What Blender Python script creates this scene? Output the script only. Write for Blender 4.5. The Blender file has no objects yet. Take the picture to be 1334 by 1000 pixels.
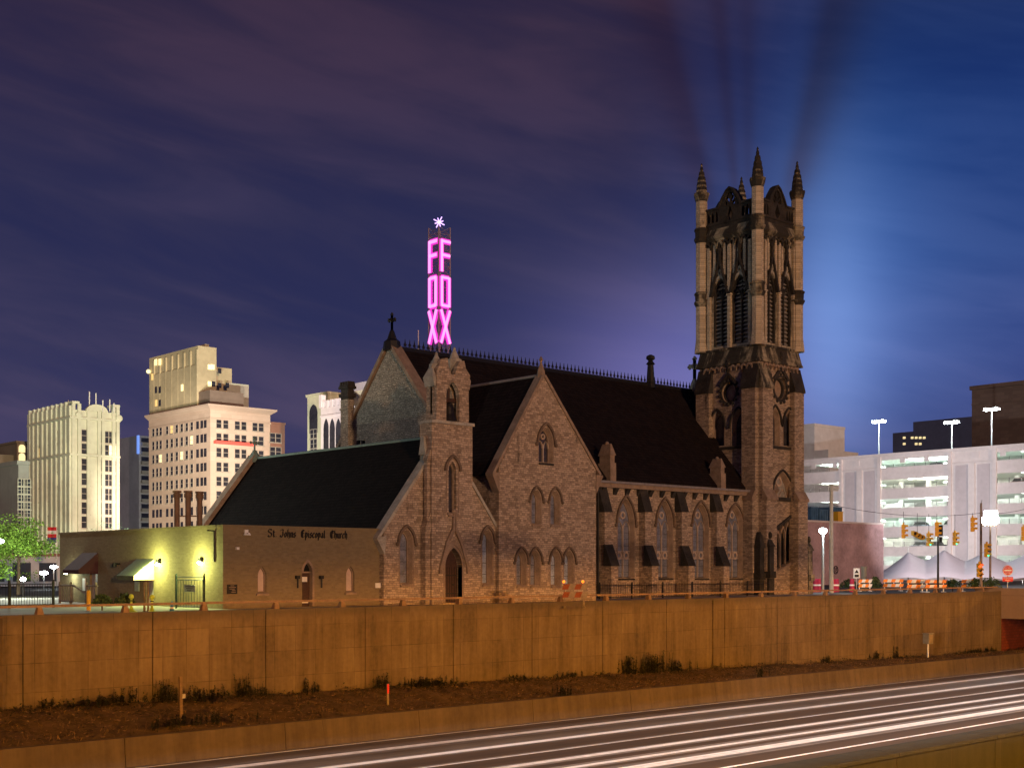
import bpy, bmesh, math, random
from mathutils import Vector, Matrix
from mathutils.geometry import tessellate_polygon

random.seed(7)
SC = bpy.context.scene
COL = SC.collection
R = math.radians

def lin(r, g, b, k=1.0):
    def f(c):
        c /= 255.0
        return (c / 12.92 if c <= 0.04045 else ((c + 0.055) / 1.055) ** 2.4) * k
    return (f(r), f(g), f(b), 1.0)

# ------------------------------------------------------------------ camera
# X runs along the nave, Y across it (away from the freeway), Z up; street level is z = 0
F, EYE, HOR = 1667.5, 1.9, 740.0
YAW = R(90 - 47.70)
SU, CU = math.sin(YAW), math.cos(YAW)
cam = bpy.data.cameras.new("camera")
cam_o = bpy.data.objects.new("camera", cam)
COL.objects.link(cam_o)
cam.sensor_width = 36.0
cam.lens = F / 1334.0 * 36.0
cam.shift_y = (HOR - 500.0) / 1334.0
cam.clip_start, cam.clip_end = 0.2, 5000.0
cam_o.location = (0, 0, EYE)
cam_o.rotation_euler = (R(90), 0, -YAW)
SC.camera = cam_o

# the measurements were read off the photograph; these turn one into a point on a known plane
def S(px, py, v):                       # on a plane that faces the freeway: (x, z)
    t = (px - 667.0) / F
    d = v / (CU - SU * t)
    return d * (CU * t + SU), EYE + (HOR - py) / F * d
def W(px, py, u):                       # on a plane that faces left along the nave: (y, z)
    t = (px - 667.0) / F
    d = u / (CU * t + SU)
    return d * (CU - SU * t), EYE + (HOR - py) / F * d
def D(px, py, d):
    t = (px - 667.0) / F
    return d * (CU * t + SU), d * (CU - SU * t), EYE + (HOR - py) / F * d

# ------------------------------------------------------------------ world
world = bpy.data.worlds.new("World")
SC.world = world
world.use_nodes = True
wn = world.node_tree
wn.nodes.clear()
class NB:
    def __init__(s, nt): s.nt = nt
    def new(s, t, **k):
        n = s.nt.nodes.new(t)
        for a, b in k.items(): setattr(n, a, b)
        return n
    def put(s, sock, v):
        if isinstance(v, bpy.types.NodeSocket): s.nt.links.new(v, sock)
        elif v is not None: sock.default_value = v
    def m(s, op, a, b=None, c=None, clamp=False):
        n = s.new("ShaderNodeMath", operation=op, use_clamp=clamp)
        s.put(n.inputs[0], a)
        if b is not None: s.put(n.inputs[1], b)
        if c is not None: s.put(n.inputs[2], c)
        return n.outputs[0]
    def ramp(s, fac, stops, interp="LINEAR"):
        n = s.new("ShaderNodeValToRGB")
        n.color_ramp.interpolation = interp
        e = n.color_ramp.elements
        while len(e) < len(stops): e.new(0.5)
        for i, (p, c) in enumerate(stops): e[i].position = p; e[i].color = c
        s.put(n.inputs[0], fac)
        return n.outputs[0]
    def mix(s, fac, a, b, mode="MIX"):
        n = s.new("ShaderNodeMix", data_type="RGBA", blend_type=mode)
        s.put(n.inputs[0], fac); s.put(n.inputs[6], a); s.put(n.inputs[7], b)
        return n.outputs[2]
    def maprange(s, x, a, b, c=0.0, d=1.0, smooth=True):
        n = s.new("ShaderNodeMapRange", interpolation_type="SMOOTHSTEP" if smooth else "LINEAR")
        for i, v in enumerate((x, a, b, c, d)): s.put(n.inputs[i], v)
        return n.outputs[0]
    def xyz(s, x, y, z):
        n = s.new("ShaderNodeCombineXYZ")
        for i, v in enumerate((x, y, z)): s.put(n.inputs[i], v)
        return n.outputs[0]
    def noise(s, vec, scale, detail=3.0, rough=0.5, dist=0.0, dims="3D"):
        n = s.new("ShaderNodeTexNoise", noise_dimensions=dims)
        s.put(n.inputs["Vector"], vec)
        n.inputs["Scale"].default_value = scale; n.inputs["Detail"].default_value = detail
        n.inputs["Roughness"].default_value = rough; n.inputs["Distortion"].default_value = dist
        return n.outputs["Fac"]

b = NB(wn)
tc = b.new("ShaderNodeTexCoord").outputs["Generated"]
sep = b.new("ShaderNodeSeparateXYZ"); b.put(sep.inputs[0], tc)
deg = 180 / math.pi
AZ = b.m("SUBTRACT", b.m("MULTIPLY", b.m("ARCTAN2", sep.outputs[0], sep.outputs[1]), deg), math.degrees(YAW))  # compass bearing from the church
EL = b.m("MULTIPLY", b.m("ARCSINE", sep.outputs[2]), deg)
el01 = b.maprange(EL, -2.0, 38.0, 0, 1, smooth=False)
P = lambda e: (e + 2) / 40.0
left = b.ramp(el01, [(0.0, lin(50, 42, 70)), (P(1), lin(84, 72, 108)), (P(6), lin(72, 68, 104)), (P(11), lin(57, 57, 94)), (P(16), lin(53, 52, 87)), (P(21), lin(58, 49, 77)), (P(25), lin(58, 46, 70)), (1.0, lin(40, 34, 62))])
right = b.ramp(el01, [(0.0, lin(50, 50, 80)), (P(1), lin(66, 70, 118)), (P(6), lin(68, 78, 136)), (P(9), lin(64, 82, 146)), (P(13), lin(48, 76, 142)), (P(18), lin(38, 66, 130)), (P(23), lin(34, 54, 108)), (1.0, lin(26, 40, 86))])
sky = b.mix(b.maprange(AZ, 4.0, 17.0), left, right)
# drifting night cloud lit from the city below
ca, sa = math.cos(R(13)), math.sin(R(13))
p_ = b.m("ADD", b.m("MULTIPLY", AZ, ca), b.m("MULTIPLY", EL, -sa))
q_ = b.m("ADD", b.m("MULTIPLY", AZ, sa), b.m("MULTIPLY", EL, ca))
cv = b.xyz(b.m("MULTIPLY", p_, 0.05), b.m("MULTIPLY", q_, 0.24), 3.7)
c1 = b.noise(cv, 1.0, 4.0, 0.52, 0.6)
c2 = b.noise(b.xyz(b.m("MULTIPLY", p_, 0.09), b.m("MULTIPLY", q_, 0.42), 9.1), 1.0, 5.0, 0.55, 0.8)
cl = b.maprange(b.m("ADD", b.m("MULTIPLY", c1, 0.65), b.m("MULTIPLY", c2, 0.35)), 0.36, 0.64)
sky = b.mix(1.0, sky, b.mix(b.maprange(AZ, 2.0, 16.0), b.ramp(cl, [(0.0, (0.70, 0.80, 0.96, 1)), (0.5, (1.0, 1.0, 1.0, 1)), (1.0, (1.42, 1.26, 1.12, 1))]), b.ramp(cl, [(0.0, (0.66, 0.76, 0.88, 1)), (0.5, (1, 1, 1, 1)), (1.0, (1.44, 1.24, 1.12, 1))])), "MULTIPLY")
def blob(a0, e0, sa_, se, col, amp):
    global sky
    x = b.m("DIVIDE", b.m("SUBTRACT", AZ, a0), sa_)
    y = b.m("DIVIDE", b.m("SUBTRACT", EL, e0), se)
    g = b.m("EXPONENT", b.m("MULTIPLY", b.m("ADD", b.m("MULTIPLY", x, x), b.m("MULTIPLY", y, y)), -1.0))
    c = b.mix(b.m("MULTIPLY", g, amp), (0, 0, 0, 1), col)
    sky = b.mix(1.0, sky, c, "ADD")
# floodlit mist over the ballpark behind the tower
blob(14.0, 10.5, 2.0, 6.0, (0.21, 0.34, 0.60, 1), 0.42)
blob(14.6, 9.5, 4.8, 5.2, (0.13, 0.22, 0.46, 1), 0.33)
blob(7.2, 7.2, 5.0, 4.4, (0.17, 0.15, 0.40, 1), 0.68)
blob(7.5, 9.0, 8.5, 5.0, (0.08, 0.075, 0.19, 1), 0.36)
blob(14.8, 14.0, 3.6, 5.5, (0.01, 0.06, 0.18, 1), 0.5)
blob(3.2, 11.5, 1.0, 3.5, (0.10, 0.01, 0.08, 1), 0.0)
# shafts of shade that the pinnacles throw up into that mist
th = b.m("MULTIPLY", b.m("ARCTAN2", b.m("SUBTRACT", AZ, 10.55), b.m("SUBTRACT", EL, 9.55)), deg)
sh = None
for t0, wl, wr, amp in ((-15.6, 6.0, 2.4, 0.52), (-5.6, 2.0, 1.9, 0.46), (-0.6, 2.0, 2.0, 0.36), (14.8, 3.4, 7.0, 0.74)):
    dx = b.m("SUBTRACT", th, t0)
    w_ = b.m("ADD", b.m("MULTIPLY", b.m("LESS_THAN", dx, 0.0), wl - wr), wr)
    x = b.m("DIVIDE", dx, w_)
    g = b.m("MULTIPLY", b.m("EXPONENT", b.m("MULTIPLY", b.m("MULTIPLY", x, x), -1.0)), amp)
    sh = g if sh is None else b.m("ADD", sh, g)
sh = b.m("MULTIPLY", b.m("MINIMUM", sh, 1.0), b.m("MULTIPLY", b.maprange(EL, 14.5, 17.0, 0.0, 1.0), b.maprange(EL, 22.0, 34.0, 1.0, 0.0)))
sky = b.mix(sh, sky, b.mix(1.0, sky, (0.92, 0.52, 0.42, 1), "MULTIPLY"))
bg = b.new("ShaderNodeBackground"); b.put(bg.inputs[0], sky); bg.inputs[1].default_value = 0.84
b.put(b.new("ShaderNodeOutputWorld").inputs[0], bg.outputs[0])

# ------------------------------------------------------------------ the one distant light: the glow of the city across the freeway
sun = bpy.data.lights.new("sun", "SUN")
sun.energy, sun.angle, sun.color = 1.48, R(1.5), (1.0, 0.56, 0.30)
sun_o = bpy.data.objects.new("sun", sun)
COL.objects.link(sun_o)
sd = Vector((math.sin(R(20)) * math.cos(R(3.2)), math.cos(R(20)) * math.cos(R(3.2)), -math.sin(R(3.2))))
sun_o.rotation_euler = sd.to_track_quat("-Z", "Y").to_euler()
sun_o.location = (-20, -60, 30)

SC.view_settings.view_transform = "Standard"
SC.view_settings.look = "None"
SC.view_settings.exposure = 0.0
SC.view_settings.gamma = 1.0
SC.cycles.use_denoising = True
SC.cycles.max_bounces = 5
SC.cycles.diffuse_bounces = 3
SC.cycles.glossy_bounces = 3
SC.cycles.sample_clamp_indirect = 4.0

# ------------------------------------------------------------------ helpers
class MB:
    """collects faces; build() links them as ONE mesh object"""
    def __init__(s): s.v, s.f, s.k, s.m = [], [], [], 0
    def face(s, pts):
        n = len(s.v); s.v += [tuple(p) for p in pts]; s.f.append(tuple(range(n, n + len(pts)))); s.k.append(s.m)
    def mesh(s, pts, faces):
        n = len(s.v); s.v += [tuple(p) for p in pts]
        for f in faces: s.f.append(tuple(i + n for i in f)); s.k.append(s.m)
    def box(s, x0, y0, z0, x1, y1, z1):
        x0, x1 = sorted((x0, x1)); y0, y1 = sorted((y0, y1)); z0, z1 = sorted((z0, z1))
        s.mesh([(x0, y0, z0), (x1, y0, z0), (x1, y1, z0), (x0, y1, z0), (x0, y0, z1), (x1, y0, z1), (x1, y1, z1), (x0, y1, z1)],
               [(0, 3, 2, 1), (4, 5, 6, 7), (0, 1, 5, 4), (1, 2, 6, 5), (2, 3, 7, 6), (3, 0, 4, 7)])
        return s
    def hull(s, a, c):                      # two rings of equal length joined into a closed solid
        n = len(a)
        s.mesh(list(a) + list(c), [tuple(reversed(range(n))), tuple(range(n, 2 * n))] + [(i, (i + 1) % n, n + (i + 1) % n, n + i) for i in range(n)])
        return s
    def ext(s, poly, mp, d0, d1):           # polygon pushed through a plane map
        return s.hull([mp(a, z, d0) for a, z in poly], [mp(a, z, d1) for a, z in poly])
    def panel(s, outer, holes, mp, d0, d1, grow=0.0): # wall with real openings
        if grow: holes = [[(x + (grow if x > (min(p[0] for p in h) + max(p[0] for p in h)) / 2 + 1e-4 else -grow if x < (min(p[0] for p in h) + max(p[0] for p in h)) / 2 - 1e-4 else 0), z + (grow * .9 if z > min(p[1] for p in h) + .01 else 0)) for x, z in h] for h in holes]
        loops = [outer] + list(holes)
        flat = [p for l in loops for p in l]
        tris = tessellate_polygon([[Vector((a, z, 0)) for a, z in l] for l in loops])
        for d in (d0, d1):
            s.mesh([mp(a, z, d) for a, z in flat], [tuple(t) for t in tris])
        for l in loops:
            n = len(l)
            s.mesh([mp(a, z, d0) for a, z in l] + [mp(a, z, d1) for a, z in l], [(i, (i + 1) % n, n + (i + 1) % n, n + i) for i in range(n)])
        return s
    def strip(s, inner, outer, mp, d0, d1, closed=False):   # band between two polylines
        n = len(inner)
        for i in range(n if closed else n - 1):
            j = (i + 1) % n
            q = [inner[i], inner[j], outer[j], outer[i]]
            s.hull([mp(a, z, d0) for a, z in q], [mp(a, z, d1) for a, z in q])
        return s
    def tube(s, p, q, r0, r1=None, n=8):
        p, q = Vector(p), Vector(q); r1 = r0 if r1 is None else r1
        t = (q - p).normalized(); a = t.orthogonal().normalized(); c = t.cross(a)
        ring = lambda o, r: [o + a * (math.cos(2 * math.pi * i / n) * r) + c * (math.sin(2 * math.pi * i / n) * r) for i in range(n)]
        return s.hull(ring(p, r0), ring(q, r1))
    def lathe(s, x, y, prof, n=8, rot=0.0):
        pts, fs = [], []
        for r, z in prof:
            pts += [(x + r * math.cos(rot + 2 * math.pi * i / n), y + r * math.sin(rot + 2 * math.pi * i / n), z) for i in range(n)]
        for k in range(len(prof) - 1):
            fs += [(k * n + i, k * n + (i + 1) % n, (k + 1) * n + (i + 1) % n, (k + 1) * n + i) for i in range(n)]
        fs += [tuple(reversed(range(n))), tuple(range((len(prof) - 1) * n, len(prof) * n))]
        s.mesh(pts, fs)
        return s
    def ball(s, c, r, sc=(1, 1, 1), n=10, m=6):
        pr = [(max(1e-3, math.sin(math.pi * i / m)) * r, -math.cos(math.pi * i / m) * r) for i in range(m + 1)]
        pts, fs = [], []
        for rr, z in pr:
            pts += [(c[0] + rr * sc[0] * math.cos(2 * math.pi * i / n), c[1] + rr * sc[1] * math.sin(2 * math.pi * i / n), c[2] + z * sc[2]) for i in range(n)]
        for k in range(m):
            fs += [(k * n + i, k * n + (i + 1) % n, (k + 1) * n + (i + 1) % n, (k + 1) * n + i) for i in range(n)]
        s.mesh(pts, fs)
        return s
    def build(s, name, mats, parent=None, label=None, smooth=False, raw=False):
        me = bpy.data.meshes.new(name)
        me.from_pydata(s.v, [], s.f)
        for m in (mats if isinstance(mats, (list, tuple)) else [mats]): me.materials.append(m)
        me.polygons.foreach_set("material_index", s.k)
        if not raw:
            bm = bmesh.new(); bm.from_mesh(me)
            bmesh.ops.recalc_face_normals(bm, faces=bm.faces)
            bm.to_mesh(me); bm.free()
        if smooth: me.polygons.foreach_set("use_smooth", [True] * len(me.polygons))
        o = bpy.data.objects.new(name, me)
        COL.objects.link(o)
        if parent is not None: attach(o, parent)
        if label: o["label"] = label
        return o

def world_loc(o):
    l = Vector(o.location)
    while o.parent: o = o.parent; l = l + Vector(o.location)
    return l
BASE = {}
def attach(o, parent):
    o.parent = parent
    o.matrix_parent_inverse = Matrix.Translation(-Vector(BASE.get(parent.name, (0, 0, 0))))
def thing(name, label, cat, loc=(0, 0, 0), group=None, kind=None):
    o = bpy.data.objects.new(name, None); COL.objects.link(o)
    o.location = loc; BASE[o.name] = tuple(loc)
    o.empty_display_size = 0.3
    return tag(o, label, cat, group, kind)
def tag(o, label=None, cat=None, group=None, kind=None):
    if label: o["label"] = label
    if cat: o["category"] = cat
    if group: o["group"] = group
    if kind: o["kind"] = kind
    return o
def copy_tree(o, loc=None, parent=None):
    c = o.copy(); COL.objects.link(c)
    if parent is not None: c.parent = parent
    if loc is not None: c.location = loc
    for ch in list(o.children): copy_tree(ch, None, c)
    return c
def lamp(name, loc, power, color, parent=None, radius=0.15, kind="POINT", aim=None, size=None, blend=0.3):
    l = bpy.data.lights.new(name, kind)
    l.energy, l.color = power, color
    l.shadow_soft_size = radius
    o = bpy.data.objects.new(name, l); COL.objects.link(o); o.location = loc
    if kind == "SPOT": l.spot_size, l.spot_blend = size, blend
    if aim is not None: o.rotation_euler = (Vector(aim) - Vector(loc)).to_track_quat("-Z", "Y").to_euler()
    if parent is not None: attach(o, parent)
    return o

PS = lambda v: (lambda a, z, d: (a, v + d, z))      # plane facing the freeway, depth runs into the wall
PW = lambda u: (lambda a, z, d: (u + d, a, z))      # plane facing left along the nave

def arch(a, zb, w, zs, zt, n=7):
    """pointed arch outline from bottom left, counter-clockwise"""
    h, k = zt - zs, w / 2
    rad = (h * h + k * k) / (2 * k)
    cx = rad - k
    e = math.atan2(h, cx)
    right = [(a - cx + rad * math.cos(e * i / n), zs + rad * math.sin(e * i / n)) for i in range(n + 1)]
    leftp = [(2 * a - x, z) for x, z in reversed(right[:-1])]
    return [(a - k, zb), (a + k, zb)] + right + leftp

# ------------------------------------------------------------------ materials
def mat(name, col=(0.5, 0.5, 0.5), rough=0.8, metal=0.0, noise=0.0, nscale=3.0, emit=None, estr=1.0, bump=0.0, spec=0.3):
    m = bpy.data.materials.new(name); m.use_nodes = True
    nt = m.node_tree; p = nt.nodes["Principled BSDF"]; q = NB(nt)
    p.inputs["Roughness"].default_value = rough; p.inputs["Metallic"].default_value = metal
    p.inputs["Specular IOR Level"].default_value = spec
    c = tuple(col[:3]) + (1,)
    if noise > 0:
        g = q.new("ShaderNodeNewGeometry").outputs["Position"]
        f = q.noise(g, nscale, 5, 0.6)
        f2 = q.noise(g, nscale * 7, 2, 0.5)
        f = q.m("ADD", q.m("MULTIPLY", f, 0.7), q.m("MULTIPLY", f2, 0.3))
        k0, k1 = 1 - noise, 1 + noise
        q.put(p.inputs["Base Color"], q.ramp(f, [(0.3, (c[0] * k0, c[1] * k0, c[2] * k0, 1)), (0.7, (c[0] * k1, c[1] * k1, c[2] * k1, 1))]))
        if bump:
            bn = q.new("ShaderNodeBump"); bn.inputs["Strength"].default_value = bump; bn.inputs["Distance"].default_value = 0.05
            q.put(bn.inputs["Height"], f2); q.put(p.inputs["Normal"], bn.outputs[0])
    else: p.inputs["Base Color"].default_value = c
    if emit:
        p.inputs["Emission Color"].default_value = tuple(emit[:3]) + (1,); p.inputs["Emission Strength"].default_value = estr
    return m

def masonry(name, c1, c2, mortar, bw, bh, msize=0.02, var=0.5, soot=None, bump=0.4, offset=0.5, squash=1.0, jitter=0.0, rough=0.9, sootcol=(0.02, 0.019, 0.018)):
    """coursed stone or brick; courses follow the wall whichever way it faces"""
    m = bpy.data.materials.new(name); m.use_nodes = True
    nt = m.node_tree; p = nt.nodes["Principled BSDF"]; q = NB(nt)
    p.inputs["Roughness"].default_value = rough; p.inputs["Specular IOR Level"].default_value = 0.2
    g = q.new("ShaderNodeNewGeometry").outputs["Position"]
    s3 = q.new("ShaderNodeSeparateXYZ"); q.put(s3.inputs[0], g)
    xx = q.m("ADD", s3.outputs[0], s3.outputs[1]); zz = s3.outputs[2]
    if jitter:
        zz = q.m("ADD", zz, q.m("MULTIPLY", q.m("SUBTRACT", q.noise(g, 1.6, 2), 0.5), jitter))
        xx = q.m("ADD", xx, q.m("MULTIPLY", q.m("SUBTRACT", q.noise(g, 2.3, 2), 0.5), jitter * 2))
    br = q.new("ShaderNodeTexBrick")
    q.put(br.inputs["Vector"], q.xyz(xx, zz, 0.0))
    br.offset, br.squash = offset, squash; br.squash_frequency = 3
    br.inputs["Color1"].default_value = (0, 0, 0, 1); br.inputs["Color2"].default_value = (1, 1, 1, 1); br.inputs["Mortar"].default_value = (0.5, 0.5, 0.5, 1)
    br.inputs["Scale"].default_value = 1.0; br.inputs["Mortar Size"].default_value = msize; br.inputs["Mortar Smooth"].default_value = 0.3
    br.inputs["Brick Width"].default_value = bw; br.inputs["Row Height"].default_value = bh; br.inputs["Bias"].default_value = 0.0
    tone = q.new("ShaderNodeSeparateColor"); q.put(tone.inputs[0], br.outputs["Color"])
    spk = q.noise(g, 9.0, 4, 0.65)
    big = q.noise(g, 0.35, 4, 0.6)
    f = q.m("ADD", q.m("MULTIPLY", tone.outputs[0], var), q.m("MULTIPLY", q.m("ADD", spk, q.m("MULTIPLY", big, 0.5)), 1.0 - var * 0.5))
    f = q.m("MULTIPLY", q.m("SUBTRACT", f, 0.30), 1.25, clamp=True)
    col = q.mix(f, tuple(c1) + (1,), tuple(c2) + (1,))
    col = q.mix(br.outputs["Fac"], col, tuple(mortar) + (1,))
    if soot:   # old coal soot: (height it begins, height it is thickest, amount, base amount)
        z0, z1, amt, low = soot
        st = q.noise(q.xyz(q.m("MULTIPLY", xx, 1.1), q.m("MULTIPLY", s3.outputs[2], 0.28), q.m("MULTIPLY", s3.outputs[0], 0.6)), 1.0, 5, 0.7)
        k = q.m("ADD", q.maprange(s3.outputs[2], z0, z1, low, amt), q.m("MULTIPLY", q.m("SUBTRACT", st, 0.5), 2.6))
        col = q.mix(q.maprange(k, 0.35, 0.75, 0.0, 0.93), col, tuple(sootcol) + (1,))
    q.put(p.inputs["Base Color"], col)
    if bump:
        bn = q.new("ShaderNodeBump"); bn.inputs["Strength"].default_value = bump; bn.inputs["Distance"].default_value = 0.06
        q.put(bn.inputs["Height"], q.m("SUBTRACT", q.m("ADD", q.m("MULTIPLY", spk, 0.8), q.m("MULTIPLY", tone.outputs[0], 0.35)), q.m("MULTIPLY", br.outputs["Fac"], 0.7)))
        q.put(p.inputs["Normal"], bn.outputs[0])
    return m

M = {}
M["stone"] = masonry("church_stone", (0.155, 0.117, 0.085), (0.53, 0.42, 0.315), (0.20, 0.155, 0.12), 0.29, 0.115, 0.012, 0.6, soot=(0.0, 30.0, 0.10, 0.12), squash=0.68, jitter=0.14, bump=0.7, sootcol=(0.075, 0.06, 0.048))
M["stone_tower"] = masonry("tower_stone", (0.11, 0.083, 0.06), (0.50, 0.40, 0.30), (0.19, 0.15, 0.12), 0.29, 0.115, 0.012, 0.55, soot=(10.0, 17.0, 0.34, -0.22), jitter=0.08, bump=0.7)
M["rubble"] = masonry("gable_rubble", (0.17, 0.15, 0.12), (0.48, 0.43, 0.35), (0.17, 0.15, 0.125), 0.17, 0.12, 0.016, 0.6, jitter=0.4, bump=0.9)
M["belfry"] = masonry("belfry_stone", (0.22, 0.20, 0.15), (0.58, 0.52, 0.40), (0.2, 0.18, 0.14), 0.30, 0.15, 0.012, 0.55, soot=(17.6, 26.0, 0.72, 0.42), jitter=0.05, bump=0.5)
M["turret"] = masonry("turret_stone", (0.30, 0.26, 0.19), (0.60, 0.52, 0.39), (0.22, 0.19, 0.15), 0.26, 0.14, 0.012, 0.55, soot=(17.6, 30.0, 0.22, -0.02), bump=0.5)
M["soot"] = mat("sooted_stone", (0.034, 0.031, 0.028), 0.95, noise=0.7, nscale=1.5, bump=0.5)
M["sootlight"] = masonry("streaked_stone", (0.14, 0.12, 0.085), (0.42, 0.38, 0.27), (0.1, 0.09, 0.07), 0.5, 0.3, 0.01, 0.5, soot=(0.0, 30.0, 0.72, 0.55), bump=0.5)
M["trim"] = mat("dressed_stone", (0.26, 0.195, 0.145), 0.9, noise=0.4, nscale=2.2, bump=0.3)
M["hood"] = mat("weathered_hood_stone", (0.15, 0.11, 0.08), 0.9, noise=0.5, nscale=2.5, bump=0.3)  # shadow outline round the hoods is put into this darker colour
M["trimgrey"] = mat("grey_dressed_stone", (0.36, 0.34, 0.29), 0.9, noise=0.4, nscale=2.0, bump=0.3)
M["slate"] = masonry("roof_slate", (0.010, 0.0085, 0.009), (0.021, 0.0155, 0.015), (0.005, 0.004, 0.004), 0.3, 0.19, 0.014, 0.75, bump=0.3, rough=0.75)
M["slate2"] = masonry("chapel_slate", (0.009, 0.009, 0.0088), (0.0165, 0.0145, 0.0135), (0.004, 0.004, 0.004), 0.3, 0.17, 0.014, 0.75, bump=0.3, rough=0.7)
for k_ in ("slate", "slate2"): M[k_].node_tree.nodes["Principled BSDF"].inputs["Specular IOR Level"].default_value = 0.04
M["copper"] = mat("patinated_ridge", (0.16, 0.24, 0.21), 0.7, noise=0.3, nscale=3)
M["gutter"] = mat("lead_gutter", (0.22, 0.21, 0.21), 0.5, noise=0.3, nscale=3)
M["wood"] = mat("dark_oak_door", (0.055, 0.028, 0.02), 0.6, noise=0.4, nscale=8)
M["iron"] = mat("black_iron", (0.012, 0.012, 0.013), 0.5, noise=0.3, nscale=10)
M["louver"] = mat("louvre_board", (0.26, 0.25, 0.23), 0.8, noise=0.4, nscale=6)
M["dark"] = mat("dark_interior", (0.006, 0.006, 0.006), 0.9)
M["bronze"] = mat("bronze_bell", (0.02, 0.017, 0.015), 0.45, metal=0.3, noise=0.3, nscale=4)
M["tracery"] = mat("window_tracery", (0.42, 0.34, 0.28), 0.9, noise=0.3, nscale=5)
M["brick"] = masonry("annex_brick", (0.15, 0.115, 0.065), (0.235, 0.185, 0.105), (0.20, 0.165, 0.11), 0.22, 0.085, 0.008, 0.42, bump=0.25)
def glass_mat(name, c0, c1):
    m = mat(name, (0.2, 0.2, 0.2), 0.25, spec=0.5)
    q = NB(m.node_tree); p = m.node_tree.nodes["Principled BSDF"]
    g = q.new("ShaderNodeNewGeometry").outputs["Position"]
    f = q.noise(g, 2.2, 3, 0.6); f2 = q.noise(g, 14.0, 2, 0.5)
    q.put(p.inputs["Base Color"], q.ramp(q.m("ADD", q.m("MULTIPLY", f, 0.6), q.m("MULTIPLY", f2, 0.4)), [(0.35, c0), (0.65, c1)]))
    return m
M["glass"] = glass_mat("storm_glazing", (0.10, 0.11, 0.14, 1), (0.24, 0.26, 0.33, 1))
M["glass_b"] = glass_mat("clear_glazing", (0.16, 0.2, 0.28, 1), (0.42, 0.5, 0.64, 1))
M["glass_d"] = glass_mat("leaded_glass", (0.02, 0.02, 0.025, 1), (0.07, 0.065, 0.08, 1))
M["white"] = mat("white_paint", (0.75, 0.75, 0.72), 0.5, noise=0.12, nscale=5)
M["steel"] = mat("galvanised_steel", (0.42, 0.43, 0.43), 0.45, metal=0.4, noise=0.2, nscale=6)
M["rust"] = mat("weathered_rail_steel", (0.19, 0.12, 0.075), 0.7, noise=0.35, nscale=4)
# ------------------------------------------------------------------ setting: ground, freeway, bank
VW = 43.4                      # face of the retaining wall
ROAD, LOW = -4.6, -5.3
def ground_mat(name, c0, c1, sc, rough=0.9, streak=None, bump=0.2):
    m = mat(name, (0.1, 0.1, 0.1), rough)
    q = NB(m.node_tree); p = m.node_tree.nodes["Principled BSDF"]
    g = q.new("ShaderNodeNewGeometry").outputs["Position"]
    f = q.noise(g, sc, 6, 0.65)
    if streak:                 # tyre-worn lanes run the length of the road
        s3 = q.new("ShaderNodeSeparateXYZ"); q.put(s3.inputs[0], g)
        f2 = q.noise(q.xyz(q.m("MULTIPLY", s3.outputs[0], 0.012), q.m("MULTIPLY", s3.outputs[1], 1.3), 0.0), 1.0, 5, 0.65)
        f = q.m("ADD", q.m("MULTIPLY", f, 1 - streak), q.m("MULTIPLY", f2, streak))
    q.put(p.inputs["Base Color"], q.ramp(f, [(0.32, c0 + (1,)), (0.68, c1 + (1,))]))
    bn = q.new("ShaderNodeBump"); bn.inputs["Strength"].default_value = bump; bn.inputs["Distance"].default_value = 0.03
    q.put(bn.inputs["Height"], q.noise(g, sc * 12, 3, 0.6)); q.put(p.inputs["Normal"], bn.outputs[0])
    return m
M["street"] = ground_mat("street_asphalt", (0.06, 0.058, 0.055), (0.12, 0.115, 0.11), 0.4)
M["pave"] = ground_mat("pale_pavement", (0.24, 0.23, 0.21), (0.36, 0.34, 0.31), 0.8)
M["road"] = ground_mat("freeway_surface", (0.026, 0.016, 0.009), (0.085, 0.052, 0.030), 0.5, 0.75, streak=0.75)
M["shoulder"] = ground_mat("concrete_shoulder", (0.04, 0.028, 0.018), (0.15, 0.12, 0.09), 0.5, 0.6, streak=0.7)  # pale shoulder tone carries the grey band of headlight trails
M["soil"] = ground_mat("bank_soil", (0.036, 0.024, 0.013), (0.12, 0.078, 0.043), 1.6, 0.95, bump=0.8)
M["kerb"] = mat("kerb_concrete", (0.3, 0.28, 0.25), 0.9, noise=0.3, nscale=2)
def trail_line_mat():
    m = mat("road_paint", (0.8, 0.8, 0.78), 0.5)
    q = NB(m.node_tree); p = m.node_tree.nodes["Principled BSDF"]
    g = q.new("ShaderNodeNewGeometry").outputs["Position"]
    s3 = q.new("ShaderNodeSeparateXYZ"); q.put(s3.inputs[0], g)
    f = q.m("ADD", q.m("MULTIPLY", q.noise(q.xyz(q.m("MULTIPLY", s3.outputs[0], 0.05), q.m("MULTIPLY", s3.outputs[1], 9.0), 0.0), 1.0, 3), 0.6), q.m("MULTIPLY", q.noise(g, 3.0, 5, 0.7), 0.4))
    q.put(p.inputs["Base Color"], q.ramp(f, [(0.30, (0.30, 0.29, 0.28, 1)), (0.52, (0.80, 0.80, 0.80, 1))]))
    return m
M["paint"] = trail_line_mat()
M["paint_y"] = mat("yellow_road_paint", (0.62, 0.42, 0.06), 0.6, noise=0.3, nscale=3)

g = MB(); g.box(-900, VW + 0.6, -8, 2200, 2400, -0.12); g.build("ground", M["street"])["kind"] = "structure"
g = MB(); g.box(-900, -400, -8, 2200, 2.5, 0.0); g.build("near_ground", M["street"])["kind"] = "structure"
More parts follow.
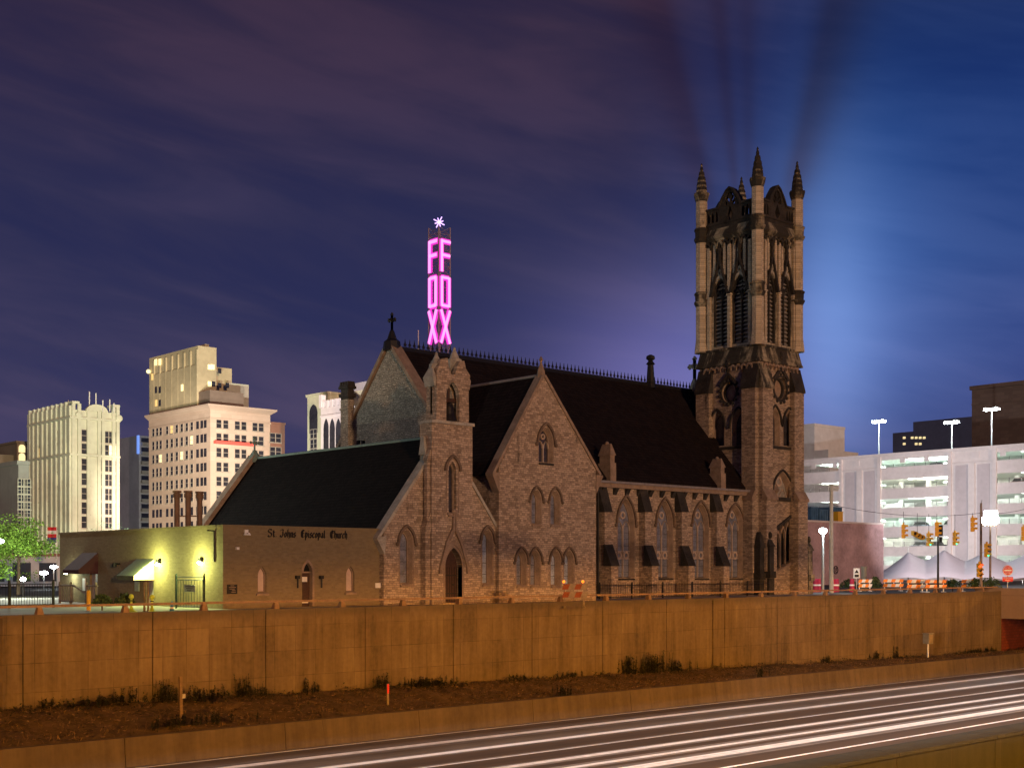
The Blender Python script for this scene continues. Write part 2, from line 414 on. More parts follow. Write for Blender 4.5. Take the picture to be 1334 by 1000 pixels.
# pavement beside the church with its kerb, the service road is the ground sheet
g = MB(); g.box(-60, 50.2, -0.12, 84.5, 80.0, 0.03); g.build("pavement", M["pave"])["kind"] = "structure"
g = MB(); g.box(-300, 21.2, ROAD - 1.5, 400, 39.9, ROAD); g.build("freeway_road", M["road"])["kind"] = "structure"
g = MB(); g.box(-300, 2.4, LOW - 1.0, 400, 21.2, LOW); g.build("near_freeway_road", M["road"])["kind"] = "structure"
# lane lines painted where headlight trails run, carrying their white light; widths in metres
g = MB()
def vline(py_at, px=667.0):
    t = (px - 667.0) / F
    d = (EYE - ROAD) * F / (py_at - HOR)
    return d * (CU - SU * t)
def stripe(v, w, x0=-120, x1=330, dash=None, z=0.004):
    if dash:
        x = x0
        while x < x1: g.box(x, v, ROAD - 0.05, x + dash[0], v + w, ROAD + z); x += dash[0] + dash[1]
    else: g.box(x0, v, ROAD - 0.05, x1, v + w, ROAD + z)
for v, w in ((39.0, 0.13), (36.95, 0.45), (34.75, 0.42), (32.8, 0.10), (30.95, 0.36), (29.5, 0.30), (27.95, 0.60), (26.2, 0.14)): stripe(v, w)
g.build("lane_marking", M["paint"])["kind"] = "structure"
g = MB()
stripe(22.3, 0.12)
g.build("lane_marking", M["paint_y"])["kind"] = "structure"

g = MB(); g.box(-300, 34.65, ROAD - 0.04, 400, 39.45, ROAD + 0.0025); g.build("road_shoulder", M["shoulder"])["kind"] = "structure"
def trail_band_mat():  # softer bands of headlight trail light, painted beside the lines
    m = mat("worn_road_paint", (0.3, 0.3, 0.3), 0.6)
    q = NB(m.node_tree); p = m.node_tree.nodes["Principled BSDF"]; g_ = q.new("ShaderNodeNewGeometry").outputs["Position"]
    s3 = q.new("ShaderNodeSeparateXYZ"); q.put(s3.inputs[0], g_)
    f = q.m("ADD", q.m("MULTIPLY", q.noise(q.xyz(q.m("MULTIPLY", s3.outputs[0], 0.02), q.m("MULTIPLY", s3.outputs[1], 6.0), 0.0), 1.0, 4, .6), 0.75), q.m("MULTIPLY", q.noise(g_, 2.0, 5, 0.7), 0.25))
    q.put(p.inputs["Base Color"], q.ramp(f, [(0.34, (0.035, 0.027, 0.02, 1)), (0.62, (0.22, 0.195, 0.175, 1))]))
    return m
M["worn"] = trail_band_mat()
g = MB()
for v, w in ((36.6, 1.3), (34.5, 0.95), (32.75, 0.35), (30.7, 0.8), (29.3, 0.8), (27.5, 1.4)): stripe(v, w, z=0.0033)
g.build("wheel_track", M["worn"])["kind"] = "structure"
# bank: rises from the kerb wall to the foot of the retaining wall
def bank_top(x): return -2.78 - 0.0165 * (x - 14.0)
def bank_z(x, s):
    n = math.sin(x * 0.9 + s * 5) * 0.05 + math.sin(x * 2.3 + s * 9 + 1.3) * 0.035 + math.sin(x * 5.1 + 3 * s) * 0.02
    return (ROAD + 0.90) * (1 - s) + bank_top(x) * s + n * (0.3 + math.sin(math.pi * min(1, s * 1.1)))
g = MB(); NX, NS = 420, 12
XS = [-30 + 130 * i / NX for i in range(NX + 1)]
pts = [(x, 39.75 + (VW + 0.15 - 39.75) * j / NS, bank_z(x, j / NS) + random.uniform(-0.02, 0.03)) for x in XS for j in range(NS + 1)]
g.mesh(pts, [(i * (NS + 1) + j, i * (NS + 1) + j + 1, (i + 1) * (NS + 1) + j + 1, (i + 1) * (NS + 1) + j) for i in range(NX) for j in range(NS)])
g.build("bank", M["soil"])["kind"] = "structure"

def leaf_mat(name, c0, c1, rough=0.7):
    m = mat(name, c0, rough)
    q = NB(m.node_tree); p = m.node_tree.nodes["Principled BSDF"]
    g_ = q.new("ShaderNodeNewGeometry")
    q.put(p.inputs["Base Color"], q.ramp(g_.outputs["Random Per Island"], [(0.0, tuple(c0) + (1,)), (1.0, tuple(c1) + (1,))]))
    return m
M["dry"] = leaf_mat("dry_grass", (0.025, 0.016, 0.008), (0.24, 0.155, 0.075))
M["weed"] = leaf_mat("weed_leaf", (0.005, 0.007, 0.003), (0.024, 0.026, 0.010))
M["leaf"] = leaf_mat("tree_leaf", (0.05, 0.12, 0.012), (0.20, 0.36, 0.05))
M["bark"] = mat("bark", (0.07, 0.05, 0.035), 0.95, noise=0.5, nscale=6, bump=0.6)
g = MB()
for i in range(15000):
    x = random.uniform(4, 92); s = random.random() ** 0.9
    if x > 50 and random.random() < 0.3: continue
    y = 39.85 + (VW - 39.9) * s; z = bank_z(x, s) - 0.02
    if random.random() < 0.45:   # litter lying flat
        a = random.uniform(0, 6.28); r = random.uniform(0.03, 0.09)
        g.face([(x + r * math.cos(a + k), y + r * math.sin(a + k) * 0.8, z + 0.05 + random.uniform(0, 0.05)) for k in (0, 1.3, 3.1, 4.4)])
    else:
        h = random.uniform(0.06, 0.24) * (0.7 if s > 0.25 else 1.2); a = random.uniform(0, 6.28); w = 0.014
        lx, ly = random.uniform(-0.15, 0.15), random.uniform(-0.16, 0.06)
        g.face([(x - w * math.cos(a), y - w * math.sin(a), z), (x + w * math.cos(a), y + w * math.sin(a), z), (x + lx, y + ly, z + h)])
tag(g.build("grass", M["dry"], raw=True), "dry brown grass and leaf litter on the bank below the wall", kind="stuff")

# concrete with formwork joints and run-off streaks
def concrete(name, c0, c1, bw, bh, z_off=0.0, joint=0.016, top=None):
    m = mat(name, c0, 0.92)
    q = NB(m.node_tree); p = m.node_tree.nodes["Principled BSDF"]
    g_ = q.new("ShaderNodeNewGeometry").outputs["Position"]
    s3 = q.new("ShaderNodeSeparateXYZ"); q.put(s3.inputs[0], g_)
    br = q.new("ShaderNodeTexBrick"); br.offset = 0.0
    q.put(br.inputs["Vector"], q.xyz(q.m("ADD", s3.outputs[0], s3.outputs[1]), q.m("ADD", s3.outputs[2], z_off), 0.0))
    br.inputs["Scale"].default_value = 1.0; br.inputs["Brick Width"].default_value = bw; br.inputs["Row Height"].default_value = bh
    br.inputs["Mortar Size"].default_value = joint; br.inputs["Mortar Smooth"].default_value = 0.4; br.inputs["Bias"].default_value = 0
    br.inputs["Color1"].default_value = (0, 0, 0, 1); br.inputs["Color2"].default_value = (1, 1, 1, 1); br.inputs["Mortar"].default_value = (0.4, 0.4, 0.4, 1)
    tone = q.new("ShaderNodeSeparateColor"); q.put(tone.inputs[0], br.outputs["Color"])
    streak = q.noise(q.xyz(q.m("MULTIPLY", s3.outputs[0], 2.6), s3.outputs[1], q.m("MULTIPLY", s3.outputs[2], 0.22)), 1.0, 5, 0.65)
    big = q.noise(g_, 0.28, 4, 0.6); fine = q.noise(g_, 5.0, 4, 0.6)
    f = q.m("ADD", q.m("ADD", q.m("MULTIPLY", streak, 0.42), q.m("MULTIPLY", big, 0.33)), q.m("ADD", q.m("MULTIPLY", fine, 0.17), q.m("MULTIPLY", tone.outputs[0], 0.05)))
    col = q.ramp(f, [(0.34, tuple(c0) + (1,)), (0.62, tuple(c1) + (1,))])
    col = q.mix(q.m("MULTIPLY", br.outputs["Fac"], q.maprange(q.noise(g_, 0.9, 3), 0.38, 0.6, 0.08, 0.6)), col, (0.035, 0.027, 0.02, 1))
    if top is not None:      # grime band under the coping
        k = q.m("ADD", q.maprange(s3.outputs[2], top - 0.75, top, 0.0, 0.9), q.m("MULTIPLY", q.m("SUBTRACT", streak, 0.5), 2.0))
        col = q.mix(q.maprange(k, 0.35, 1.1, 0.0, 0.55), col, (0.04, 0.032, 0.024, 1))
    q.put(p.inputs["Base Color"], col)
    bn = q.new("ShaderNodeBump"); bn.inputs["Strength"].default_value = 0.35; bn.inputs["Distance"].default_value = 0.03
    q.put(bn.inputs["Height"], q.m("SUBTRACT", q.m("MULTIPLY", fine, 0.5), br.outputs["Fac"])); q.put(p.inputs["Normal"], bn.outputs[0])
    return m
M["wall"] = concrete("retaining_wall_concrete", (0.060, 0.043, 0.030), (0.176, 0.133, 0.093), 0.95, 1.0, 0.35, top=0.3)
M["kerbwall"] = concrete("kerb_wall_concrete", (0.052, 0.038, 0.027), (0.105, 0.08, 0.056), 6.0, 3.0, 0.0)
M["median"] = concrete("median_concrete", (0.007, 0.0085, 0.006), (0.022, 0.024, 0.017), 3.2, 3.0, 0.0, joint=0.03)  # overpass shadow on the median is put into this dark colour
WT = 0.31
w = thing("retaining_wall", "long panelled concrete retaining wall between the bank and the church street", "wall", (86.0, VW, -4))
g = MB(); x = -40.0
k = 0
while x < 85.9:                    # cast bays with open joints between them
    x1 = min(x + 4.75, 86.0)
    g = MB(); g.box(x + 0.02, VW, -6.5, x1 - 0.02, VW + 0.6, WT); x = x1; k += 1; g.build("wall_panel", M["wall"], w)
g = MB(); g.box(-40, VW + 0.05, -6.5, 85.95, VW + 0.55, WT - 0.03); g.build("joint_filler", M["soot"], w)
for xx in (16.3, 54.0): g = MB(); g.tube((xx, VW - 0.035, -4.5), (xx, VW - 0.035, WT - 0.1), 0.05, n=8); g.build("drain_pipe", M["wall"], w)

r = thing("guard_rail", "rust brown steel guard rail on leaning posts along the top of the retaining wall", "guard rail", (40, VW, WT))
g = MB(); zr = WT + 0.24
g.box(-38, VW + 0.22, zr, 85.9, VW + 0.34, zr + 0.085); g.build("rail", M["rust"], r)
xp = -36.0
while xp < 86:
    g = MB()
    g.hull([(xp, VW + 0.16, WT), (xp + 0.24, VW + 0.16, WT), (xp + 0.24, VW + 0.42, WT), (xp, VW + 0.42, WT)],
           [(xp + 0.05, VW + 0.2, zr - 0.003), (xp + 0.20, VW + 0.2, zr - 0.003), (xp + 0.20, VW + 0.36, zr - 0.003), (xp + 0.05, VW + 0.36, zr - 0.003)])
    g.build("post", M["rust"], r); xp += 3.15
kw = MB()
x = -30.0
while x < 85.9:
    x1 = min(x + 6.1, 86.0); kw.hull([(x + .012, 39.35, ROAD - .4), (x1 - .012, 39.35, ROAD - .4), (x1 - .012, 39.85, ROAD - .4), (x + .012, 39.85, ROAD - .4)],
                                   [(x + .012, 39.5, ROAD + 0.96), (x1 - .012, 39.5, ROAD + 0.96), (x1 - .012, 39.8, ROAD + 0.96), (x + .012, 39.8, ROAD + 0.96)]); x = x1
tag(kw.build("barrier_wall", M["kerbwall"]), "low concrete barrier wall along the foot of the grassy bank", "barrier")
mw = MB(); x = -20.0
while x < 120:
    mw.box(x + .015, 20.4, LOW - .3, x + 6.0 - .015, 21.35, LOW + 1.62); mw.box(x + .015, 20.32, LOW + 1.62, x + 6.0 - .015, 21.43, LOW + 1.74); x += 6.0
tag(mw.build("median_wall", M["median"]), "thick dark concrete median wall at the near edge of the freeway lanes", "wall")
nw = MB(); nw.box(-300, 2.4, -7, 400, 2.9, 0.02); tag(nw.build("near_retaining_wall", M["wall"]), "concrete retaining wall at the near edge of the freeway cutting", "wall")
nw = MB(); nw.box(-300, -4.2, 0, 400, -3.9, 3.15); tag(nw.build("parapet_wall", M["wall"]), "concrete street wall behind the viewpoint on the near side", "wall")  # unseen wall added to keep the low sun off the retaining wall

# overpass at the end of the wall
M["tan"] = concrete("tan_overpass_concrete", (0.20, 0.135, 0.09), (0.27, 0.19, 0.125), 40, 40)
M["redwall"] = masonry("red_tiled_abutment", (0.10, 0.02, 0.014), (0.17, 0.04, 0.03), (0.06, 0.02, 0.015), 0.4, 0.2, 0.01)  # red light under the bridge is put into the abutment colour
br = thing("overpass", "tan concrete street overpass over a dark red underpass beyond the wall", "bridge", (98, 30, -5))
g = MB(); g.box(86.03, 2.9, -1.62, 110, VW + 0.6, -0.13); g.box(86.03, 2.9, -0.13, 86.4, VW + 2.0, 0.52); g.build("deck", M["tan"], br)
g = MB(); g.box(86.03, VW, -6.5, 130, VW + 0.6, -1.63); g.build("abutment", M["redwall"], br)

# assumed sodium lamps, unseen, added on the near side: shielded heads throw their light down into the cutting
M["sodium"] = mat("sodium_lamp", (1, 0.5, 0.1), emit=(1.0, 0.42, 0.06), estr=12)
for i, x in enumerate((-24, 27, 40, 58, 82, 104)):
    t = thing("street_lamp", ["shielded sodium street lamp on a tall steel post beside the freeway cutting"][0], "street lamp", (x, 1.2, 0), "sodium lamps along the near side of the freeway")
    g = MB(); g.tube((x, 1.2, 0), (x, 1.2, 6.3), 0.1, 0.07); g.tube((x, 1.2, 6.3), (x, 2.6, 6.5), 0.05); g.build("post", M["steel"], t)
    g = MB(); g.box(x - 1.2, 2.5, 6.30, x + 1.2, 3.6, 6.36); g.box(x - 1.2, 3.56, 6.00, x + 1.2, 3.6, 6.30); g.box(x - 1.2, 2.5, 5.9, x + 1.2, 2.54, 6.30); g.build("lamp_hood", M["steel"], t)
    g = MB(); g.ball((x, 2.95, 6.17), 0.07); g.build("bulb", M["sodium"], t)
    lamp("sodium_light", (x, 2.95, 6.07), 28500 * (3.0, 1.0, .8, 1.0, 1.1, 1.2)[i], (1.0, 0.39, 0.025), t, 0.03)
    y = 2.95; g = MB(); g.box(x + 1.3, 2.5, 6.30, x + 3.7, 3.6, 6.36); g.box(x + 1.3, 3.56, 6.099, x + 3.7, 3.6, 6.30); g.box(x + 1.3, 2.5, 6.08, x + 3.7, 3.30, 6.10); g.box(x + 1.3, 2.5, 5.9, x + 3.7, 2.54, 6.30); g.tube((x, 2.9, 6.33), (x + 2, 2.9, 6.33), .04); g.build("lamp_hood", M["steel"], t)  # extra hood, shaped to throw the added white light on the road
    g = MB(); g.ball((x + 2.5, 2.95, 6.40), 0.05); g.build("photocell", M["white"], t)
    lamp("white_light", (x + 2.5, 2.95, 6.30 - 0.006), 41000 * (2.6, 1.0, .9, 1, 1, 1)[i], (0.95, 0.96, 1.0), t, 0.02)  # lamp added in place of headlights to whiten the road lines
# ------------------------------------------------------------------ the church
VN, VT, VC = 55.8, 52.0, 52.3            # nave wall, transept front, chapel front
UG, RV, RZ, EZ = 46.8, 62.5, 15.08, 7.42  # nave gable, ridge line, ridge and eaves heights
ch = thing("church", "dark gothic stone church with slate roofs, bellcote and tall pinnacled corner tower", "church", (60, 60, 0))

def on(plane, kind, px, py): return (S if kind == "S" else W)(px, py, plane)
def opening(kind, plane, px0, px1, pt, pb, pspring=None):
    """arch outline measured on the photograph, laid on its own wall plane"""
    a0, _ = on(plane, kind, px0, pb); a1, _ = on(plane, kind, px1, pb)
    pm = (px0 + px1) / 2
    zt = on(plane, kind, pm, pt)[1]; zb = on(plane, kind, pm, pb)[1]
    w = abs(a1 - a0); zs = zt - w * 0.95 if pspring is None else on(plane, kind, pm, pspring)[1]
    return dict(a=(a0 + a1) / 2, zb=zb, w=w, zs=zs, zt=zt, kind=kind, plane=plane)
def outline(o, e=0.0, up=None): 
    return arch(o["a"], o["zb"] - e * 0, o["w"] + 2 * e, o["zs"], o["zt"] + (e * 1.35 if up is None else up))
def mapof(o): return PS(o["plane"]) if o["kind"] == "S" else PW(o["plane"])
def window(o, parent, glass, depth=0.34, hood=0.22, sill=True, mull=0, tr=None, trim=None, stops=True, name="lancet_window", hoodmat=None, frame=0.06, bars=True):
    mp = mapof(o); tr = tr or M["trim"]
    g = MB()                                 # splayed stone frame set in the reveal
    inn, out = outline(o, -frame), outline(o, 0.0)
    inn = [(a, z) for a, z in inn]
    g.strip(inn, out, mp, depth - 0.1, depth + 0.02, closed=True)
    w = g.build(name, tr, parent)
    g = MB(); g.panel(outline(o, -frame * 0.5), [], mp, depth - 0.02, depth + 0.03)
    g.build("glass", glass, w)
    if bars and not mull:
        g = MB(); z = o["zb"] + 0.5
        while z < o["zs"]: g.box(*[c for c in mp(o["a"] - o["w"] / 2, z, depth - 0.035)], *mp(o["a"] + o["w"] / 2, z + 0.025, depth - 0.015)); z += 0.62
        if g.v: g.build("glazing_bar", M["iron"], w)
    if mull:                                 # two lights, a quatrefoil and glazing bars
        g = MB(); a, wd = o["a"], o["w"]; mt = 0.035
        d0, d1 = depth - 0.12, depth - 0.015
        g.ext([(a - mt, o["zb"]), (a + mt, o["zb"]), (a + mt, o["zs"] - 0.05), (a - mt, o["zs"] - 0.05)], mp, d0, d1)
        for sgn in (-1, 1):
            sub = lambda e: arch(a + sgn * wd / 4, o["zb"], wd / 2 - e, o["zs"] - wd * 0.28, o["zs"] + wd * 0.20)[2:]
            g.strip(sub(0.13), sub(0.0), mp, d0 + .01, d1)
        ring = lambda r: [(a + r * math.cos(2 * math.pi * i / 12), o["zs"] + wd * 0.46 + r * math.sin(2 * math.pi * i / 12)) for i in range(12)]
        g.strip(ring(wd * 0.11), ring(wd * 0.185), mp, d0 + .01, d1, closed=True)
        if o["zs"] - o["zb"] > 2.2:
            zz = o["zb"] + (o["zs"] - o["zb"]) * 0.42
            for sgn in (-1, 1):
                q = lambda r: [(a + sgn * wd / 4 + r * math.cos(2 * math.pi * i / 10), zz + r * 1.1 * math.sin(2 * math.pi * i / 10)) for i in range(10)]
                g.strip(q(wd * 0.10), q(wd * 0.19), mp, d0 + .02, d1, closed=True)
            for zz2 in (zz - 0.24, zz + 0.24): g.ext([(a - wd / 2, zz2), (a + wd / 2, zz2), (a + wd / 2, zz2 + .05), (a - wd / 2, zz2 + .05)], mp, d0 + .015, d1)
        g.build("tracery", M["tracery"], w)
        g = MB(); z = o["zb"] + 0.35
        while z < o["zs"]: g.ext([(a - wd / 2, z), (a + wd / 2, z), (a + wd / 2, z + .02), (a - wd / 2, z + .02)], mp, depth - .045, depth - .02); z += 0.42
        g.build("glazing_bar", M["iron"], w)
    if hood:
        g = MB(); h0, h1 = outline(o, 0.17, .22)[2:], outline(o, 0.17 + hood * 0.5, .22 + hood * .6)[2:]
        g.strip(h0, h1, mp, -0.13, 0.06)
        if stops:
            for sgn in (-1, 1):
                x = o["a"] + sgn * (o["w"] / 2 + 0.22 + hood * 0.28); zz = o["zs"] - 0.06
                c = mp(x, zz, -0.06); g.ball(c, hood * 0.48, (1, 1, 1.0), 8, 5)
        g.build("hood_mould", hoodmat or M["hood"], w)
        g = MB(); r0, r1, r2 = outline(o, -0.02), outline(o, 0.10, .14), outline(o, 0.18, .23)
        for q in (r0, r1, r2): q.append(q.pop(0))
        n_ = len(r0)
        for i in range(n_ - 1):
            g.face([mp(*r1[i], -.012), mp(*r1[i + 1], -.012), mp(*r0[i + 1], depth - .1), mp(*r0[i], depth - .1)])
            g.face([mp(*r1[i], -.012), mp(*r2[i], -.012), mp(*r2[i + 1], -.012), mp(*r1[i + 1], -.012)])
            g.face([mp(*r2[i], -.012), mp(*r2[i], .03), mp(*r2[i + 1], .03), mp(*r2[i + 1], -.012)])
        g.build("surround", tr, w)
    if sill:
        g = MB(); e = 0.1
        a0, a1 = o["a"] - o["w"] / 2 - e, o["a"] + o["w"] / 2 + e
        c0 = [mp(a0, o["zb"] - 0.16, -0.1), mp(a1, o["zb"] - 0.16, -0.1), mp(a1, o["zb"] - 0.16, depth), mp(a0, o["zb"] - 0.16, depth)]
        c1 = [mp(a0, o["zb"] - 0.06, -0.1), mp(a1, o["zb"] - 0.06, -0.1), mp(a1, o["zb"] + 0.05, depth), mp(a0, o["zb"] + 0.05, depth)]
        g.hull(c0, c1); g.build("sill", M["soot"] if sill == "dark" else tr, w)
    return w

def gable_roof(name, m, axis, a0, a1, c, half_l, half_r, zl, zr_, ztop, th=0.22, over=0.35, parent=None):
    """two slabs meeting on a ridge. axis 'x': ridge runs along x at y=c"""
    g = MB()
    for sgn, half, ze in ((-1, half_l, zl), (1, half_r, zr_)):
        sl = (ztop - ze) / half
        e = c + sgn * (half + over); zo = ze - over * sl
        prof = [(c, ztop), (e, zo), (e, zo + th), (c, ztop + th)]
        f = (lambda p, t: (t, p[0], p[1])) if axis == "x" else (lambda p, t: (p[0], t, p[1]))
        g.hull([f(p, a0) for p in prof], [f(p, a1) for p in prof])
    return g.build(name, m, parent)
def coping(g, mp, pts, w, d0, d1):
    """stone coping laid along a raking edge"""
    for (a, z), (a2, z2) in zip(pts[:-1], pts[1:]):
        L = math.hypot(a2 - a, z2 - z); nx, nz = -(z2 - z) / L, (a2 - a) / L
        if nz < 0: nx, nz = -nx, -nz
        g.ext([(a, z), (a2, z2), (a2 + nx * w, z2 + nz * w), (a + nx * w, z + nz * w)], mp, d0, d1)
def cross(g, x, y, z, h, along="x", arm=0.28, trefoil=True):
    t = h * 0.055
    f = (lambda a, zz, d: (x + a, y + d, zz)) if along == "x" else (lambda a, zz, d: (x + d, y + a, zz))
    g.ext([(-t, z), (t, z), (t, z + h), (-t, z + h)], f, -t, t)
    za = z + h * 0.66; A = h * arm
    g.ext([(-A, za - t), (A, za - t), (A, za + t), (-A, za + t)], f, -t + .003, t - .003)
    if trefoil:
        for a, zz in ((-A, za), (A, za), (0, z + h)):
            for da, dz in ((0.06, 0), (-0.06, 0), (0, 0.07), (0, -0.07)): g.ball(f(a + da * h * 1.1, zz + dz * h * 1.0, 0), h * 0.062, n=8, m=5)
    ring = lambda r: [(r * math.cos(2 * math.pi * i / 14), za + r * math.sin(2 * math.pi * i / 14)) for i in range(14)]
    g.strip(ring(h * 0.10), ring(h * 0.15), f, -t * .8, t * .8, closed=True)

# ---- nave
wins = [opening("S", VN, a, c, t, 752, 683) for a, c, t in ((806, 824.5, 651), (857, 874.5, 654), (904, 921.5, 658), (949, 966, 661))]
g = MB()
g.panel([(UG, 0), (76.0, 0), (76.0, EZ), (UG, EZ)], [outline(o) for o in wins], PS(VN), 0, 0.55, 0.10)
half = RV - VN
g.box(UG, RV + half - 0.5, 0, 76, RV + half, EZ)
g.build("nave_wall", M["stone"], ch)
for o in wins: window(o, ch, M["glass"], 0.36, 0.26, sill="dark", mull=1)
RAKE = (RZ - EZ) / half
g = MB()
lw0 = W(425, 585, UG)[0]
vents = []
for px, py in ((467, 578), (473, 578), (549, 565), (556, 564)):
    a, z = W(px, py, UG); vents.append([(a - .2, z - .22), (a + .2, z - .22), (a + .2, z + .22), (a - .2, z + .22)])
gout = [(VN, 0), (RV + half, 0), (RV + half, EZ + .3), (RV, RZ + 0.3), (VN, EZ + .3)]
g.panel(gout, vents, PW(UG), 0.0, 0.5)
gw = g.build("gable_wall", M["rubble"], ch)
g = MB()
for v in vents: g.ext([(v[0][0], v[0][1]), (v[1][0], v[1][1]), (v[2][0], v[2][1]), (v[3][0], v[3][1])], PW(UG), 0.2, 0.24)
g.build("vent_louver", M["iron"], gw)
g = MB(); g.panel([(VN, 0), (RV + half, 0), (RV + half, EZ + .3), (RV, RZ + .3), (VN, EZ + .3)], [], PW(75.5), 0.0, 0.5); g.build("front_gable_wall", M["stone"], ch)
nr = gable_roof("nave_roof", M["slate"], "x", UG + 0.5, 75.5, RV, half, half, EZ, EZ, RZ, 0.2, 0.02, ch)
g = MB(); coping(g, PW(UG), [(VN - 0.5, EZ - 0.1), (RV, RZ + 0.42), (RV + half + 0.5, EZ - 0.1)], 0.22, -0.16, 0.62); g.build("gable_coping", M["trim"], ch)
g = MB(); coping(g, PW(75.5), [(VN - 0.5, EZ - 0.1), (RV, RZ + 0.42), (RV + half + 0.5, EZ - 0.1)], 0.3, -0.1, 0.62); g.build("gable_coping", M["trim"], ch)
g = MB()                                 # iron cresting on the ridge
x = UG + 1.2; zt = RZ + 0.36
g.box(UG + 0.7, RV - 0.06, RZ + 0.1, 75.3, RV + 0.06, zt)
while x < 75:
    f = lambda a, z, d: (x + a, RV + d, z)
    g.ext([(-.015, zt), (.015, zt), (.015, zt + .5), (-.015, zt + .5)], f, -.015, .015)
    g.ext([(-.14, zt + .16), (0, zt + .10), (.14, zt + .16), (.05, zt + .24), (0, zt + .46), (-.05, zt + .24)], f, -.02, .02)
    g.ext([(-.17, zt), (0, zt + .16), (.17, zt), (.13, zt), (0, zt + .1), (-.13, zt)], f, -.012, .012)
    x += 0.36
g.build("ridge_cresting", M["iron"], nr)
g = MB()                                 # eaves cornice on corbels with a gutter
g.box(53.9, VN - 0.34, EZ - 0.42, 73.2, VN - 0.003, EZ - 0.16)
g.build("cornice", M["trim"], ch)
g = MB(); g.box(53.9, VN - 0.52, EZ - 0.16, 73.2, VN - 0.003, EZ - 0.02); g.build("gutter", M["gutter"], ch)
x = 58.3
while x < 73:
    g = MB(); g.hull([(x, VN - .05, EZ - .85), (x + .3, VN - .05, EZ - .85), (x + .3, VN - 0.003, EZ - .85), (x, VN - 0.003, EZ - .85)],
                     [(x, VN - .3, EZ - .425), (x + .3, VN - .3, EZ - .425), (x + .3, VN - 0.003, EZ - .425), (x, VN - 0.003, EZ - .425)])
    g.build("corbel", M["soot"], ch); x += 1.12
def buttress(x, w, y, z1, z2, d1, d2, parent=ch, mb=M["stone"], mc=M["soot"], name="buttress"):
    """two stages against a wall at y, each with a steep dark weathering"""
    g = MB(); g.box(x - w / 2, y - d1, 0, x + w / 2, y + .1, z1); g.box(x - w / 2 + .02, y - d2, z1, x + w / 2 - .02, y + .1, z2)
    o = g.build(name, mb, parent)
    for d, zz, dd, hh in ((d1, z1, d2, 1.35), (d2, z2, 0.03, 1.6)):
        e = 0.07; g = MB()
        g.hull([(x - w / 2 - e, y - d - e, zz), (x + w / 2 + e, y - d - e, zz), (x + w / 2 + e, y - dd + .04, zz), (x - w / 2 - e, y - dd + .04, zz)],
               [(x - w / 2 - e, y - dd - e, zz + hh), (x + w / 2 + e, y - dd - e, zz + hh), (x + w / 2 + e, y - dd + .04, zz + hh), (x - w / 2 - e, y - dd + .04, zz + hh)])
        g.build("weathering", mc, o)
    return o
YB = VN - 1.15
for px in (801, 853.5, 901, 946.5):
    x, _ = S(px, 750, YB)
    buttress(x, 0.62, VN, S(px, 737, YB)[1], S(px, 667, VN - .55)[1], 1.15, 0.55)
# gabled stone pinnacles standing on the eaves
for px, pt, pb in ((799, 574, 623), (942.5, 594, 632)):
    x, z0 = S(px, pb, VN - 0.35); z1 = S(px, pt, VN - 0.35)[1]; h = z1 - z0
    g = MB(); y0, y1 = VN - 0.35, VN + 0.75; w = 0.26
    g.box(x - w, y0, z0 - .5, x + w, y1, z0 + h * .42)
    g.box(x - w * .8, y0 + .08, z0 + h * .42, x + w * .8, y1 - .1, z0 + h * .62)
    g.hull([(x - w, y0, z0 + h * .62), (x + w, y0, z0 + h * .62), (x + w, y1, z0 + h * .62), (x - w, y1, z0 + h * .62)],
           [(x - .05, y0 + .2, z0 + h * .93), (x + .05, y0 + .2, z0 + h * .93), (x + .05, y1 - .2, z0 + h * .93), (x - .05, y1 - .2, z0 + h * .93)])
    g.ball((x, (y0 + y1) / 2, z1 - .12), 0.13, n=8)
    g.build("eaves_pinnacle", M["trim"], ch)
# finials on the two nave gables
g = MB(); z = RZ + 0.4
g.lathe(UG + .2, RV, [(0.58, z - .35), (0.5, z + .2), (0.3, z + .35), (0.15, z + .8), (0.10, z + .9)], 8); cross(g, UG + .2, RV, z + .85, 1.0, "y")
cross(g, UG + .2, RV, z + .85, 1.0, "x", trefoil=False)
g.build("gable_cross", M["iron"], ch)
g = MB(); z = RZ + 0.5
g.lathe(75.6, RV, [(0.4, z - .3), (0.3, z + .3), (0.12, z + .7)], 8); cross(g, 75.6, RV, z + .5, 1.7, "y"); cross(g, 75.6, RV, z + .5, 1.7, "x", trefoil=False)
g.build("gable_cross", M["trimgrey"], ch)
fx, fz = S(847.5, 462, RV)
g = MB(); g.lathe(fx, RV, [(0.42, RZ), (0.30, RZ + .5), (0.22, fz - .75), (0.34, fz - .7), (0.16, fz - .45), (0.33, fz - .3), (0.30, fz - .1), (0.1, fz)], 8); g.build("ridge_finial", M["iron"], ch)
# chimney against the gable
cy, cz = W(450.5, 498, UG - .3)
g = MB(); g.box(UG - .42, cy - .42, 6, UG + .05, cy + .40, cz - 1.1); g.box(UG - .47, cy - .47, cz - 1.75, UG + .1, cy + .45, cz - 1.62); g.build("chimney", M["rubble"], ch)
g = MB(); g.box(UG - .40, cy - .40, cz - 1.1, UG + .03, cy + .38, cz - .25); g.box(UG - .50, cy - .50, cz - .95, UG + .12, cy + .48, cz - .72)
for i in range(4): g.hull([(UG - .48, cy - .48 + .25 * i, cz - .25), (UG + .1, cy - .48 + .25 * i, cz - .25), (UG + .1, cy - .28 + .25 * i, cz - .25), (UG - .48, cy - .28 + .25 * i, cz - .25)], [(UG - .44, cy - .44 + .25 * i, cz + .04), (UG + .06, cy - .44 + .25 * i, cz + .04), (UG + .06, cy - .32 + .25 * i, cz + .04), (UG - .44, cy - .32 + .25 * i, cz + .04)])
g.box(UG - .52, cy - .52, cz - .42, UG + .14, cy + .5, cz - .253)
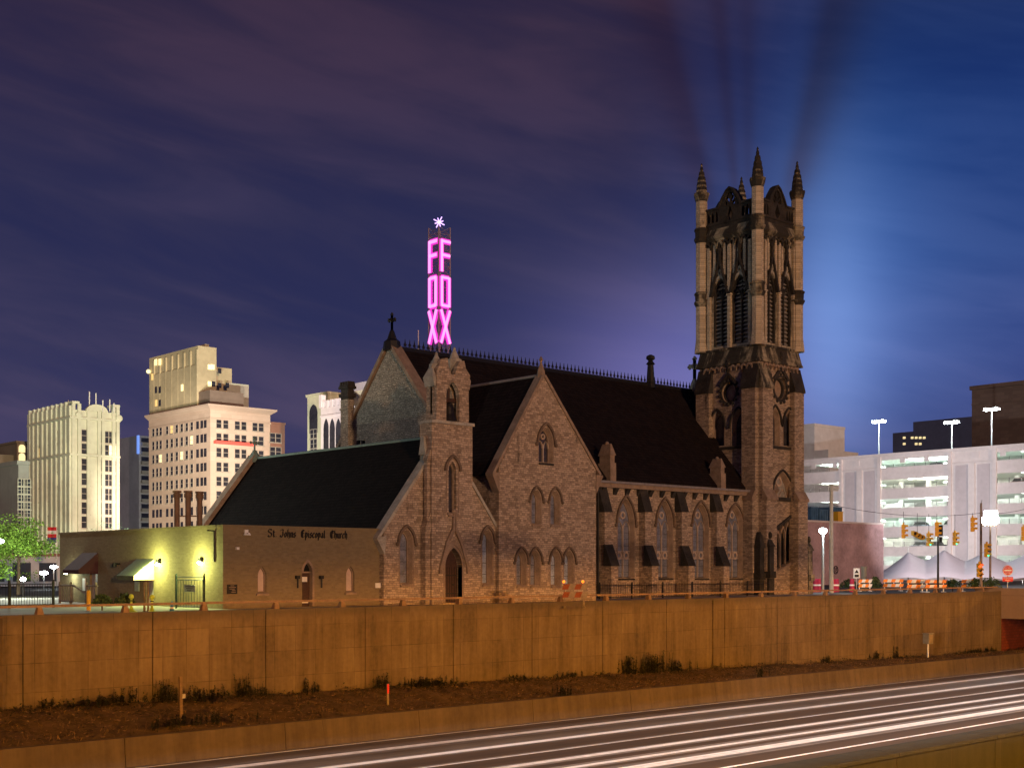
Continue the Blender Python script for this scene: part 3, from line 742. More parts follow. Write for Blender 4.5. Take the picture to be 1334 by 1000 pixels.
g.build("chimney_cap", M["soot"], bpy.data.objects["chimney"])
g = MB()                                  # far aisle lean-to seen beyond the chimney
ay, az = W(417, 591, UG + .5)
g.hull([(UG + .5, RV + half - .6, EZ + 1.1), (UG + .5, RV + half + 3.2, 3.6), (UG + .5, RV + half + 3.2, 3.4), (UG + .5, RV + half - .6, EZ + .7)],
       [(76, RV + half - .6, EZ + 1.1), (76, RV + half + 3.2, 3.6), (76, RV + half + 3.2, 3.4), (76, RV + half - .6, EZ + .7)])
g.build("aisle_roof", M["slate"], ch)

# ---- transept gable
TL, TR = S(650, 700, VT)[0], S(776, 700, VT)[0]
TA, TZ = S(708, 490, VT); TE = S(645, 608, VT)[1]; TE2 = S(776, 612, VT)[1]
tw = [opening("S", VT, 703.5, 718.5, 558, 602)]
tp = [opening("S", VT, 694, 703, 640, 682), opening("S", VT, 718.5, 727.5, 641, 683)]
tl = [opening("S", VT, a, a + 9.6, 719, 762) for a in (674.3, 692.4, 719.0, 736.2)]
g = MB()
g.panel([(TL, 0), (TR, 0), (TR, TE2), (TA, TZ), (TL, TE)], [outline(o) for o in tw + tp + tl], PS(VT), 0, 0.5, 0.09)
g.box(TL, VT + .5, 0, TL + .5, VN + .5, TE - .05); g.box(TR - .5, VT + .5, 0, TR, VN + 0.5, TE2 - .05)
g.build("transept_wall", M["stone"], ch)
window(tw[0], ch, M["glass_d"], 0.32, 0.24, sill="dark", mull=1)
for o in tp: window(o, ch, M["glass"], 0.34, 0.2)
for i, o in enumerate(tl): window(o, ch, M["glass_b"] if i > 1 else M["glass"], 0.36, 0.2)
gable_roof("transept_roof", M["slate"], "y", VT + .45, 60.6, TA, TA - TL, TR - TA, TE, TE2, TZ - .08, 0.14, 0.25, ch)
g = MB(); g.tube((TA, VT + .5, TZ + .08), (TA, 60.4, TZ + .08), 0.09); g.build("ridge_roll", M["gutter"], ch)
g = MB(); coping(g, PS(VT), [(TL - .42, TE - .45), (TA, TZ), (TR + .3, TE2 - .32)], 0.16, -0.08, 0.5); g.build("gable_coping", M["trim"], ch)
for xk, s_ in ((TL, -1), (TR, 1)):
    zk = (TE if s_ < 0 else TE2) - .45
    g = MB(); g.hull([(xk, VT - .06, zk - .9), (xk + s_ * .04, VT - .06, zk - .9), (xk + s_ * .04, VT + .5, zk - .9), (xk, VT + .5, zk - .9)],
                     [(xk, VT - .06, zk), (xk + s_ * .5, VT - .06, zk), (xk + s_ * .5, VT + .5, zk), (xk, VT + .5, zk)])
    g.box(xk - .02 if s_ > 0 else xk - .52, VT - .1, zk, xk + .52 if s_ > 0 else xk + .02, VT + .52, zk + .16)
    g.build("kneeler", M["trim"], ch)
g = MB(); g.lathe(TA, VT + .2, [(0.26, TZ - .1), (0.22, TZ + .3), (0.07, TZ + .75), (0.06, TZ + .85), (0.13, TZ + .95), (0.02, TZ + 1.15)], 6); g.build("gable_finial", M["trim"], ch)
for px, py in ((771.5, 650),):            # downpipe in the corner
    x, _ = S(779, 700, VN - .15); g = MB(); g.tube((x, VN - .15, 0), (x, VN - .15, EZ - .4), .07); g.build("downpipe", M["iron"], ch)

# ---- chapel hall and its gabled front
CL, CE = S(500, 692, VC); CR, CE2 = S(649, 664, VC)
CX = (CL + S(650, 690, VC)[0]) / 2; CRZ = 8.82
c0 = opening("S", VC, 523, 535.5, 692, 760); c1 = opening("S", VC, 630, 639.5, 692, 760)
hw = CR - CX
sl = (CRZ - CE) / (CX - CL)
g = MB()
g.panel([(CL, 0), (CR, 0), (CR, CRZ - sl * hw), (CX, CRZ + .1), (CL, CE)], [outline(c0), outline(c1)], PS(VC), 0, 0.5, 0.09)
g.box(CL, VC + .5, 0, CL + .45, 71.2, CE - .05); g.box(CR - .45, VC + .5, 0, CR, VN + 6, CE - .05)
g.build("chapel_wall", M["stone"], ch)
window(c0, ch, M["glass"], 0.36, 0.24); window(c1, ch, M["glass_b"], 0.36, 0.24)
gable_roof("chapel_roof", M["slate2"], "y", VC + .42, 71.2, CX, CX - CL, CR - CX, CE, CRZ - sl * hw, CRZ - .1, 0.16, 0.3, ch)
g = MB(); g.tube((CX, VC + .6, CRZ + .06), (CX, 71.1, CRZ + .06), 0.085); g.build("ridge_roll", M["copper"], ch)
g = MB(); coping(g, PS(VC), [(CL - .35, CE - .4), (CX, CRZ + .05), (CR + .0, CRZ - sl * hw)], 0.15, -0.1, 0.5); g.build("gable_coping", M["trimgrey"], ch)
g = MB(); g.hull([(CL - .02, VC - .1, CE - 1.15), (CL + .0, VC - .1, CE - 1.15), (CL, VC + .5, CE - 1.15), (CL - .02, VC + .5, CE - 1.15)],
                 [(CL - .5, VC - .1, CE - .35), (CL + .1, VC - .1, CE - .2), (CL + .1, VC + .5, CE - .2), (CL - .5, VC + .5, CE - .35)])
g.build("kneeler", M["trimgrey"], ch)
BY = 71.2                                  # far gable of the hall
g = MB(); g.panel([(CL, 0), (CR, 0), (CR, CE), (CX, CRZ), (CL, CE)], [], PS(BY), 0, 0.4); g.build("hall_gable_wall", M["rubble"], ch)
g = MB(); coping(g, PS(BY - .2), [(CL - .6, CE - .55), (CX, CRZ + .12), (CR + .3, CE - .2)], 0.26, 0, 0.7); g.build("gable_coping", M["trim"], ch)
g = MB(); g.lathe(CX, BY + .1, [(0.5, CRZ - .2), (0.36, CRZ + .2), (0.16, CRZ + .5), (0.10, CRZ + .6)], 8); cross(g, CX, BY + .1, CRZ + .5, 0.85, "x", 0.32); g.build("gable_cross", M["copper"], ch)

# ---- bellcote: a shaft standing a little before the gable, open belfry on top
BV = VC - 0.55; BB_ = BV + .98
b0, _ = S(562.5, 650, BV); b1, _ = S(615.5, 650, BV)
zc = S(590, 553, BV)[1]; zt = S(590, 470, BV)[1]
bell_open = opening("S", BV, 581.5, 598.5, 497, 549, 517)
shaft_w = opening("S", BV, 584.3, 594.5, 601, 667)
door_o = opening("S", BV, 580, 602, 713, 790, 738); door_o["zb"] = 0.12
g = MB()
g.panel([(b0, 0), (b1, 0), (b1, zc), (b0, zc)], [outline(shaft_w), outline(door_o)], PS(BV), 0, 0.5)
g.box(b0, BV + .5, 0, b0 + .5, BB_, zc); g.box(b1 - .5, BV + .5, 0, b1, BB_, zc); g.box(b0 + .5, BB_ - .2, 0, b1 - .5, BB_, zc)
bc = g.build("bellcote", M["stone"], ch)
u0, u1 = S(568.5, 520, BV)[0], S(611, 520, BV)[0]
um = (u0 + u1) / 2
pk = S(577, 466, BV)[1]
g = MB()
BB = BV + .85
fpx = [(569, 488), (570, 480), (575, 467), (583, 466), (585, 478), (588, 487), (590, 488.5), (593, 487), (596, 476), (599, 470), (605, 470), (607, 480), (612.5, 489), (612.5, 492), (610.5, 496)]
front = [(u0, zc + .16), (u1, zc + .16)] + list(reversed([S(p, y, BV) for p, y in fpx]))
zs2_ = S(588, 486, BV)[1]
g.panel(front, [outline(bell_open)], PS(BV), 0, 0.28)
g.panel(front, [outline(bell_open)], PS(BB - .28), 0, 0.28)
side = [(BV + .28, zc + .16), (BB - .28, zc + .16), (BB - .28, zs2_), (BV + .28, zs2_)]
slit = [(BV + .36, zc + .5), (BV + .50, zc + .5), (BV + .50, zc + 3.0), (BV + .36, zc + 3.0)]
g.panel(side, [slit], PW(u0), 0, 0.3); g.panel(side, [slit], PW(u1 - .3), 0, 0.3)
g.build("bell_stage", M["stone"], bc)
g = MB(); g.box(b0 - .07, BV - .1, zc, b1 + .07, BB + .2, zc + .16); g.build("string_course", M["trimgrey"], bc)
for xa, xb in ((u0 - .22, u0 - .003), (u1 + .003, u1 + .16)):          # flared capping of the belfry corners
    zt2 = S(565, 478, BV)[1]; z0_ = S(565, 502, BV)[1]; z1_ = S(565, 490, BV)[1]; inn = xb if xa < um else xa; outx = xa if xa < um else xb
    g = MB(); g.hull([(inn, BV + .03, z0_), (inn, BB, z0_), (inn, BB, z1_), (inn, BV + .03, z1_)], [(inn + (outx - inn) * .4, BV + .03, z0_), (inn + (outx - inn) * .4, BB, z0_), (outx, BB, z1_), (outx, BV + .03, z1_)])
    g.hull([(inn, BV + .03, z1_ + .003), (inn, BB, z1_ + .003), (outx, BB, z1_ + .003), (outx, BV + .03, z1_ + .003)], [(inn, BV + .25, zt2), (inn, BB - .25, zt2), (inn + (outx - inn) * .25, BB - .25, zt2), (inn + (outx - inn) * .25, BV + .25, zt2)])
    g.build("corner_gablet", M["trimgrey"] if xa < um else M["stone"], bc)
for px, py, yy in ((568.5, 458, BV + .5), (592, 452, BV + .62)):
    x, z1 = S(px, py, yy)
    g = MB(); g.lathe(x, yy, [(0.18, z1 - 1.5), (0.32, z1 - 1.25), (0.38, z1 - 1.0), (0.39, z1 - .66), (0.27, z1 - .62), (0.18, z1 - .38), (0.07, z1 - .16), (0.09, z1 - .1), (0.02, z1)], 8, .2); g.build("pinnacle", M["trimgrey"], bc)
for kk, (xs, dd, zz, hh, w_) in enumerate( ((b0 - .0, .32, S(555, 690, VC)[1], .9, .45), (b0, .2, S(560, 600, VC)[1], .55, .3))):
    g = MB(); yo = .03 * kk
    g.box(xs - dd, BV + .12 + yo, 0 if kk == 0 else 3.0, xs - .003, BV + .12 + w_, zz)
    g.hull([(xs - dd - .05, BV + .08, zz), (xs, BV + .08, zz), (xs, BV + .16 + w_, zz), (xs - dd - .05, BV + .16 + w_, zz)], [(xs - .04, BV + .08, zz + hh), (xs, BV + .08, zz + hh), (xs, BV + .16 + w_, zz + hh), (xs - .04, BV + .16 + w_, zz + hh)])
    g.build("side_buttress", M["stone"], bc)
xg, zg = S(549, 553, VC)                  # small grey gablet where the coping meets the shaft
g = MB(); gx0, gx1 = S(551.5, 600, VC)[0], b0 - .003; zl = S(552, 592, VC)[1]
g.box(gx0 + .1, VC - .16, zl - .7, gx1, VC + .3, zl); g.hull([(gx0 - .04, VC - .2, zl + .003), (gx1, VC - .2, zl + .003), (gx1, VC + .35, zl + .003), (gx0 - .04, VC + .35, zl + .003)],
   [((gx0 + gx1) / 2 - .06, VC, zl + .95), ((gx0 + gx1) / 2 + .06, VC, zl + .95), ((gx0 + gx1) / 2 + .06, VC + .2, zl + .95), ((gx0 + gx1) / 2 - .06, VC + .2, zl + .95)])
g.build("shoulder_gablet", M["trimgrey"], bc)
window(shaft_w, bc, M["glass_d"], 0.34, 0.26, stops=False)
# church door with its steep hood gable
mp = PS(BV); o = door_o
g = MB(); g.panel(outline(o, -0.05), [], mp, 0.36, 0.42)
dr = g.build("door", M["wood"], ch)
g = MB()
for i in range(7):
    a = o["a"] - o["w"] / 2 + o["w"] * (i + .5) / 7; g.ext([(a - .012, .15), (a + .012, .15), (a + .012, o["zs"]), (a - .012, o["zs"])], mp, .34, .362)
for z in (0.55, 1.5): g.ext([(o["a"] - o["w"] * .42, z), (o["a"] + o["w"] * .42, z), (o["a"] + o["w"] * .42, z + .06), (o["a"] - o["w"] * .42, z + .06)], mp, .325, .345)
g.build("strap_hinge", M["iron"], dr)
g = MB(); g.ball((o["a"] + .22, BV + .31, 1.05), .05); g.build("handle", M["bronze"], dr)
g = MB(); i0, i1, i2 = outline(o, 0.0), outline(o, .12), outline(o, .3, .42)
g.strip(i0[1:] + i0[:1], i1[1:] + i1[:1], mp, -.01, .34)
g.strip(i1[2:], i2[2:], mp, -.05, .04)
zt_ = S(591, 664, BV)[1]; a = o["a"]; hwid = o["w"] / 2 + .42
L_ = [(a - hwid - .05, o["zs"] - .35), (a - hwid, o["zs"]), (a - hwid * .55, o["zt"] + .35), (a - .14, o["zt"] + 1.05), (a - .1, zt_ - .2)]
L2 = [(a - hwid + .13, o["zs"] - .35), (a - hwid + .17, o["zs"] - .05), (a - hwid * .55 + .16, o["zt"] + .25), (a - .02, o["zt"] + .85), (a - .02, zt_ - .2)]
g.strip(L2, L_, mp, -.14, .05); mir = lambda l: [(2 * a - x, z) for x, z in l]
g.strip(mir(L2), mir(L_), mp, -.14, .05)
g.ball((a, BV - .06, zt_ - .1), .16, (1.2, .8, 1)); g.box(a - .4, BV - .12, zt_ - .35, a + .4, BV + .0, zt_ - .28)
g.build("door_hood", M["trim"], dr)
x, z = S(615.5, 746, BV); g = MB(); g.ext([(x - .13, z + .16), (x - .13, z - .05), (x, z - .22), (x + .13, z - .05), (x + .13, z + .16), (x, z + .2)], PS(VC), -.06, -.003); g.ball((x, VC - .07, z + .02), .05)
g.build("shield_plaque", M["white"], ch)
x, z = S(541, 746, VC); g = MB(); g.ext([(x - .14, z - .25), (x + .14, z - .25), (x + .14, z + .2), (x, z + .3), (x - .14, z + .2)], PS(VC), -.05, -.003); g.build("wall_plaque", M["trim"], ch)
# the bell hangs in the open belfry
bl = thing("bell", "dark bronze bell hanging in the open arch of the bellcote", "bell", (um + .02, BV + .42, zc + 1))
x = (bell_open["a"]) + .05; y = BV + .42; z = bell_open["zb"] + .06
g = MB(); g.lathe(x, y, [(0.46, z), (0.43, z + .12), (0.34, z + .35), (0.29, z + .72), (0.22, z + .92), (0.06, z + 1.0)], 20); g.build("bell_body", M["bronze"], bl, smooth=False)
g = MB(); g.box(x - .55, y - .09, z + 1.0, x + .5, y + .09, z + 1.2); g.tube((x, y, z + .9), (x, y, z + 1.75), .07); g.build("headstock", M["wood"], bl)
# ------------------------------------------------------------------ the corner tower
US, VS = 73.5, 55.0
UE, VB = S(1040.5, 500, VS)[0], W(912, 500, US)[0]      # far edges of the two faces that show
zw = lambda py, px=948: W(px, py, US)[1]
zs_ = lambda py, px=1018: S(px, py, VS)[1]
Z1, Z2, Z3, Z4, Z5 = 6.9, 15.6, 17.75, 25.7, 26.5          # string, plinth, belfry floor, cornice, parapet
wl = [opening("W", US, a, c, t, p) for a, c, t, p in ((927.5, 942, 538, 581), (954.5, 971, 535, 580))]
sl_ = [opening("S", VS, a, c, t, p) for a, c, t, p in ((1004, 1014.5, 533, 580), (1021.5, 1033, 536, 581))]
sp = opening("S", VS, 1008, 1030, 617.5, 650, 650 - 8); sp["zs"] = sp["zb"] + 0.35
ar = [S(1011, 743, VS), S(1039, 726, VS), S(1039, 673, VS), S(1030.5, 673, VS), S(1011, 688.5, VS)]
def circ(kind, plane, px, py, rx, n=20):
    a, z = on(plane, kind, px, py); a2, _ = on(plane, kind, px + rx, py); r = abs(a2 - a)
    return [(a + r * math.cos(2 * math.pi * i / n), z + r * 1.08 * math.sin(2 * math.pi * i / n)) for i in range(n)], (a, z, r)
cw, cwi = circ("W", US, 949.5, 511, 9.5); cs, csi = circ("S", VS, 1016.5, 506, 8)
g = MB()
g.panel([(VS + .5, 0), (VB, 0), (VB, Z2), (VS + .5, Z2)], [outline(o, .1, .14) for o in wl] + [cw], PW(US), 0, 0.5)
g.panel([(US, 0), (UE, 0), (UE, Z2), (US, Z2)], [outline(o, .1, .14) for o in sl_] + [outline(sp, .1, .14), cs, ar], PS(VS), 0, 0.5)
g.box(US, VB - .5, 0, UE, VB, Z2); g.box(UE - .5, VS + .5, 0, UE, VB - .5, Z2)
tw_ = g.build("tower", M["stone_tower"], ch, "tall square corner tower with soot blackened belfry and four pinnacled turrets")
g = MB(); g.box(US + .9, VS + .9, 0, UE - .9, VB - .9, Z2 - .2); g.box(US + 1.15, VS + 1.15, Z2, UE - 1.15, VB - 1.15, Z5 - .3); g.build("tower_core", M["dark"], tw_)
for o in wl + sl_: window(o, tw_, M["glass_d"], 0.38, 0.2, sill=False, hoodmat=M["soot"], tr=M["trim"])
window(sp, tw_, M["louver"], 0.40, 0.22, sill="dark", mull=1, stops=False, hoodmat=M["soot"])
for px0, px1, py, kind in ((924, 974, 583.5, "W"), (1002, 1036, 583.5, "S")):
    pl = US if kind == "W" else VS; a0, z = on(pl, kind, px0, py); a1, z2 = on(pl, kind, px1, py); mp = PW(pl) if kind == "W" else PS(pl)
    z = on(pl, kind, (px0 + px1) / 2, py)[1]
    g = MB(); g.ext([(a0, z - .1), (a1, z - .1), (a1, z + .1), (a0, z + .1)], mp, -.14, .02); g.build("string_course", M["soot"], tw_)
for (cpts, (a, z, r)), mp, kd in (((cw, cwi), PW(US), "W"), ((cs, csi), PS(VS), "S")):   # blind roundels with gabled finials
    ring = lambda k: [(a + r * k * math.cos(2 * math.pi * i / 20), z + r * 1.08 * k * math.sin(2 * math.pi * i / 20)) for i in range(20)]
    g = MB(); g.panel(ring(1.0), [], mp, .38, .45); rd = g.build("roundel", M["trim"], tw_)
    g = MB(); g.strip(ring(.82), ring(1.0), mp, .2, .4, True); g.strip(ring(1.0), ring(1.22), mp, -.05, .05, True)
    for i in range(14):
        q = 2 * math.pi * (i + .5) / 14; x, zz = a + r * 1.27 * math.cos(q), z + r * 1.37 * math.sin(q); g.ball(mp(x, zz, -.03), .13, n=6, m=4)
    g.strip([(a - r * .95, z + r * .85), (a, z + r * 1.75), (a + r * .95, z + r * .85)], [(a - r * 1.35, z + r * .85), (a, z + r * 2.25), (a + r * 1.35, z + r * .85)], mp, -.16, .02)
    g.ext([(a - .07, z + r * 2.0), (a + .07, z + r * 2.0), (a + .07, z + r * 3.4), (a - .07, z + r * 3.4)], mp, -.15, -.02)
    for zz, rr in ((2.5, .17), (2.95, .22), (3.4, .16)): g.ball(mp(a, z + r * zz, -.08), rr, n=8, m=5)
    g.build("roundel_frame", M["soot"], tw_)
# stair-light arcade stepping up the south face
mp = PS(VS); stair = MB(); stair.panel(ar, [], mp, .42, .5); sa = stair.build("stair_arcade", M["soot"], tw_)  # dark back plate: shade inside the recess is put into its colour
g = MB()
a0, a1 = ar[0][0], ar[1][0]; zb0, zb1 = ar[0][1], ar[1][1]; zt0, zt1 = ar[4][1], ar[3][1]
for i in range(5):
    a = a0 + .05 + (a1 - a0 - .1) * i / 4; zb = zb0 + (zb1 - zb0) * (a - a0) / (a1 - a0); zt = min(zt1, zt0 + (zt1 - zt0) * (a - a0) / (ar[3][0] - a0)) - .05
    g.box(a - .05, VS + .12, zb, a + .05, VS + .24, zt - .9)
    if i < 4:
        wd = (a1 - a0 - .1) / 4; ac = a + wd / 2; zc_ = min(zt1, zt0 + (zt1 - zt0) * (ac - a0) / (ar[3][0] - a0))
        i_ = arch(ac, 0, wd - .1, zc_ - 1.15, zc_ - .45)[2:]; o_ = arch(ac, 0, wd + .06, zc_ - 1.15, zc_ - .22)[2:]
        g.strip(i_, o_, mp, .10, .3)
g.build("arcade_shaft", M["trim"], sa)
g = MB(); coping(g, mp, [(a0 - .12, zt0 - .1), (ar[3][0], zt1), (a1 + .05, zt1)], .18, -.16, .06); g.build("arcade_hood", M["soot"], sa)
g = MB(); coping(g, mp, [(a0 - .12, zb0 - .25), (a1 + .05, zb1 - .16)], .16, -.12, .4); g.build("arcade_sill", M["trim"], sa)

# corner buttresses, two to a corner
def tower_buttress(face, a0, a1, d_low, d_up, cap_top=True):
    """face S/W/E/N; a0..a1 along the wall; low stage to Z1, upper stage to the belfry weathering"""
    f = {"S": lambda a, z, d: (a, VS - d, z), "W": lambda a, z, d: (US - d, a, z), "E": lambda a, z, d: (UE + d, a, z), "N": lambda a, z, d: (a, VB + d, z)}[face]
    g = MB()
    ex = lambda poly: g.hull([f(a0, z, d) for d, z in poly], [f(a1, z, d) for d, z in poly])
    ex([(-.05, 0), (d_low, 0), (d_low, Z1 - .1), (d_up, Z1 + .0), (d_up, Z2 - .6), (-.05, Z2 - .6)])
    o = g.build("buttress", M["stone_tower"], tw_)
    e = .06
    a0e, a1e = min(a0, a1) - e, max(a0, a1) + e
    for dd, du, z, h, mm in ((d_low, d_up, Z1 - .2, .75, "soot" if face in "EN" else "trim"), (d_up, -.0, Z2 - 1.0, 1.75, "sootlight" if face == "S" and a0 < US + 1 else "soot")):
        g = MB()
        poly = [(du - .03, z), (dd + .1, z), (dd + .1, z + .16), (du + .06, z + h), (du - .03, z + h)]
        g.hull([f(a0e, z_, d_) for d_, z_ in poly], [f(a1e, z_, d_) for d_, z_ in poly])
        g.build("weathering", M[mm], o)
    return o
bw = 1.15
tower_buttress("S", US - .05, US + bw, .75, .42); tower_buttress("S", UE - bw + .05, UE + .05, .75, .42)
tower_buttress("W", VS - .05, VS + bw, .75, .42); tower_buttress("W", VB - bw, VB + .05, .75, .42)
tower_buttress("E", VS - .05, VS + bw, .75, .42); tower_buttress("E", VB - bw, VB + .05, .75, .42)
tower_buttress("N", US, US + bw, .75, .42); tower_buttress("N", UE - bw, UE, .75, .42)
g = MB()                                  # string round the tower at the foot of the upper stage
for x0, x1, y0, y1 in ((US + bw + .08, UE - bw, VS - .16, VS), ):
    g.box(x0, y0, Z1 - .12, x1, y1 - .003, Z1 + .1)
g.build("string_course", M["soot"], tw_)
for px, py, dv in ((1005.5, 720, -.95), (1056, 725, -.75), (974.5, 722, -.55)):      # weathered niche blocks on the buttress feet
    x, z = S(px, py, VS + dv)
    if px < 980: x = US - .3
    g = MB(); g.box(x - .25, VS + dv, z - 1.3, x + .25, VS - .05, z + .5); g.box(x - .34, VS + dv - .12, z - 1.75, x + .34, VS - .05, z - 1.28)
    g.hull([(x - .32, VS + dv - .1, z + .45), (x + .32, VS + dv - .1, z + .45), (x + .32, VS - .1, z + .45), (x - .32, VS - .1, z + .45)], [(x - .06, VS - .4, z + 1.6), (x + .06, VS - .4, z + 1.6), (x + .06, VS - .15, z + 1.6), (x - .06, VS - .15, z + 1.6)])
    g.ball((x, VS + dv + .15, z + 1.25), .16, (1, 1, 1.6), 8, 5)
    g.box(x - .3, VS + dv, 0, x + .3, VS - .05, z - 1.76)
    g.build("niche_block", M["soot"] if px < 1050 else M["sootlight"], tw_)
# plinth under the belfry: corbelled frieze and steep black weathering
g = MB()
x0, x1, y0, y1 = US - .25, UE + .25, VS - .25, VB + .25
i = .35
zz0, zz1 = Z3 - 1.25, Z3 - .15
g.hull([(US - .02, VS - .02, Z2 - .05), (UE + .02, VS - .02, Z2 - .05), (UE + .02, VB + .02, Z2 - .05), (US - .02, VB + .02, Z2 - .05)], [(US - .02, VS - .02, zz0), (UE + .02, VS - .02, zz0), (UE + .02, VB + .02, zz0), (US - .02, VB + .02, zz0)])
g.build("frieze", M["stone_tower"], tw_)
n = 9
for f, a0, a1 in ((PS(VS), US + .7, UE - .6), (PW(US), VS + .7, VB - .7)):
    g = MB()
    for k in range(n):
        a = a0 + (a1 - a0) * k / (n - 1)
        g.strip(arch(a, 0, .42, zz0 - .45, zz0 - .16, 4)[2:], arch(a, 0, .62, zz0 - .45, zz0 + .0, 4)[2:], f, -.17, .03)
    g.build("frieze_arcade", M["trim"], tw_)
g = MB(); o_ = lambda e, z: [(US - e, VS - e, z), (UE + e, VS - e, z), (UE + e, VB + e, z), (US - e, VB + e, z)]
g.hull(o_(.22, zz0), o_(.22, zz0 + .16)); g.hull(o_(.18, zz0 + .16), o_(-.0, zz1)); g.hull(o_(.1, zz1), o_(.1, Z3)); g.build("weathering", M["sootlight"], tw_)
# belfry stage
TI = .22
xi0, xi1, yi0, yi1 = US + TI, UE - TI, VS + TI, VB - TI
bw_ = [opening("W", xi0, a, c, t, 447, s) for a, c, t, s in ((929, 949, 363, 384), (953.5, 976, 358, 381))]
bs_ = [opening("S", yi0, a, c, t, p, s) for a, c, t, p, s in ((997.5, 1010.5, 356, 443, 378), (1015.5, 1030.5, 359, 446, 381))]
for o in bw_ + bs_: o["zb"] = Z3 + .25
g = MB()
g.panel([(yi0 + .5, Z3), (yi1, Z3), (yi1, Z5), (yi0 + .5, Z5)], [outline(o) for o in bw_], PW(xi0), 0, .5)
g.panel([(xi0, Z3), (xi1, Z3), (xi1, Z5), (xi0, Z5)], [outline(o) for o in bs_], PS(yi0), 0, .5)
g.box(xi0, yi1 - .5, Z3, xi1, yi1, Z5); g.box(xi1 - .5, yi0 + .5, Z3, xi1, yi1 - .5, Z5)
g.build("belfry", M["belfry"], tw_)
for o in bw_ + bs_:
    mp = mapof(o); a, wd = o["a"], o["w"]
    g = MB(); z = o["zb"] + .1
    while z < o["zt"] - .35:
        lim = wd / 2 if z < o["zs"] else wd / 2 * max(.15, 1 - ((z - o["zs"]) / (o["zt"] - o["zs"])) ** 1.6)
        for s_ in (-1, 1):
            A0, A1 = sorted((a + s_ * .05, a + s_ * lim))
            g.hull([mp(A0, z, .22), mp(A1, z, .22), mp(A1, z + .05, .22), mp(A0, z + .05, .22)], [mp(A0, z + .22, .48), mp(A1, z + .22, .48), mp(A1, z + .27, .48), mp(A0, z + .27, .48)])
        z += .29
    lv = g.build("louver", M["louver"], tw_)
    g = MB(); g.ext([(a - .05, o["zb"]), (a + .05, o["zb"]), (a + .05, o["zs"] + .3), (a - .05, o["zs"] + .3)], mp, .12, .3)
    for s_ in (-1, 1): g.strip(arch(a + s_ * wd / 4, 0, wd / 2 - .14, o["zs"] - .45, o["zs"] + .2, 5)[2:], arch(a + s_ * wd / 4, 0, wd / 2, o["zs"] - .45, o["zs"] + .4, 5)[2:], mp, .14, .3)
    g.strip(outline(o, -.1)[1:], outline(o, 0)[1:], mp, .05, .3)
    g.build("louver_tracery", M["soot"], lv)
    g = MB(); zt2 = o["zt"] + 1.45; e = wd / 2 + .18        # crocketed gable over the opening
    g.strip([(a - e + .16, o["zs"] - .1), (a, zt2 - .35), (a + e - .16, o["zs"] - .1)], [(a - e - .05, o["zs"] - .1), (a, zt2), (a + e + .05, o["zs"] - .1)], mp, -.24, .03)
    for s_ in (-1, 1):
        for k in range(1, 6): g.ball(mp(a + s_ * e * (1 - k / 6), o["zs"] + (zt2 - o["zs"]) * k / 6, -.14), .11, n=6, m=4)
    g.ext([(a - .09, zt2 - .3), (a + .09, zt2 - .3), (a + .05, zt2 + 1.15), (a - .05, zt2 + 1.15)], mp, -.22, -.04)
    for zz, rr in ((.15, .16), (.6, .2), (1.05, .13)): g.ball(mp(a, zt2 + zz, -.13), rr, n=8, m=5)
    g.build("crocket_gable", M["soot"], tw_)
    g = MB(); g.strip(outline(o, .04)[2:], outline(o, .2)[2:], mp, -.12, .02)
    q = lambda r: [(a + r * math.cos(2 * math.pi * i / 10), o["zt"] + .42 + r * math.sin(2 * math.pi * i / 10)) for i in range(10)]
    g.strip(q(.13), q(.24), mp, -.1, .02, True); g.build("gable_tracery", M["trimgrey"], tw_)
# slim shafts between the openings and panelled strips above them
for kind, pxs in (("W", (925, 951.5, 978.5)), ("S", (995, 1013, 1032.5))):
    pl = xi0 if kind == "W" else yi0; mp = PW(pl) if kind == "W" else PS(pl)
    for px in pxs:
        a, _ = on(pl, kind, px, 400); g = MB(); g.ext([(a - .13, Z3 + .0), (a + .13, Z3 + .0), (a + .13, Z4 - .45), (a - .13, Z4 - .45)], mp, -.2, .02)
        g.hull([mp(a - .2, Z4 - 4.15, -.25), mp(a + .2, Z4 - 4.15, -.25), mp(a + .2, Z4 - 4.15, .02), mp(a - .2, Z4 - 4.15, .02)], [mp(a - .14, Z4 - 3.7, -.2), mp(a + .14, Z4 - 3.7, -.2), mp(a + .14, Z4 - 3.7, .02), mp(a - .14, Z4 - 3.7, .02)])
        g.build("shaft", M["turret"], tw_)
    for px in ((932, 945, 957.5, 971) if kind == "W" else (999.5, 1009, 1017.5, 1027)):
        a, _ = on(pl, kind, px, 330); g = MB(); g.ext([(a - .11, Z4 - 2.6), (a + .11, Z4 - 2.6), (a + .11, Z4 - .3), (a - .11, Z4 - .3)], mp, -.13, .02); g.build("shaft", M["turret"], tw_)
# cornice with pendant arcading, then the pierced parapet
g = MB(); rect = lambda e, z: [(xi0 - e, yi0 - e, z), (xi1 + e, yi0 - e, z), (xi1 + e, yi1 + e, z), (xi0 - e, yi1 + e, z)]
g.hull(rect(.12, Z4 - .05), rect(.30, Z4 + .25)); g.hull(rect(.30, Z4 + .25), rect(.10, Z4 + .85)); g.build("cornice", M["sootlight"], tw_)
g = MB()
for f, a0, a1 in ((PW(xi0), yi0 + .55, yi1 - .45), (PS(yi0), xi0 + .45, xi1 - .45)):
    g = MB()
    for k in range(8):
        a = a0 + (a1 - a0) * k / 7; g.strip(arch(a, 0, .38, Z4 - .5, Z4 - .2, 4)[2:], arch(a, 0, .58, Z4 - .5, Z4 - .02, 4)[2:], f, -.22, .02); g.ball(f(a + .29, Z4 - .55, -.13), .1, n=6, m=4)
    g.build("cornice_arcade", M["sootlight"], tw_)
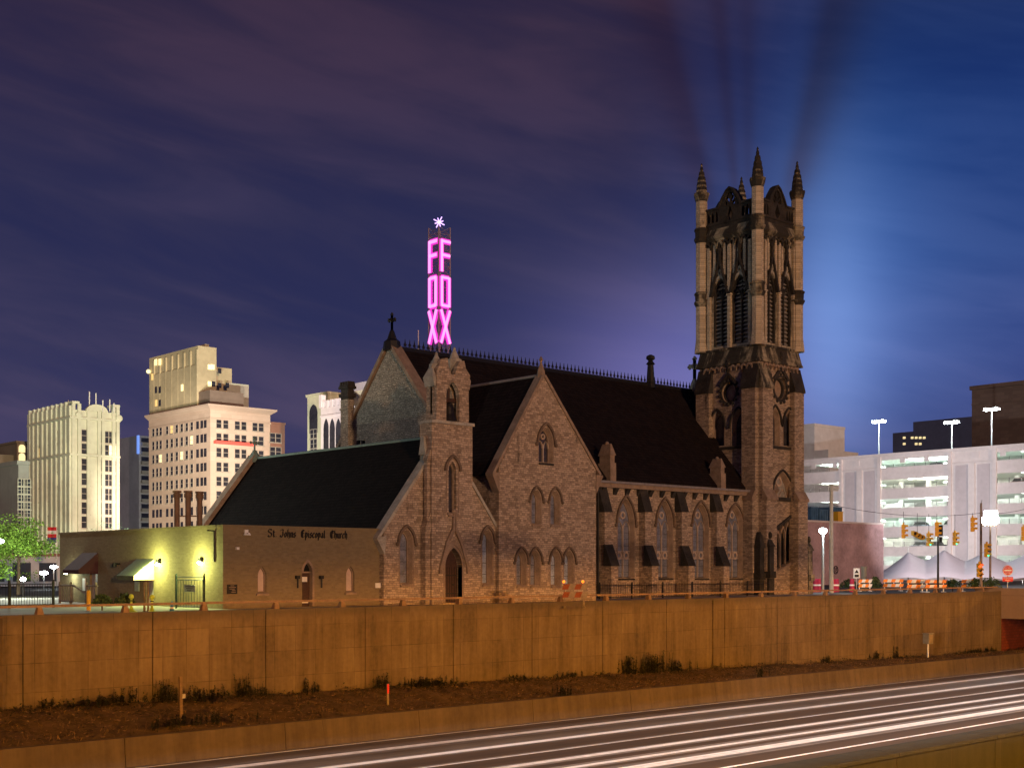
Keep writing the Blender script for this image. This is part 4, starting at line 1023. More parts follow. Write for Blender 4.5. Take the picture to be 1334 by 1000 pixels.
zp, ztop = Z4 + .85, 27.95
def parapet(mp, a0, a1):
    am = (a0 + a1) / 2; hh = .98; zk = 29.25
    cent = [(am + .95, ztop), (am + .68, ztop + .55), (am + .3, zk - .2), (am, zk), (am - .3, zk - .2), (am - .68, ztop + .55), (am - .95, ztop)]
    out = [(a0, zp), (a1, zp), (a1, ztop)] + cent + [(a0, ztop)]
    holes = []
    L = (a1 - a0) / 2 - 1.0
    for s_ in (-1, 1):
        n_ = 3; w_ = L / n_
        for k in range(n_):
            c = am + s_ * (1.02 + w_ * (k + .5)); holes.append(arch(c, zp + .5, w_ * .74, ztop - .55, ztop - .14, 4))
    holes.append([(am, zp + .35), (am + .30, zp + .82), (am, ztop + .1), (am - .30, zp + .82)])
    holes.append(arch(am, ztop + .12, .92, ztop + .3, zk - .2, 5))
    g = MB(); g.panel(out, holes, mp, 0, .32)
    o = g.build("parapet", M["soot"], tw_)
    g = MB(); top = [(a0, ztop)] + list(reversed(cent)) + [(a1, ztop)]
    g.strip(top, [(x + (x - am) * .1, z + .14) for x, z in top], mp, -.1, .42)
    for s_ in (-1, 1): g.strip([(am, ztop + .15), (am + s_ * .42, ztop + .62)], [(am + s_ * .07, ztop + .12), (am + s_ * .46, ztop + .54)], mp, .06, .24)
    g.strip([(am - .05, ztop + .1), (am - .05, zk - .2)], [(am + .05, ztop + .1), (am + .05, zk - .2)], mp, .05, .25)
    q_ = lambda r: [(am + r * math.cos(2 * math.pi * i / 10), ztop + .72 + r * math.sin(2 * math.pi * i / 10)) for i in range(10)]
    g.strip(q_(.1), q_(.18), mp, .04, .26, True)
    g.strip([(a0, zp + .28), (a1, zp + .28)], [(a0, zp + .4), (a1, zp + .4)], mp, -.07, .02)
    g.build("parapet_coping", M["soot"], o)
parapet(PW(xi0 - .1), yi0 + .3, yi1 - .3); parapet(PS(yi0 - .1), xi0 + .3, xi1 - .3)
parapet(PW(xi1 - .25), yi0 + .3, yi1 - .3); parapet(PS(yi1 - .25), xi0 + .3, xi1 - .3)
# turrets with banded stone spirelets
def turret(x, y):
    r = .43; zc2 = 29.35
    g = MB(); g.lathe(x, y, [(.54, Z3 - .1), (.52, Z3 + .15), (r, Z3 + .9), (r, zc2 - .35)], 8, math.pi / 8)
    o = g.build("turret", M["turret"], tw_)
    for z, h in ((21.35, .55), (26.0, .6)):
        g = MB(); g.lathe(x, y, [(r, z - .3), (r + .14, z - .05), (r + .14, z + .06), (r + .05, z + .08), (r + .07, z + h), (r + .13, z + h + .03), (r + .13, z + h + .14), (r, z + h + .22)], 8, math.pi / 8); g.build("turret_band", M["sootlight"], o)
    g = MB(); g.lathe(x, y, [(r, zc2 - .6), (r + .08, zc2 - .4), (r + .15, zc2 - .1), (r + .15, zc2 + .03), (r + .0, zc2 + .08)], 8, math.pi / 8)
    g.build("turret_band", M["sootlight"], o)
    prof = []
    for k in range(5):
        r0 = (r - .0) * (1 - (k / 5.2) ** 1.5); z0 = zc2 + .08 + k * .38
        prof += [(r0, z0), (r0 - .03, z0 + .16), (r0 - .01, z0 + .17), (r0 - .05, z0 + .38)]
    prof += [(.05, zc2 + 2.0), (.09, zc2 + 2.1), (.02, zc2 + 2.25)]
    g = MB()
    for k in range(len(prof) - 1):
        g.m = 0 if (k % 4) == 0 else 1
        g.lathe(x, y, [prof[k], prof[k + 1]], 8, math.pi / 8)
    g.build("spirelet", [M["sootlight"], M["soot"]], o)
for x in (US + .05, UE - .05):
    for y in (VS + .1, VB - .1): turret(x, y)

# ------------------------------------------------------------------ brick annex
VA = 52.6
UA = S(290.5, 700, VA)[0]
ZA = 3.82
YA = W(78, 700, UA)[0]
an = thing("annex", "low flat roofed brick annex with green lit side wall, dark awnings and blackletter lettering", "building", (34, 60, 0))
aw = [opening("S", VA, 336, 347, 738, 771), opening("S", VA, 451, 461.5, 737, 770)]
ad = opening("S", VA, 393.5, 408, 730, 790, 746); ad["zb"] = 0.06
def wrect(px0, px1, pt, pb, u=None):
    u = UA if u is None else u
    y0, _ = W(px0, pb, u); y1, _ = W(px1, pb, u); m_ = (px0 + px1) / 2
    return y0, y1, W(m_, pb, u)[1], W(m_, pt, u)[1]
d1 = wrect(117, 127, 745, 790); d2 = wrect(190, 200, 754, 796)
R_ = lambda d: [(d[1], .05), (d[0], .05), (d[0], d[3]), (d[1], d[3])]
g = MB()
g.panel([(UA, 0), (CL - .05, 0), (CL - .05, ZA), (UA, ZA)], [outline(o) for o in aw + [ad]], PS(VA), 0, .35)
g.panel([(VA + .35, 0), (YA, 0), (YA, ZA), (VA + .35, ZA)], [R_(d1), R_(d2)], PW(UA), 0, .35)
g.box(UA + .35, YA - .35, 0, CL - .05, YA, ZA)
g.build("wall", M["brick"], an)
g = MB(); g.box(UA + .36, VA + .36, 3.3, CL - .06, YA - .36, 3.42); g.build("roof", M["slate2"], an)
g = MB(); g.box(UA - .05, VA - .05, ZA, CL - .05, VA + .4, ZA + .1); g.box(UA - .05, VA + .4, ZA, UA + .4, YA + .05, ZA + .1); g.box(UA + .4, YA - .4, ZA, CL - .05, YA + .05, ZA + .1); g.build("parapet_coping", M["brick"], an)
M["blind"] = mat("window_blind", (0.5, 0.4, 0.36), 0.6, noise=0.15, nscale=3)
for o in aw: window(o, an, M["blind"], .2, 0, sill=True, bars=False, frame=.05)
mp = PS(VA); g = MB(); g.panel(outline(ad, -.05), [], mp, .24, .3); da = g.build("arched_door", M["wood"], an)
g = MB(); g.strip(outline(ad, -.06)[1:], outline(ad, .05)[1:], mp, -.03, .26); g.ext([(ad["a"] - ad["w"] / 2, ad["zs"] - .0), (ad["a"] + ad["w"] / 2, ad["zs"] - .0), (ad["a"] + ad["w"] / 2, ad["zs"] + .07), (ad["a"] - ad["w"] / 2, ad["zs"] + .07)], mp, .12, .27); g.build("door_frame", M["trim"], da)
g = MB(); g.panel([p for p in arch(ad["a"], ad["zs"] + .08, ad["w"] - .12, ad["zs"] + .085, ad["zt"] - .05)], [], mp, .21, .235); g.build("transom_panel", M["dark"], da)
g = MB(); a = ad["a"]
for z, w_, h in ((1.25, .17, .12), (.22, .2, .05)): g = MB(); g.ext([(a - .22, z), (a - .22 + w_ * 2, z), (a - .22 + w_ * 2, z + h * 2), (a - .22, z + h * 2)], mp, .225, .238); g.build("door_notice", M["white"], da)

for px in (386.5, 417.5):
    x, z = S(px, 752, VA); g = MB(); g.box(x - .1, VA - .16, z - .06, x + .1, VA - .003, z + .1); g.tube((x, VA - .1, z - .5), (x, VA - .1, z), .04); g.build("sconce", M["iron"], an)
x, z = S(302, 767, VA); g = MB(); g.box(x - .26, VA - .05, z - .22, x + .26, VA - .003, z + .22); pq = g.build("notice_board", M["iron"], an)
g = MB()
for k, (w0, w1) in enumerate(((-.10, .10), (-.18, .18), (-.15, .12), (-.02, .16), (-.05, .17))): g.ext([(x + w0, z + .15 - k * .075), (x + w1, z + .15 - k * .075), (x + w1, z + .175 - k * .075), (x + w0, z + .175 - k * .075)], mp, -.056, -.05)
g.build("notice_line", M["trim"], pq)
x, z = S(492, 762, VA); g = MB(); g.box(x - .16, VA - .04, z - .13, x + .16, VA - .003, z + .12); g.build("street_number_plate", M["white"], an)
x, z = S(320, 693, VA); g = MB()
for s_ in (-1, 1): g.lathe(x + s_ * .09, VA - .14, [(.04, z - .02), (.1, z - .12), (.09, z - .14)], 8)
g.box(x - .09, VA - .1, z - .02, x + .09, VA - .003, z + .12); g.build("security_lamp", M["white"], an)
for px, py in ((308.5, 714),): x, z = S(px, py, VA); g = MB(); g.box(x - .07, VA - .12, z - .06, x + .07, VA - .003, z + .06); g.build("camera", M["white"], an)

# blackletter lettering, each letter drawn with a broad pen held at 45 degrees
LET = {
 "S": ([(.95, .88), (.75, 1.0), (.3, .98), (.12, .8), (.25, .62), (.8, .48), (.95, .3), (.75, .06), (.3, .02), (.05, .18)], 1.05),
 "t": ([(.28, .85), (.28, .12), (.42, .02), (.62, .12)], .62, [(.08, .62), (.55, .62)]), ".": ([(.16, .04), (.24, .1)], .45),
 "J": ([(.15, .85), (.45, 1.0), (.85, .92), (.72, .75), (.72, .2), (.5, .02), (.15, .1), (.05, .22)], .98),
 "o": ([(.3, .64), (.1, .5), (.1, .14), (.3, .02), (.52, .14), (.52, .5), (.3, .64)], .66),
 "h": ([(.14, 1.0), (.14, .04)], .68, [(.14, .5), (.38, .66), (.54, .5), (.54, .1), (.42, -.12)]),
 "n": ([(.04, .6), (.14, .62), (.14, .04), (.22, .03)], .68, [(.14, .5), (.4, .66), (.54, .52), (.54, .06), (.62, .03)]),
 "s": ([(.5, .54), (.35, .65), (.12, .54), (.16, .4), (.46, .28), (.5, .12), (.3, .0), (.06, .12)], .6),
 "E": ([(.85, .88), (.5, 1.0), (.2, .85), (.14, .5), (.2, .16), (.5, .0), (.88, .15)], .95, [(.2, .52), (.72, .56)], [(.45, .95), (.45, .1)]),
 "p": ([(.14, .66), (.14, -.3)], .68, [(.14, .52), (.38, .66), (.54, .5), (.54, .16), (.36, .02), (.14, .12)]),
 "i": ([(.06, .58), (.16, .62), (.16, .06), (.26, .03)], .36, [(.14, .84), (.2, .9)]),
 "c": ([(.48, .52), (.32, .65), (.1, .5), (.1, .14), (.3, .0), (.5, .12)], .58),
 "a": ([(.1, .56), (.3, .65), (.5, .54), (.5, .08), (.6, .02)], .68, [(.5, .4), (.2, .34), (.08, .18), (.22, .02), (.5, .14)]),
 "l": ([(.16, 1.0), (.16, .08), (.28, .02)], .38),
 "C": ([(.9, .9), (.55, 1.0), (.2, .84), (.1, .5), (.2, .16), (.52, .0), (.9, .16)], 1.0, [(.48, .95), (.48, .08)], [(.48, .8), (.86, .68)]),
 "u": ([(.06, .6), (.14, .62), (.14, .14), (.3, .02), (.5, .14)], .68, [(.52, .64), (.52, .06), (.62, .02)]),
 "r": ([(.06, .6), (.15, .62), (.15, .04)], .52, [(.15, .5), (.34, .66), (.46, .56)]),
}
M["letter"] = mat("black_lettering", (0.012, 0.010, 0.009), 0.6)
lx0, lz = S(348.5, 699.0, VA); lx1, _ = S(452.5, 699.0, VA)
text = "St. Johns  Episcopal  Church"
adv = lambda c: .5 if c == " " else LET[c][1]
total = sum(adv(c) + .07 for c in text); sc = (lx1 - lx0) / total; hgt = .37
x = lx0
for c in text:
    if c != " ":
        g = MB()
        for st in [LET[c][0]] + list(LET[c][2:]):
            for (p, q) in zip(st[:-1], st[1:]):
                nx, nz = .055 * 1.25, .055 * 1.1
                A, B_ = (x + p[0] * sc, lz + p[1] * hgt), (x + q[0] * sc, lz + q[1] * hgt)
                n_ = (nx * sc * 1.5, nz * hgt * 1.1)
                pts = [(A[0] - n_[0], A[1] - n_[1]), (A[0] + n_[0], A[1] + n_[1]), (B_[0] + n_[0], B_[1] + n_[1]), (B_[0] - n_[0], B_[1] - n_[1])]
                g.ext(pts, PS(VA), -.045, -.004)
        g.build("sign_letter", M["letter"], an)
    x += (adv(c) + .07) * sc

# side wall: two awnings, doors, lamps
M["maroon"] = mat("maroon_awning_cloth", (0.055, 0.018, 0.022), 0.8, noise=0.2, nscale=3)
M["pink"] = mat("pale_awning_cloth", (0.62, 0.36, 0.30), 0.8, noise=0.15, nscale=3)
M["grey_aw"] = mat("grey_green_awning_cloth", (0.10, 0.115, 0.07), 0.8, noise=0.2, nscale=3)
M["door_grey"] = mat("grey_painted_door", (0.34, 0.30, 0.33), 0.5, noise=0.1, nscale=4)
M["green_gl"] = mat("yellow_green_lamp", (1, 1, .7), emit=(1.0, 1.0, 0.62), estr=40)
for (px0, px1, pt, pb), ms in (((107, 128, 720, 747), (M["maroon"], M["maroon"])), ((185, 201, 728, 755), (M["grey_aw"], M["pink"]))):
    y0, y1 = W(px1, pt, UA)[0], W(px0, pt, UA)[0]
    zt_ = W((px0 + px1) / 2, pt, UA)[1]; zb_ = W((px0 + px1) / 2, pb, UA)[1]; dp = 1.1
    if ms[0] is ms[1]: y1 = y0 + 2.0
    else: y1 = y0 + 1.9
    g = MB(); g.face([(UA - .01, y0, zt_), (UA - .01, y1, zt_), (UA - dp, y1, zb_ + .2), (UA - dp, y0, zb_ + .2)]); g.face([(UA - dp, y0, zb_ + .2), (UA - dp, y1, zb_ + .2), (UA - dp, y1, zb_), (UA - dp, y0, zb_)])
    g.m = 1; g.face([(UA - .01, y0, zt_), (UA - dp, y0, zb_ + .2), (UA - dp, y0, zb_), (UA - .01, y0, zb_)]); g.face([(UA - .01, y1, zt_), (UA - dp, y1, zb_ + .2), (UA - dp, y1, zb_), (UA - .01, y1, zb_)])
    o = g.build("awning", list(ms), an, "maroon awning" if ms[0] is ms[1] else "grey green awning with pale pink cheek")
    sm = o.modifiers.new("cloth", "SOLIDIFY"); sm.thickness = .015
for d in (d1, d2):
    g = MB(); g.box(UA + .12, d[0], .05, UA + .17, d[1], d[3]); o = g.build("side_door", M["door_grey"], an)
    g = MB(); g.ball((UA + .1, d[0] + .1, 1.0), .04); g.build("handle", M["steel"], o)
for px, py in ((208, 733), (263, 731)):
    y, z = W(px, py, UA)
    g = MB(); g.box(UA - .16, y - .14, z - .02, UA - .003, y + .14, z + .16); o = g.build("wall_lamp", M["iron"], an)
    g = MB(); g.ball((UA - .13, y, z - .06), .10, (1, 1.2, .8), 10, 6); g.build("bulb", M["green_gl"], o)
    lamp("wall_lamp_light", (UA - .75, y, z - .12), 430, (0.86, 1.0, 0.32), o, 0.1)
y, z = W(97, 748, UA); lamp("porch_light", (UA - .5, y, z - .1), 60, (0.85, 1.0, 0.75), an, 0.1)
g = MB(); g.box(UA - .55, y - .12, z + .02, UA - .45, y + .12, z + .08); o = g.build("porch_lamp", M["green_gl"], an)
y, z = W(156, 734, UA); g = MB(); g.tube((UA, y, z), (UA - .3, y, z - .02), .05); g.lathe(UA - .3, y, [(.14, z - .16), (.09, z + .05)], 8); g.build("unlit_lamp", M["iron"], an)
M["signgreen"] = mat("pale_notice", (0.30, 0.38, 0.32), 0.5, noise=0.25, nscale=12)
for px, py, w_, h in ((110, 761, .17, .34), (179, 763, .24, .26)): y, z = W(px, py, UA); g = MB(); g.box(UA - .04, y - w_, z - h, UA - .003, y + w_, z + h); g.build("wall_notice", M["white"] if px < 150 else M["signgreen"], an)
y, z = W(280, 694, UA); g = MB(); g.tube((UA - .04, y, z + .1), (UA - .04, y, 2.2), .035); g.tube((UA - .04, y, z + .1), (UA - .4, y, z + .12), .03); g.build("conduit", M["iron"], an)
for px, py in ((230.5, 640), (245, 640), (260, 641)):          # tall flues on the roof
    dd = 64.0; x, y, z = D(px, py, dd)
    g = MB(); g.tube((x, y, 3.4), (x, y, z), .14, n=10); g.tube((x, y, z - .3), (x, y, z - .1), .2, n=10); g.tube((x, y, z - .06), (x, y, z + .04), .22, n=10); g.build("flue", M["rust"], an)
xa, ya, za = D(228, 672, 64); xb, yb, zb = D(262, 673, 64); g = MB(); g.tube((xa, ya, za), (xb, yb, za), .03); g.build("flue_brace", M["rust"], an)
# ------------------------------------------------------------------ city buildings beyond the church
def plaster(name, c, noise=.18, nscale=.12): return mat(name, c, .85, noise=noise, nscale=nscale)
M["pane"] = mat("dark_window_pane", (0.035, 0.035, 0.045), 0.2, spec=.6, noise=.5, nscale=.3)
M["pane_w"] = mat("lit_window", (1, .9, .6), emit=lin(255, 235, 170), estr=.9)
M["pane_a"] = mat("amber_lit_window", (1, .8, .4), emit=lin(255, 200, 110), estr=.45)
M["framew"] = mat("window_frame", (0.42, 0.38, 0.33), .7)
PANES = {}
def win_mesh(w, h, face, kind, mullion=True, fr=None):
    key = (round(w, 2), round(h, 2), face, kind, fr)
    if key in PANES: return PANES[key]
    f = (lambda a, z, d: (a, d, z)) if face == "S" else (lambda a, z, d: (d, a, z))
    g = MB(); e = .13
    g.strip([(-w/2, -h/2), (w/2, -h/2), (w/2, h/2), (-w/2, h/2)], [(-w/2-e, -h/2-e), (w/2+e, -h/2-e), (w/2+e, h/2+e), (-w/2-e, h/2+e)], f, -.10, .02, True)
    g.ext([(-w/2-.25, -h/2-.3), (w/2+.25, -h/2-.3), (w/2+.25, -h/2-.12), (-w/2-.25, -h/2-.12)], f, -.22, .02)
    if mullion: g.ext([(-w/2, -.05), (w/2, -.05), (w/2, .05), (-w/2, .05)], f, -.06, .02)
    g.m = 1; g.ext([(-w/2, -h/2), (w/2, -h/2), (w/2, h/2), (-w/2, h/2)], f, -.02, .015)
    o = g.build("window", [fr or M["framew"], {"d": M["pane"], "w": M["pane_w"], "a": M["pane_a"]}[kind]])
    me = o.data; bpy.data.objects.remove(o); PANES[key] = me
    return me
def win_grid(parent, face, plane, cols, rows, w, h, lit=.04, fr=None, skip=()):
    out = []
    for i, c in enumerate(cols):
        for j, z in enumerate(rows):
            if (i, j) in skip: continue
            k = "d" if random.random() > lit else random.choice("wa")
            out.append((c, z, k))
    made = []
    for c, z, k in out:
        o = bpy.data.objects.new("window", win_mesh(w, h, face, k, True, fr)); COL.objects.link(o)
        o.location = (c, plane, z) if face == "S" else (plane, c, z)
        o.parent = parent; o.matrix_parent_inverse = Matrix.Translation(-Vector(BASE[parent.name]))
        made.append(o)
    return made
def block(g, px0, pxc, px1, ytop, d, zb=0.0, corner=None):
    u, v, z = D(pxc, ytop, d) if corner is None else (corner[0], corner[1], D(pxc, ytop, d)[2])
    v1 = W(px0, 700, u)[0]; u1 = S(px1, 700, v)[0]
    g.box(u, v, zb, u1, v1, z)
    return u, v, z, u1, v1

# --- pale building with pilasters, far left
d = 290; u, v, z = D(93, 533, d); v1 = W(38, 700, u)[0]; u1 = S(155, 700, v)[0]
M["pale"] = plaster("pale_limestone", (0.54, 0.56, 0.46))
b1 = thing("pale_office_building", "pale yellow green office building with pilasters and an arched parapet above the street tree", "building", (u, v, 0))
g = MB(); g.box(u, v, 0, u1, v1, z); g.build("wall", M["pale"], b1)
g = MB()
for a in (v, v + (v1-v)*.09, v+(v1-v)*.2, v+(v1-v)*.31, v+(v1-v)*.42, v+(v1-v)*.53, v+(v1-v)*.64, v+(v1-v)*.75, v+(v1-v)*.86, v1-1.4): g.box(u - .5, a, 0, u + .1, a + 1.3, z + .9)
for a in (0, .12, .31, .53, .62, .84, .93): x = u + (u1-u)*a; g.box(x, v - .45, 0, x + .75, v + .1, z + (1.4 if a in (0, .12, .84, .93) else 0))
g.build("pilaster", M["pale"], b1)
g = MB(); zz = D(93, 545, d)[2]
for k in (zz, D(93, 593, d)[2]): g.box(u - .6, v - .55, k, u1 + .1, v1, k + .5)
xm = (u + u1) / 2 + .3; w_ = (u1 - u) * .23
g.ext([(xm - w_, z - .05), (xm + w_, z - .05)] + [(xm + w_ * math.cos(t), z + 1.6 * math.sin(t)) for t in [math.pi * i / 10 for i in range(1, 10)]], PS(v), -.3, .6)
for a in (.0, .85):
    x = u + (u1 - u) * a; g.box(x, v - .5, z + 1.38, x + (u1 - u) * .15, v + 2.5, z + 1.9); g.ball((x + 1.6, v - .5, z - 1.2), .8, (1, .3, 1), 10, 6)
yv = v + 2
while yv < v1: g.box(u - .55, yv, z + .88, u + .2, yv + .7, z + 1.8); yv += 2.6
g.build("cornice", M["pale"], b1)
rows = [D(93, y, d)[2] for y in (566, 584, 604, 623, 642, 661, 679.5)]
win_grid(b1, "S", v, [S(p, 700, v)[0] for p in (111.5, 136, 147)], rows, 1.9, 2.6, .07)
win_grid(b1, "W", u, [W(p, 700, u)[0] for p in (43.5, 51.6, 65.4, 74, 88)], rows, 1.5, 2.6, .05)
g = MB()
for px, y0 in ((116.5, 510), (125, 512), (134, 521), (143, 520), (148.5, 525), (89, 521), (45, 534), (95, 522)):
    x, yy, zt = D(px, y0, d + 4); g.tube((x, yy, z), (x, yy, zt), .12, n=5)
g.build("antenna", M["white"], b1)

# --- grey blocks at the left edge
M["greyb"] = plaster("grey_stone", (0.22, 0.20, 0.20)); M["beige"] = plaster("beige_stone", (0.24, 0.22, 0.17))
u, v, z = D(24, 605, 250); b2 = thing("grey_block", "plain grey building wall at the frame edge behind the street tree", "building", (u, v, 0))
g = MB(); ue = S(38, 700, v)[0]; g.box(u, v, 0, ue, v + 60, z); g.build("wall", M["greyb"], b2); g = MB(); g.box(u - .4, v - .4, z, ue, v + 60, z + .8); g.build("cornice", M["greyb"], b2)
win_grid(b2, "S", v, [S(p, 700, v)[0] for p in (27, 31.5, 36)], [D(27, y, 250)[2] for y in (628, 638, 648, 658, 668, 678, 688)], 1.0, 1.3, .0)
u, v, z = D(22, 577, 330); b2b = thing("beige_tower", "beige tower with two arched lit windows behind the grey block", "building", (u, v, 0))
g = MB(); ue = S(37.5, 700, v)[0]; g.box(u, v, 0, ue, v + 12, z); g.box(u - 30, v + 2, 0, u - .1, v + 14, D(5, 592, 330)[2]); g.build("wall", M["beige"], b2b)
g = MB(); g.box(u - .3, v - .3, z, ue + .3, v + 12, z + .6); g.build("cornice", M["beige"], b2b)
for y in (584, 595):
    x, zz = S(28.5, y, v); g = MB(); g.panel(arch(x, zz - 1, 1.7, zz + .2, zz + 1.0), [], PS(v), -.1, .05); g.build("lit_window", M["pane_w"], b2b)

# --- thin balcony tower
u, v, z = D(181, 567, 420); b3 = thing("balcony_tower", "slim grey apartment tower with stacked balconies behind the pink building", "building", (u, v, 0))
M["slim"] = plaster("grey_concrete", (0.5, 0.48, 0.52))
g = MB(); u1 = S(196, 700, v)[0]; g.box(u, v, 0, u1, v + 14, z); g.build("wall", M["slim"], b3)
zz = z - 2
for k in range(13):
    if zz < 12: break
    g = MB(); g.box(u + .6, v - 1.2, zz - 1.2, u1 - .2, v - .003, zz - .2); o = g.build("balcony", M["framew"], b3)
    g = MB(); g.box(u + .8, v - .06, zz - .1, u1 - .4, v - .004, zz + 1.3); g.build("balcony_window", M["pane_a"] if k == 12 else M["pane"], o); zz -= 3.1
M["bluel"] = mat("blue_lit_edge", (.3, .5, 1), emit=lin(120, 160, 255), estr=.8)
g = MB(); g.box(u - .5, v - .5, z - 6, u - .05, v + .6, z); g.build("blue_light_strip", M["bluel"], b3)

# --- pink twelve storey building with tan upper block
d = 320; u, v, z = D(274, 527, d); v1 = W(194, 700, u)[0]; u1 = S(352, 700, v)[0]
M["rose"] = masonry("rose_brick", (0.50, 0.39, 0.32), (0.62, 0.50, 0.42), (0.5, 0.4, 0.33), 3, 1.2, .02, .4, bump=0)
M["tanb"] = plaster("tan_brick", (0.50, 0.44, 0.29), .22); M["tan_d"] = plaster("brown_brick", (0.22, 0.17, 0.14), .2)
b4 = thing("pink_office_building", "tall pink stone office building with rows of sash windows and a tan stepped upper block", "building", (u, v, 0))
g = MB(); g.box(u, v, 0, u1, v1, z); g.build("wall", M["rose"], b4)
g = MB(); rc = lambda e, z_: [(u - e, v - e, z_), (u1 + e, v - e, z_), (u1 + e, v1, z_), (u - e, v1, z_)]
g.hull(rc(.1, z - 1.2), rc(1.3, z - .3)); g.hull(rc(1.3, z - .3), rc(1.3, z + .1)); g.box(u - .25, v - .25, z - 3.6, u1 + .1, v1, z - 3.2); g.build("cornice", M["rose"], b4)
rows = [D(274, 550.5 + 18.9 * i, d)[2] for i in range(8)]
cw_ = [W(p, 700, u)[0] for p in (200, 205, 209.5, 218, 224, 230.5, 237, 243.5, 250, 257.5, 263, 267.5)]
win_grid(b4, "W", u, cw_[:9], rows[:6], 1.35, 2.1, .035)
win_grid(b4, "S", v, [S(p, 700, v)[0] for p in (285, 294, 309, 317.5, 332, 340)], rows[:7], 1.35, 2.2, .03)
g = MB()                                             # the hundred largest are parts, the rest one part
for c, rr in [(c, r_) for c in cw_[9:] for r_ in rows] + [(c, r_) for c in cw_[:9] for r_ in rows[6:]]:
    g.box(u - .05, c - .65, rr - 1.05, u - .004, c + .65, rr + 1.05)
tag(g.build("window_rows", M["pane"], b4), kind="stuff")
uu, vv, zt = D(258, 450, d + 6); vv1 = W(194.5, 700, uu)[0]; uu1 = S(282, 700, vv)[0]
g = MB(); g.box(uu, vv, z, uu1, vv1, zt); g.box(uu + 3, vv + 2, zt, uu1 - 1, vv1 - 14, zt + 1.0)
g.box(uu - .3, vv + .5, z, uu - .003, vv1 - 1, z + 11)
for k in range(8): a = vv + (vv1 - vv) * k / 8; g.box(uu - .35, a, z, uu - .004, a + .6, zt - 1)
g.box(uu1 + .003, vv + 3, z, S(302, 700, vv + 3)[0], vv1 - 5, D(290, 474, d + 8)[2]); g.build("upper_block", M["tanb"], b4)
g = MB(); x0, y0, z0 = D(275, 507, d + 1); g.box(x0 + .2, y0 + 1, z + .1, S(320, 700, y0)[0], W(237, 700, x0)[0], z0); g.build("lower_penthouse", M["tan_d"], b4)
g = MB(); x0, y0, z0 = D(306, 496, d + 12); g.box(x0, y0 + 4, z, S(324, 700, y0 + 4)[0], y0 + 16, z0); g.build("stair_head", M["pale"], b4)
for p, y, k, s_ in ((204.5, 472, "w", 1), (210, 471.5, "w", 1), (200, 491, "a", .7), (239, 505, "w", .8), (205, 508, "d", .8), (210, 508, "d", .8), (205, 525, "a", .8), (210, 525, "d", .8)):
    a, zz = W(p, y, uu); g = MB(); g.box(uu - .45, a - .7 * s_, zz - .85, uu - .36, a + .7 * s_, zz + .85); g.build("upper_window", {"w": M["pane_w"], "a": M["pane_a"], "d": M["pane"]}[k], b4)
for p, y, k in ((273, 478, "w"), (277, 478, "w"), (273, 500, "w"), (278, 500, "d"), (286, 502, "d"), (296, 502, "d"), (286, 483, "d")):
    a, zz = S(p, y, vv); g = MB(); g.box(a - .5, vv - .1, zz - .65, a + .5, vv - .004, zz + .65); g.build("upper_window", M["pane_w"] if k == "w" else M["pane"], b4)
a, zz = W(196, 484, uu); g = MB(); g.ball((uu - .6, a, zz), .6); g.build("roof_lamp", M["pane_w"], b4)
x0, z0 = S(306, 577, v); g = MB(); g.box(S(278, 700, v)[0], v - 1.2, z0 - .5, S(330, 700, v)[0], v - .003, z0 + .2)
M["redneon"] = mat("red_lit_band", (.8, .1, .08), emit=lin(225, 80, 70), estr=.55); g.build("red_light_band", M["redneon"], b4)
M["brickr"] = plaster("red_brown_brick", (0.30, 0.16, 0.12)); u, v, z = D(351, 551, d + 10)
b5 = thing("red_brick_building", "red brown brick building with sash windows joined behind the pink building", "building", (u, v + 1, 0))
g = MB(); g.box(u1 + .1, v + 1, 0, S(371, 700, v + 1)[0], v + 25, z); g.build("wall", M["brickr"], b5); g = MB(); g.box(u1 + .1, v + .7, z, S(371.4, 700, v + 1)[0], v + 25, z + .5); g.build("cornice", M["brickr"], b5)
win_grid(b5, "S", v + 1, [S(p, 700, v + 1)[0] for p in (355, 362.5)], [D(355, y, d + 10)[2] for y in (569, 587, 606, 625)], 1.5, 2.2, 0)

# --- pale gothic towers behind the chimney
M["creamy"] = plaster("cream_terracotta", (0.62, 0.62, 0.46)); M["whiteg"] = plaster("white_terracotta", (0.74, 0.70, 0.72))
d = 300; u, v, z = D(427, 513, d); b6 = thing("cream_building", "cream building with tall arched window beside the white gothic block", "building", (u, v, 0))
v1 = W(400.5, 700, u)[0]; g = MB(); g.box(u, v, 0, u + 18, v1, z); g.build("wall", M["creamy"], b6); g = MB(); g.box(u - .3, v - .3, z, u + 18, v1 + .3, z + .6); g.build("cornice", M["creamy"], b6)
y_, zz = W(408.5, 552, u); g = MB(); g.panel(arch(y_, zz - 2.2, 3.4, zz + 2.6, zz + 4.6), [], PW(u), -.08, .05); g.build("arched_window", M["pane"], b6)
win_grid(b6, "W", u, [W(p, 700, u)[0] for p in (406.5, 411)], [W(408, y, u)[1] for y in (565, 578, 590, 602)], 1.3, 2.0, 0)
u, v, z = D(446, 527, d - 12); b7 = thing("white_gothic_building", "bright white gothic building with battlements and pointed windows", "building", (u, v, 0))
v1 = W(418, 700, u)[0]; g = MB(); g.box(u, v, 0, u + 16, v1, z); g.build("wall", M["whiteg"], b7)
g = MB(); a = v + .2
while a < v1: g.box(u - .2, a, z, u + .5, a + .9, z + 1.6); a += 1.8
g.box(u - .3, v, z - 2.2, u - .003, v1, z - 1.8); g.box(u - .4, v1 - .8, z, u + .8, v1 + .2, z + 3); g.build("battlement", M["whiteg"], b7)
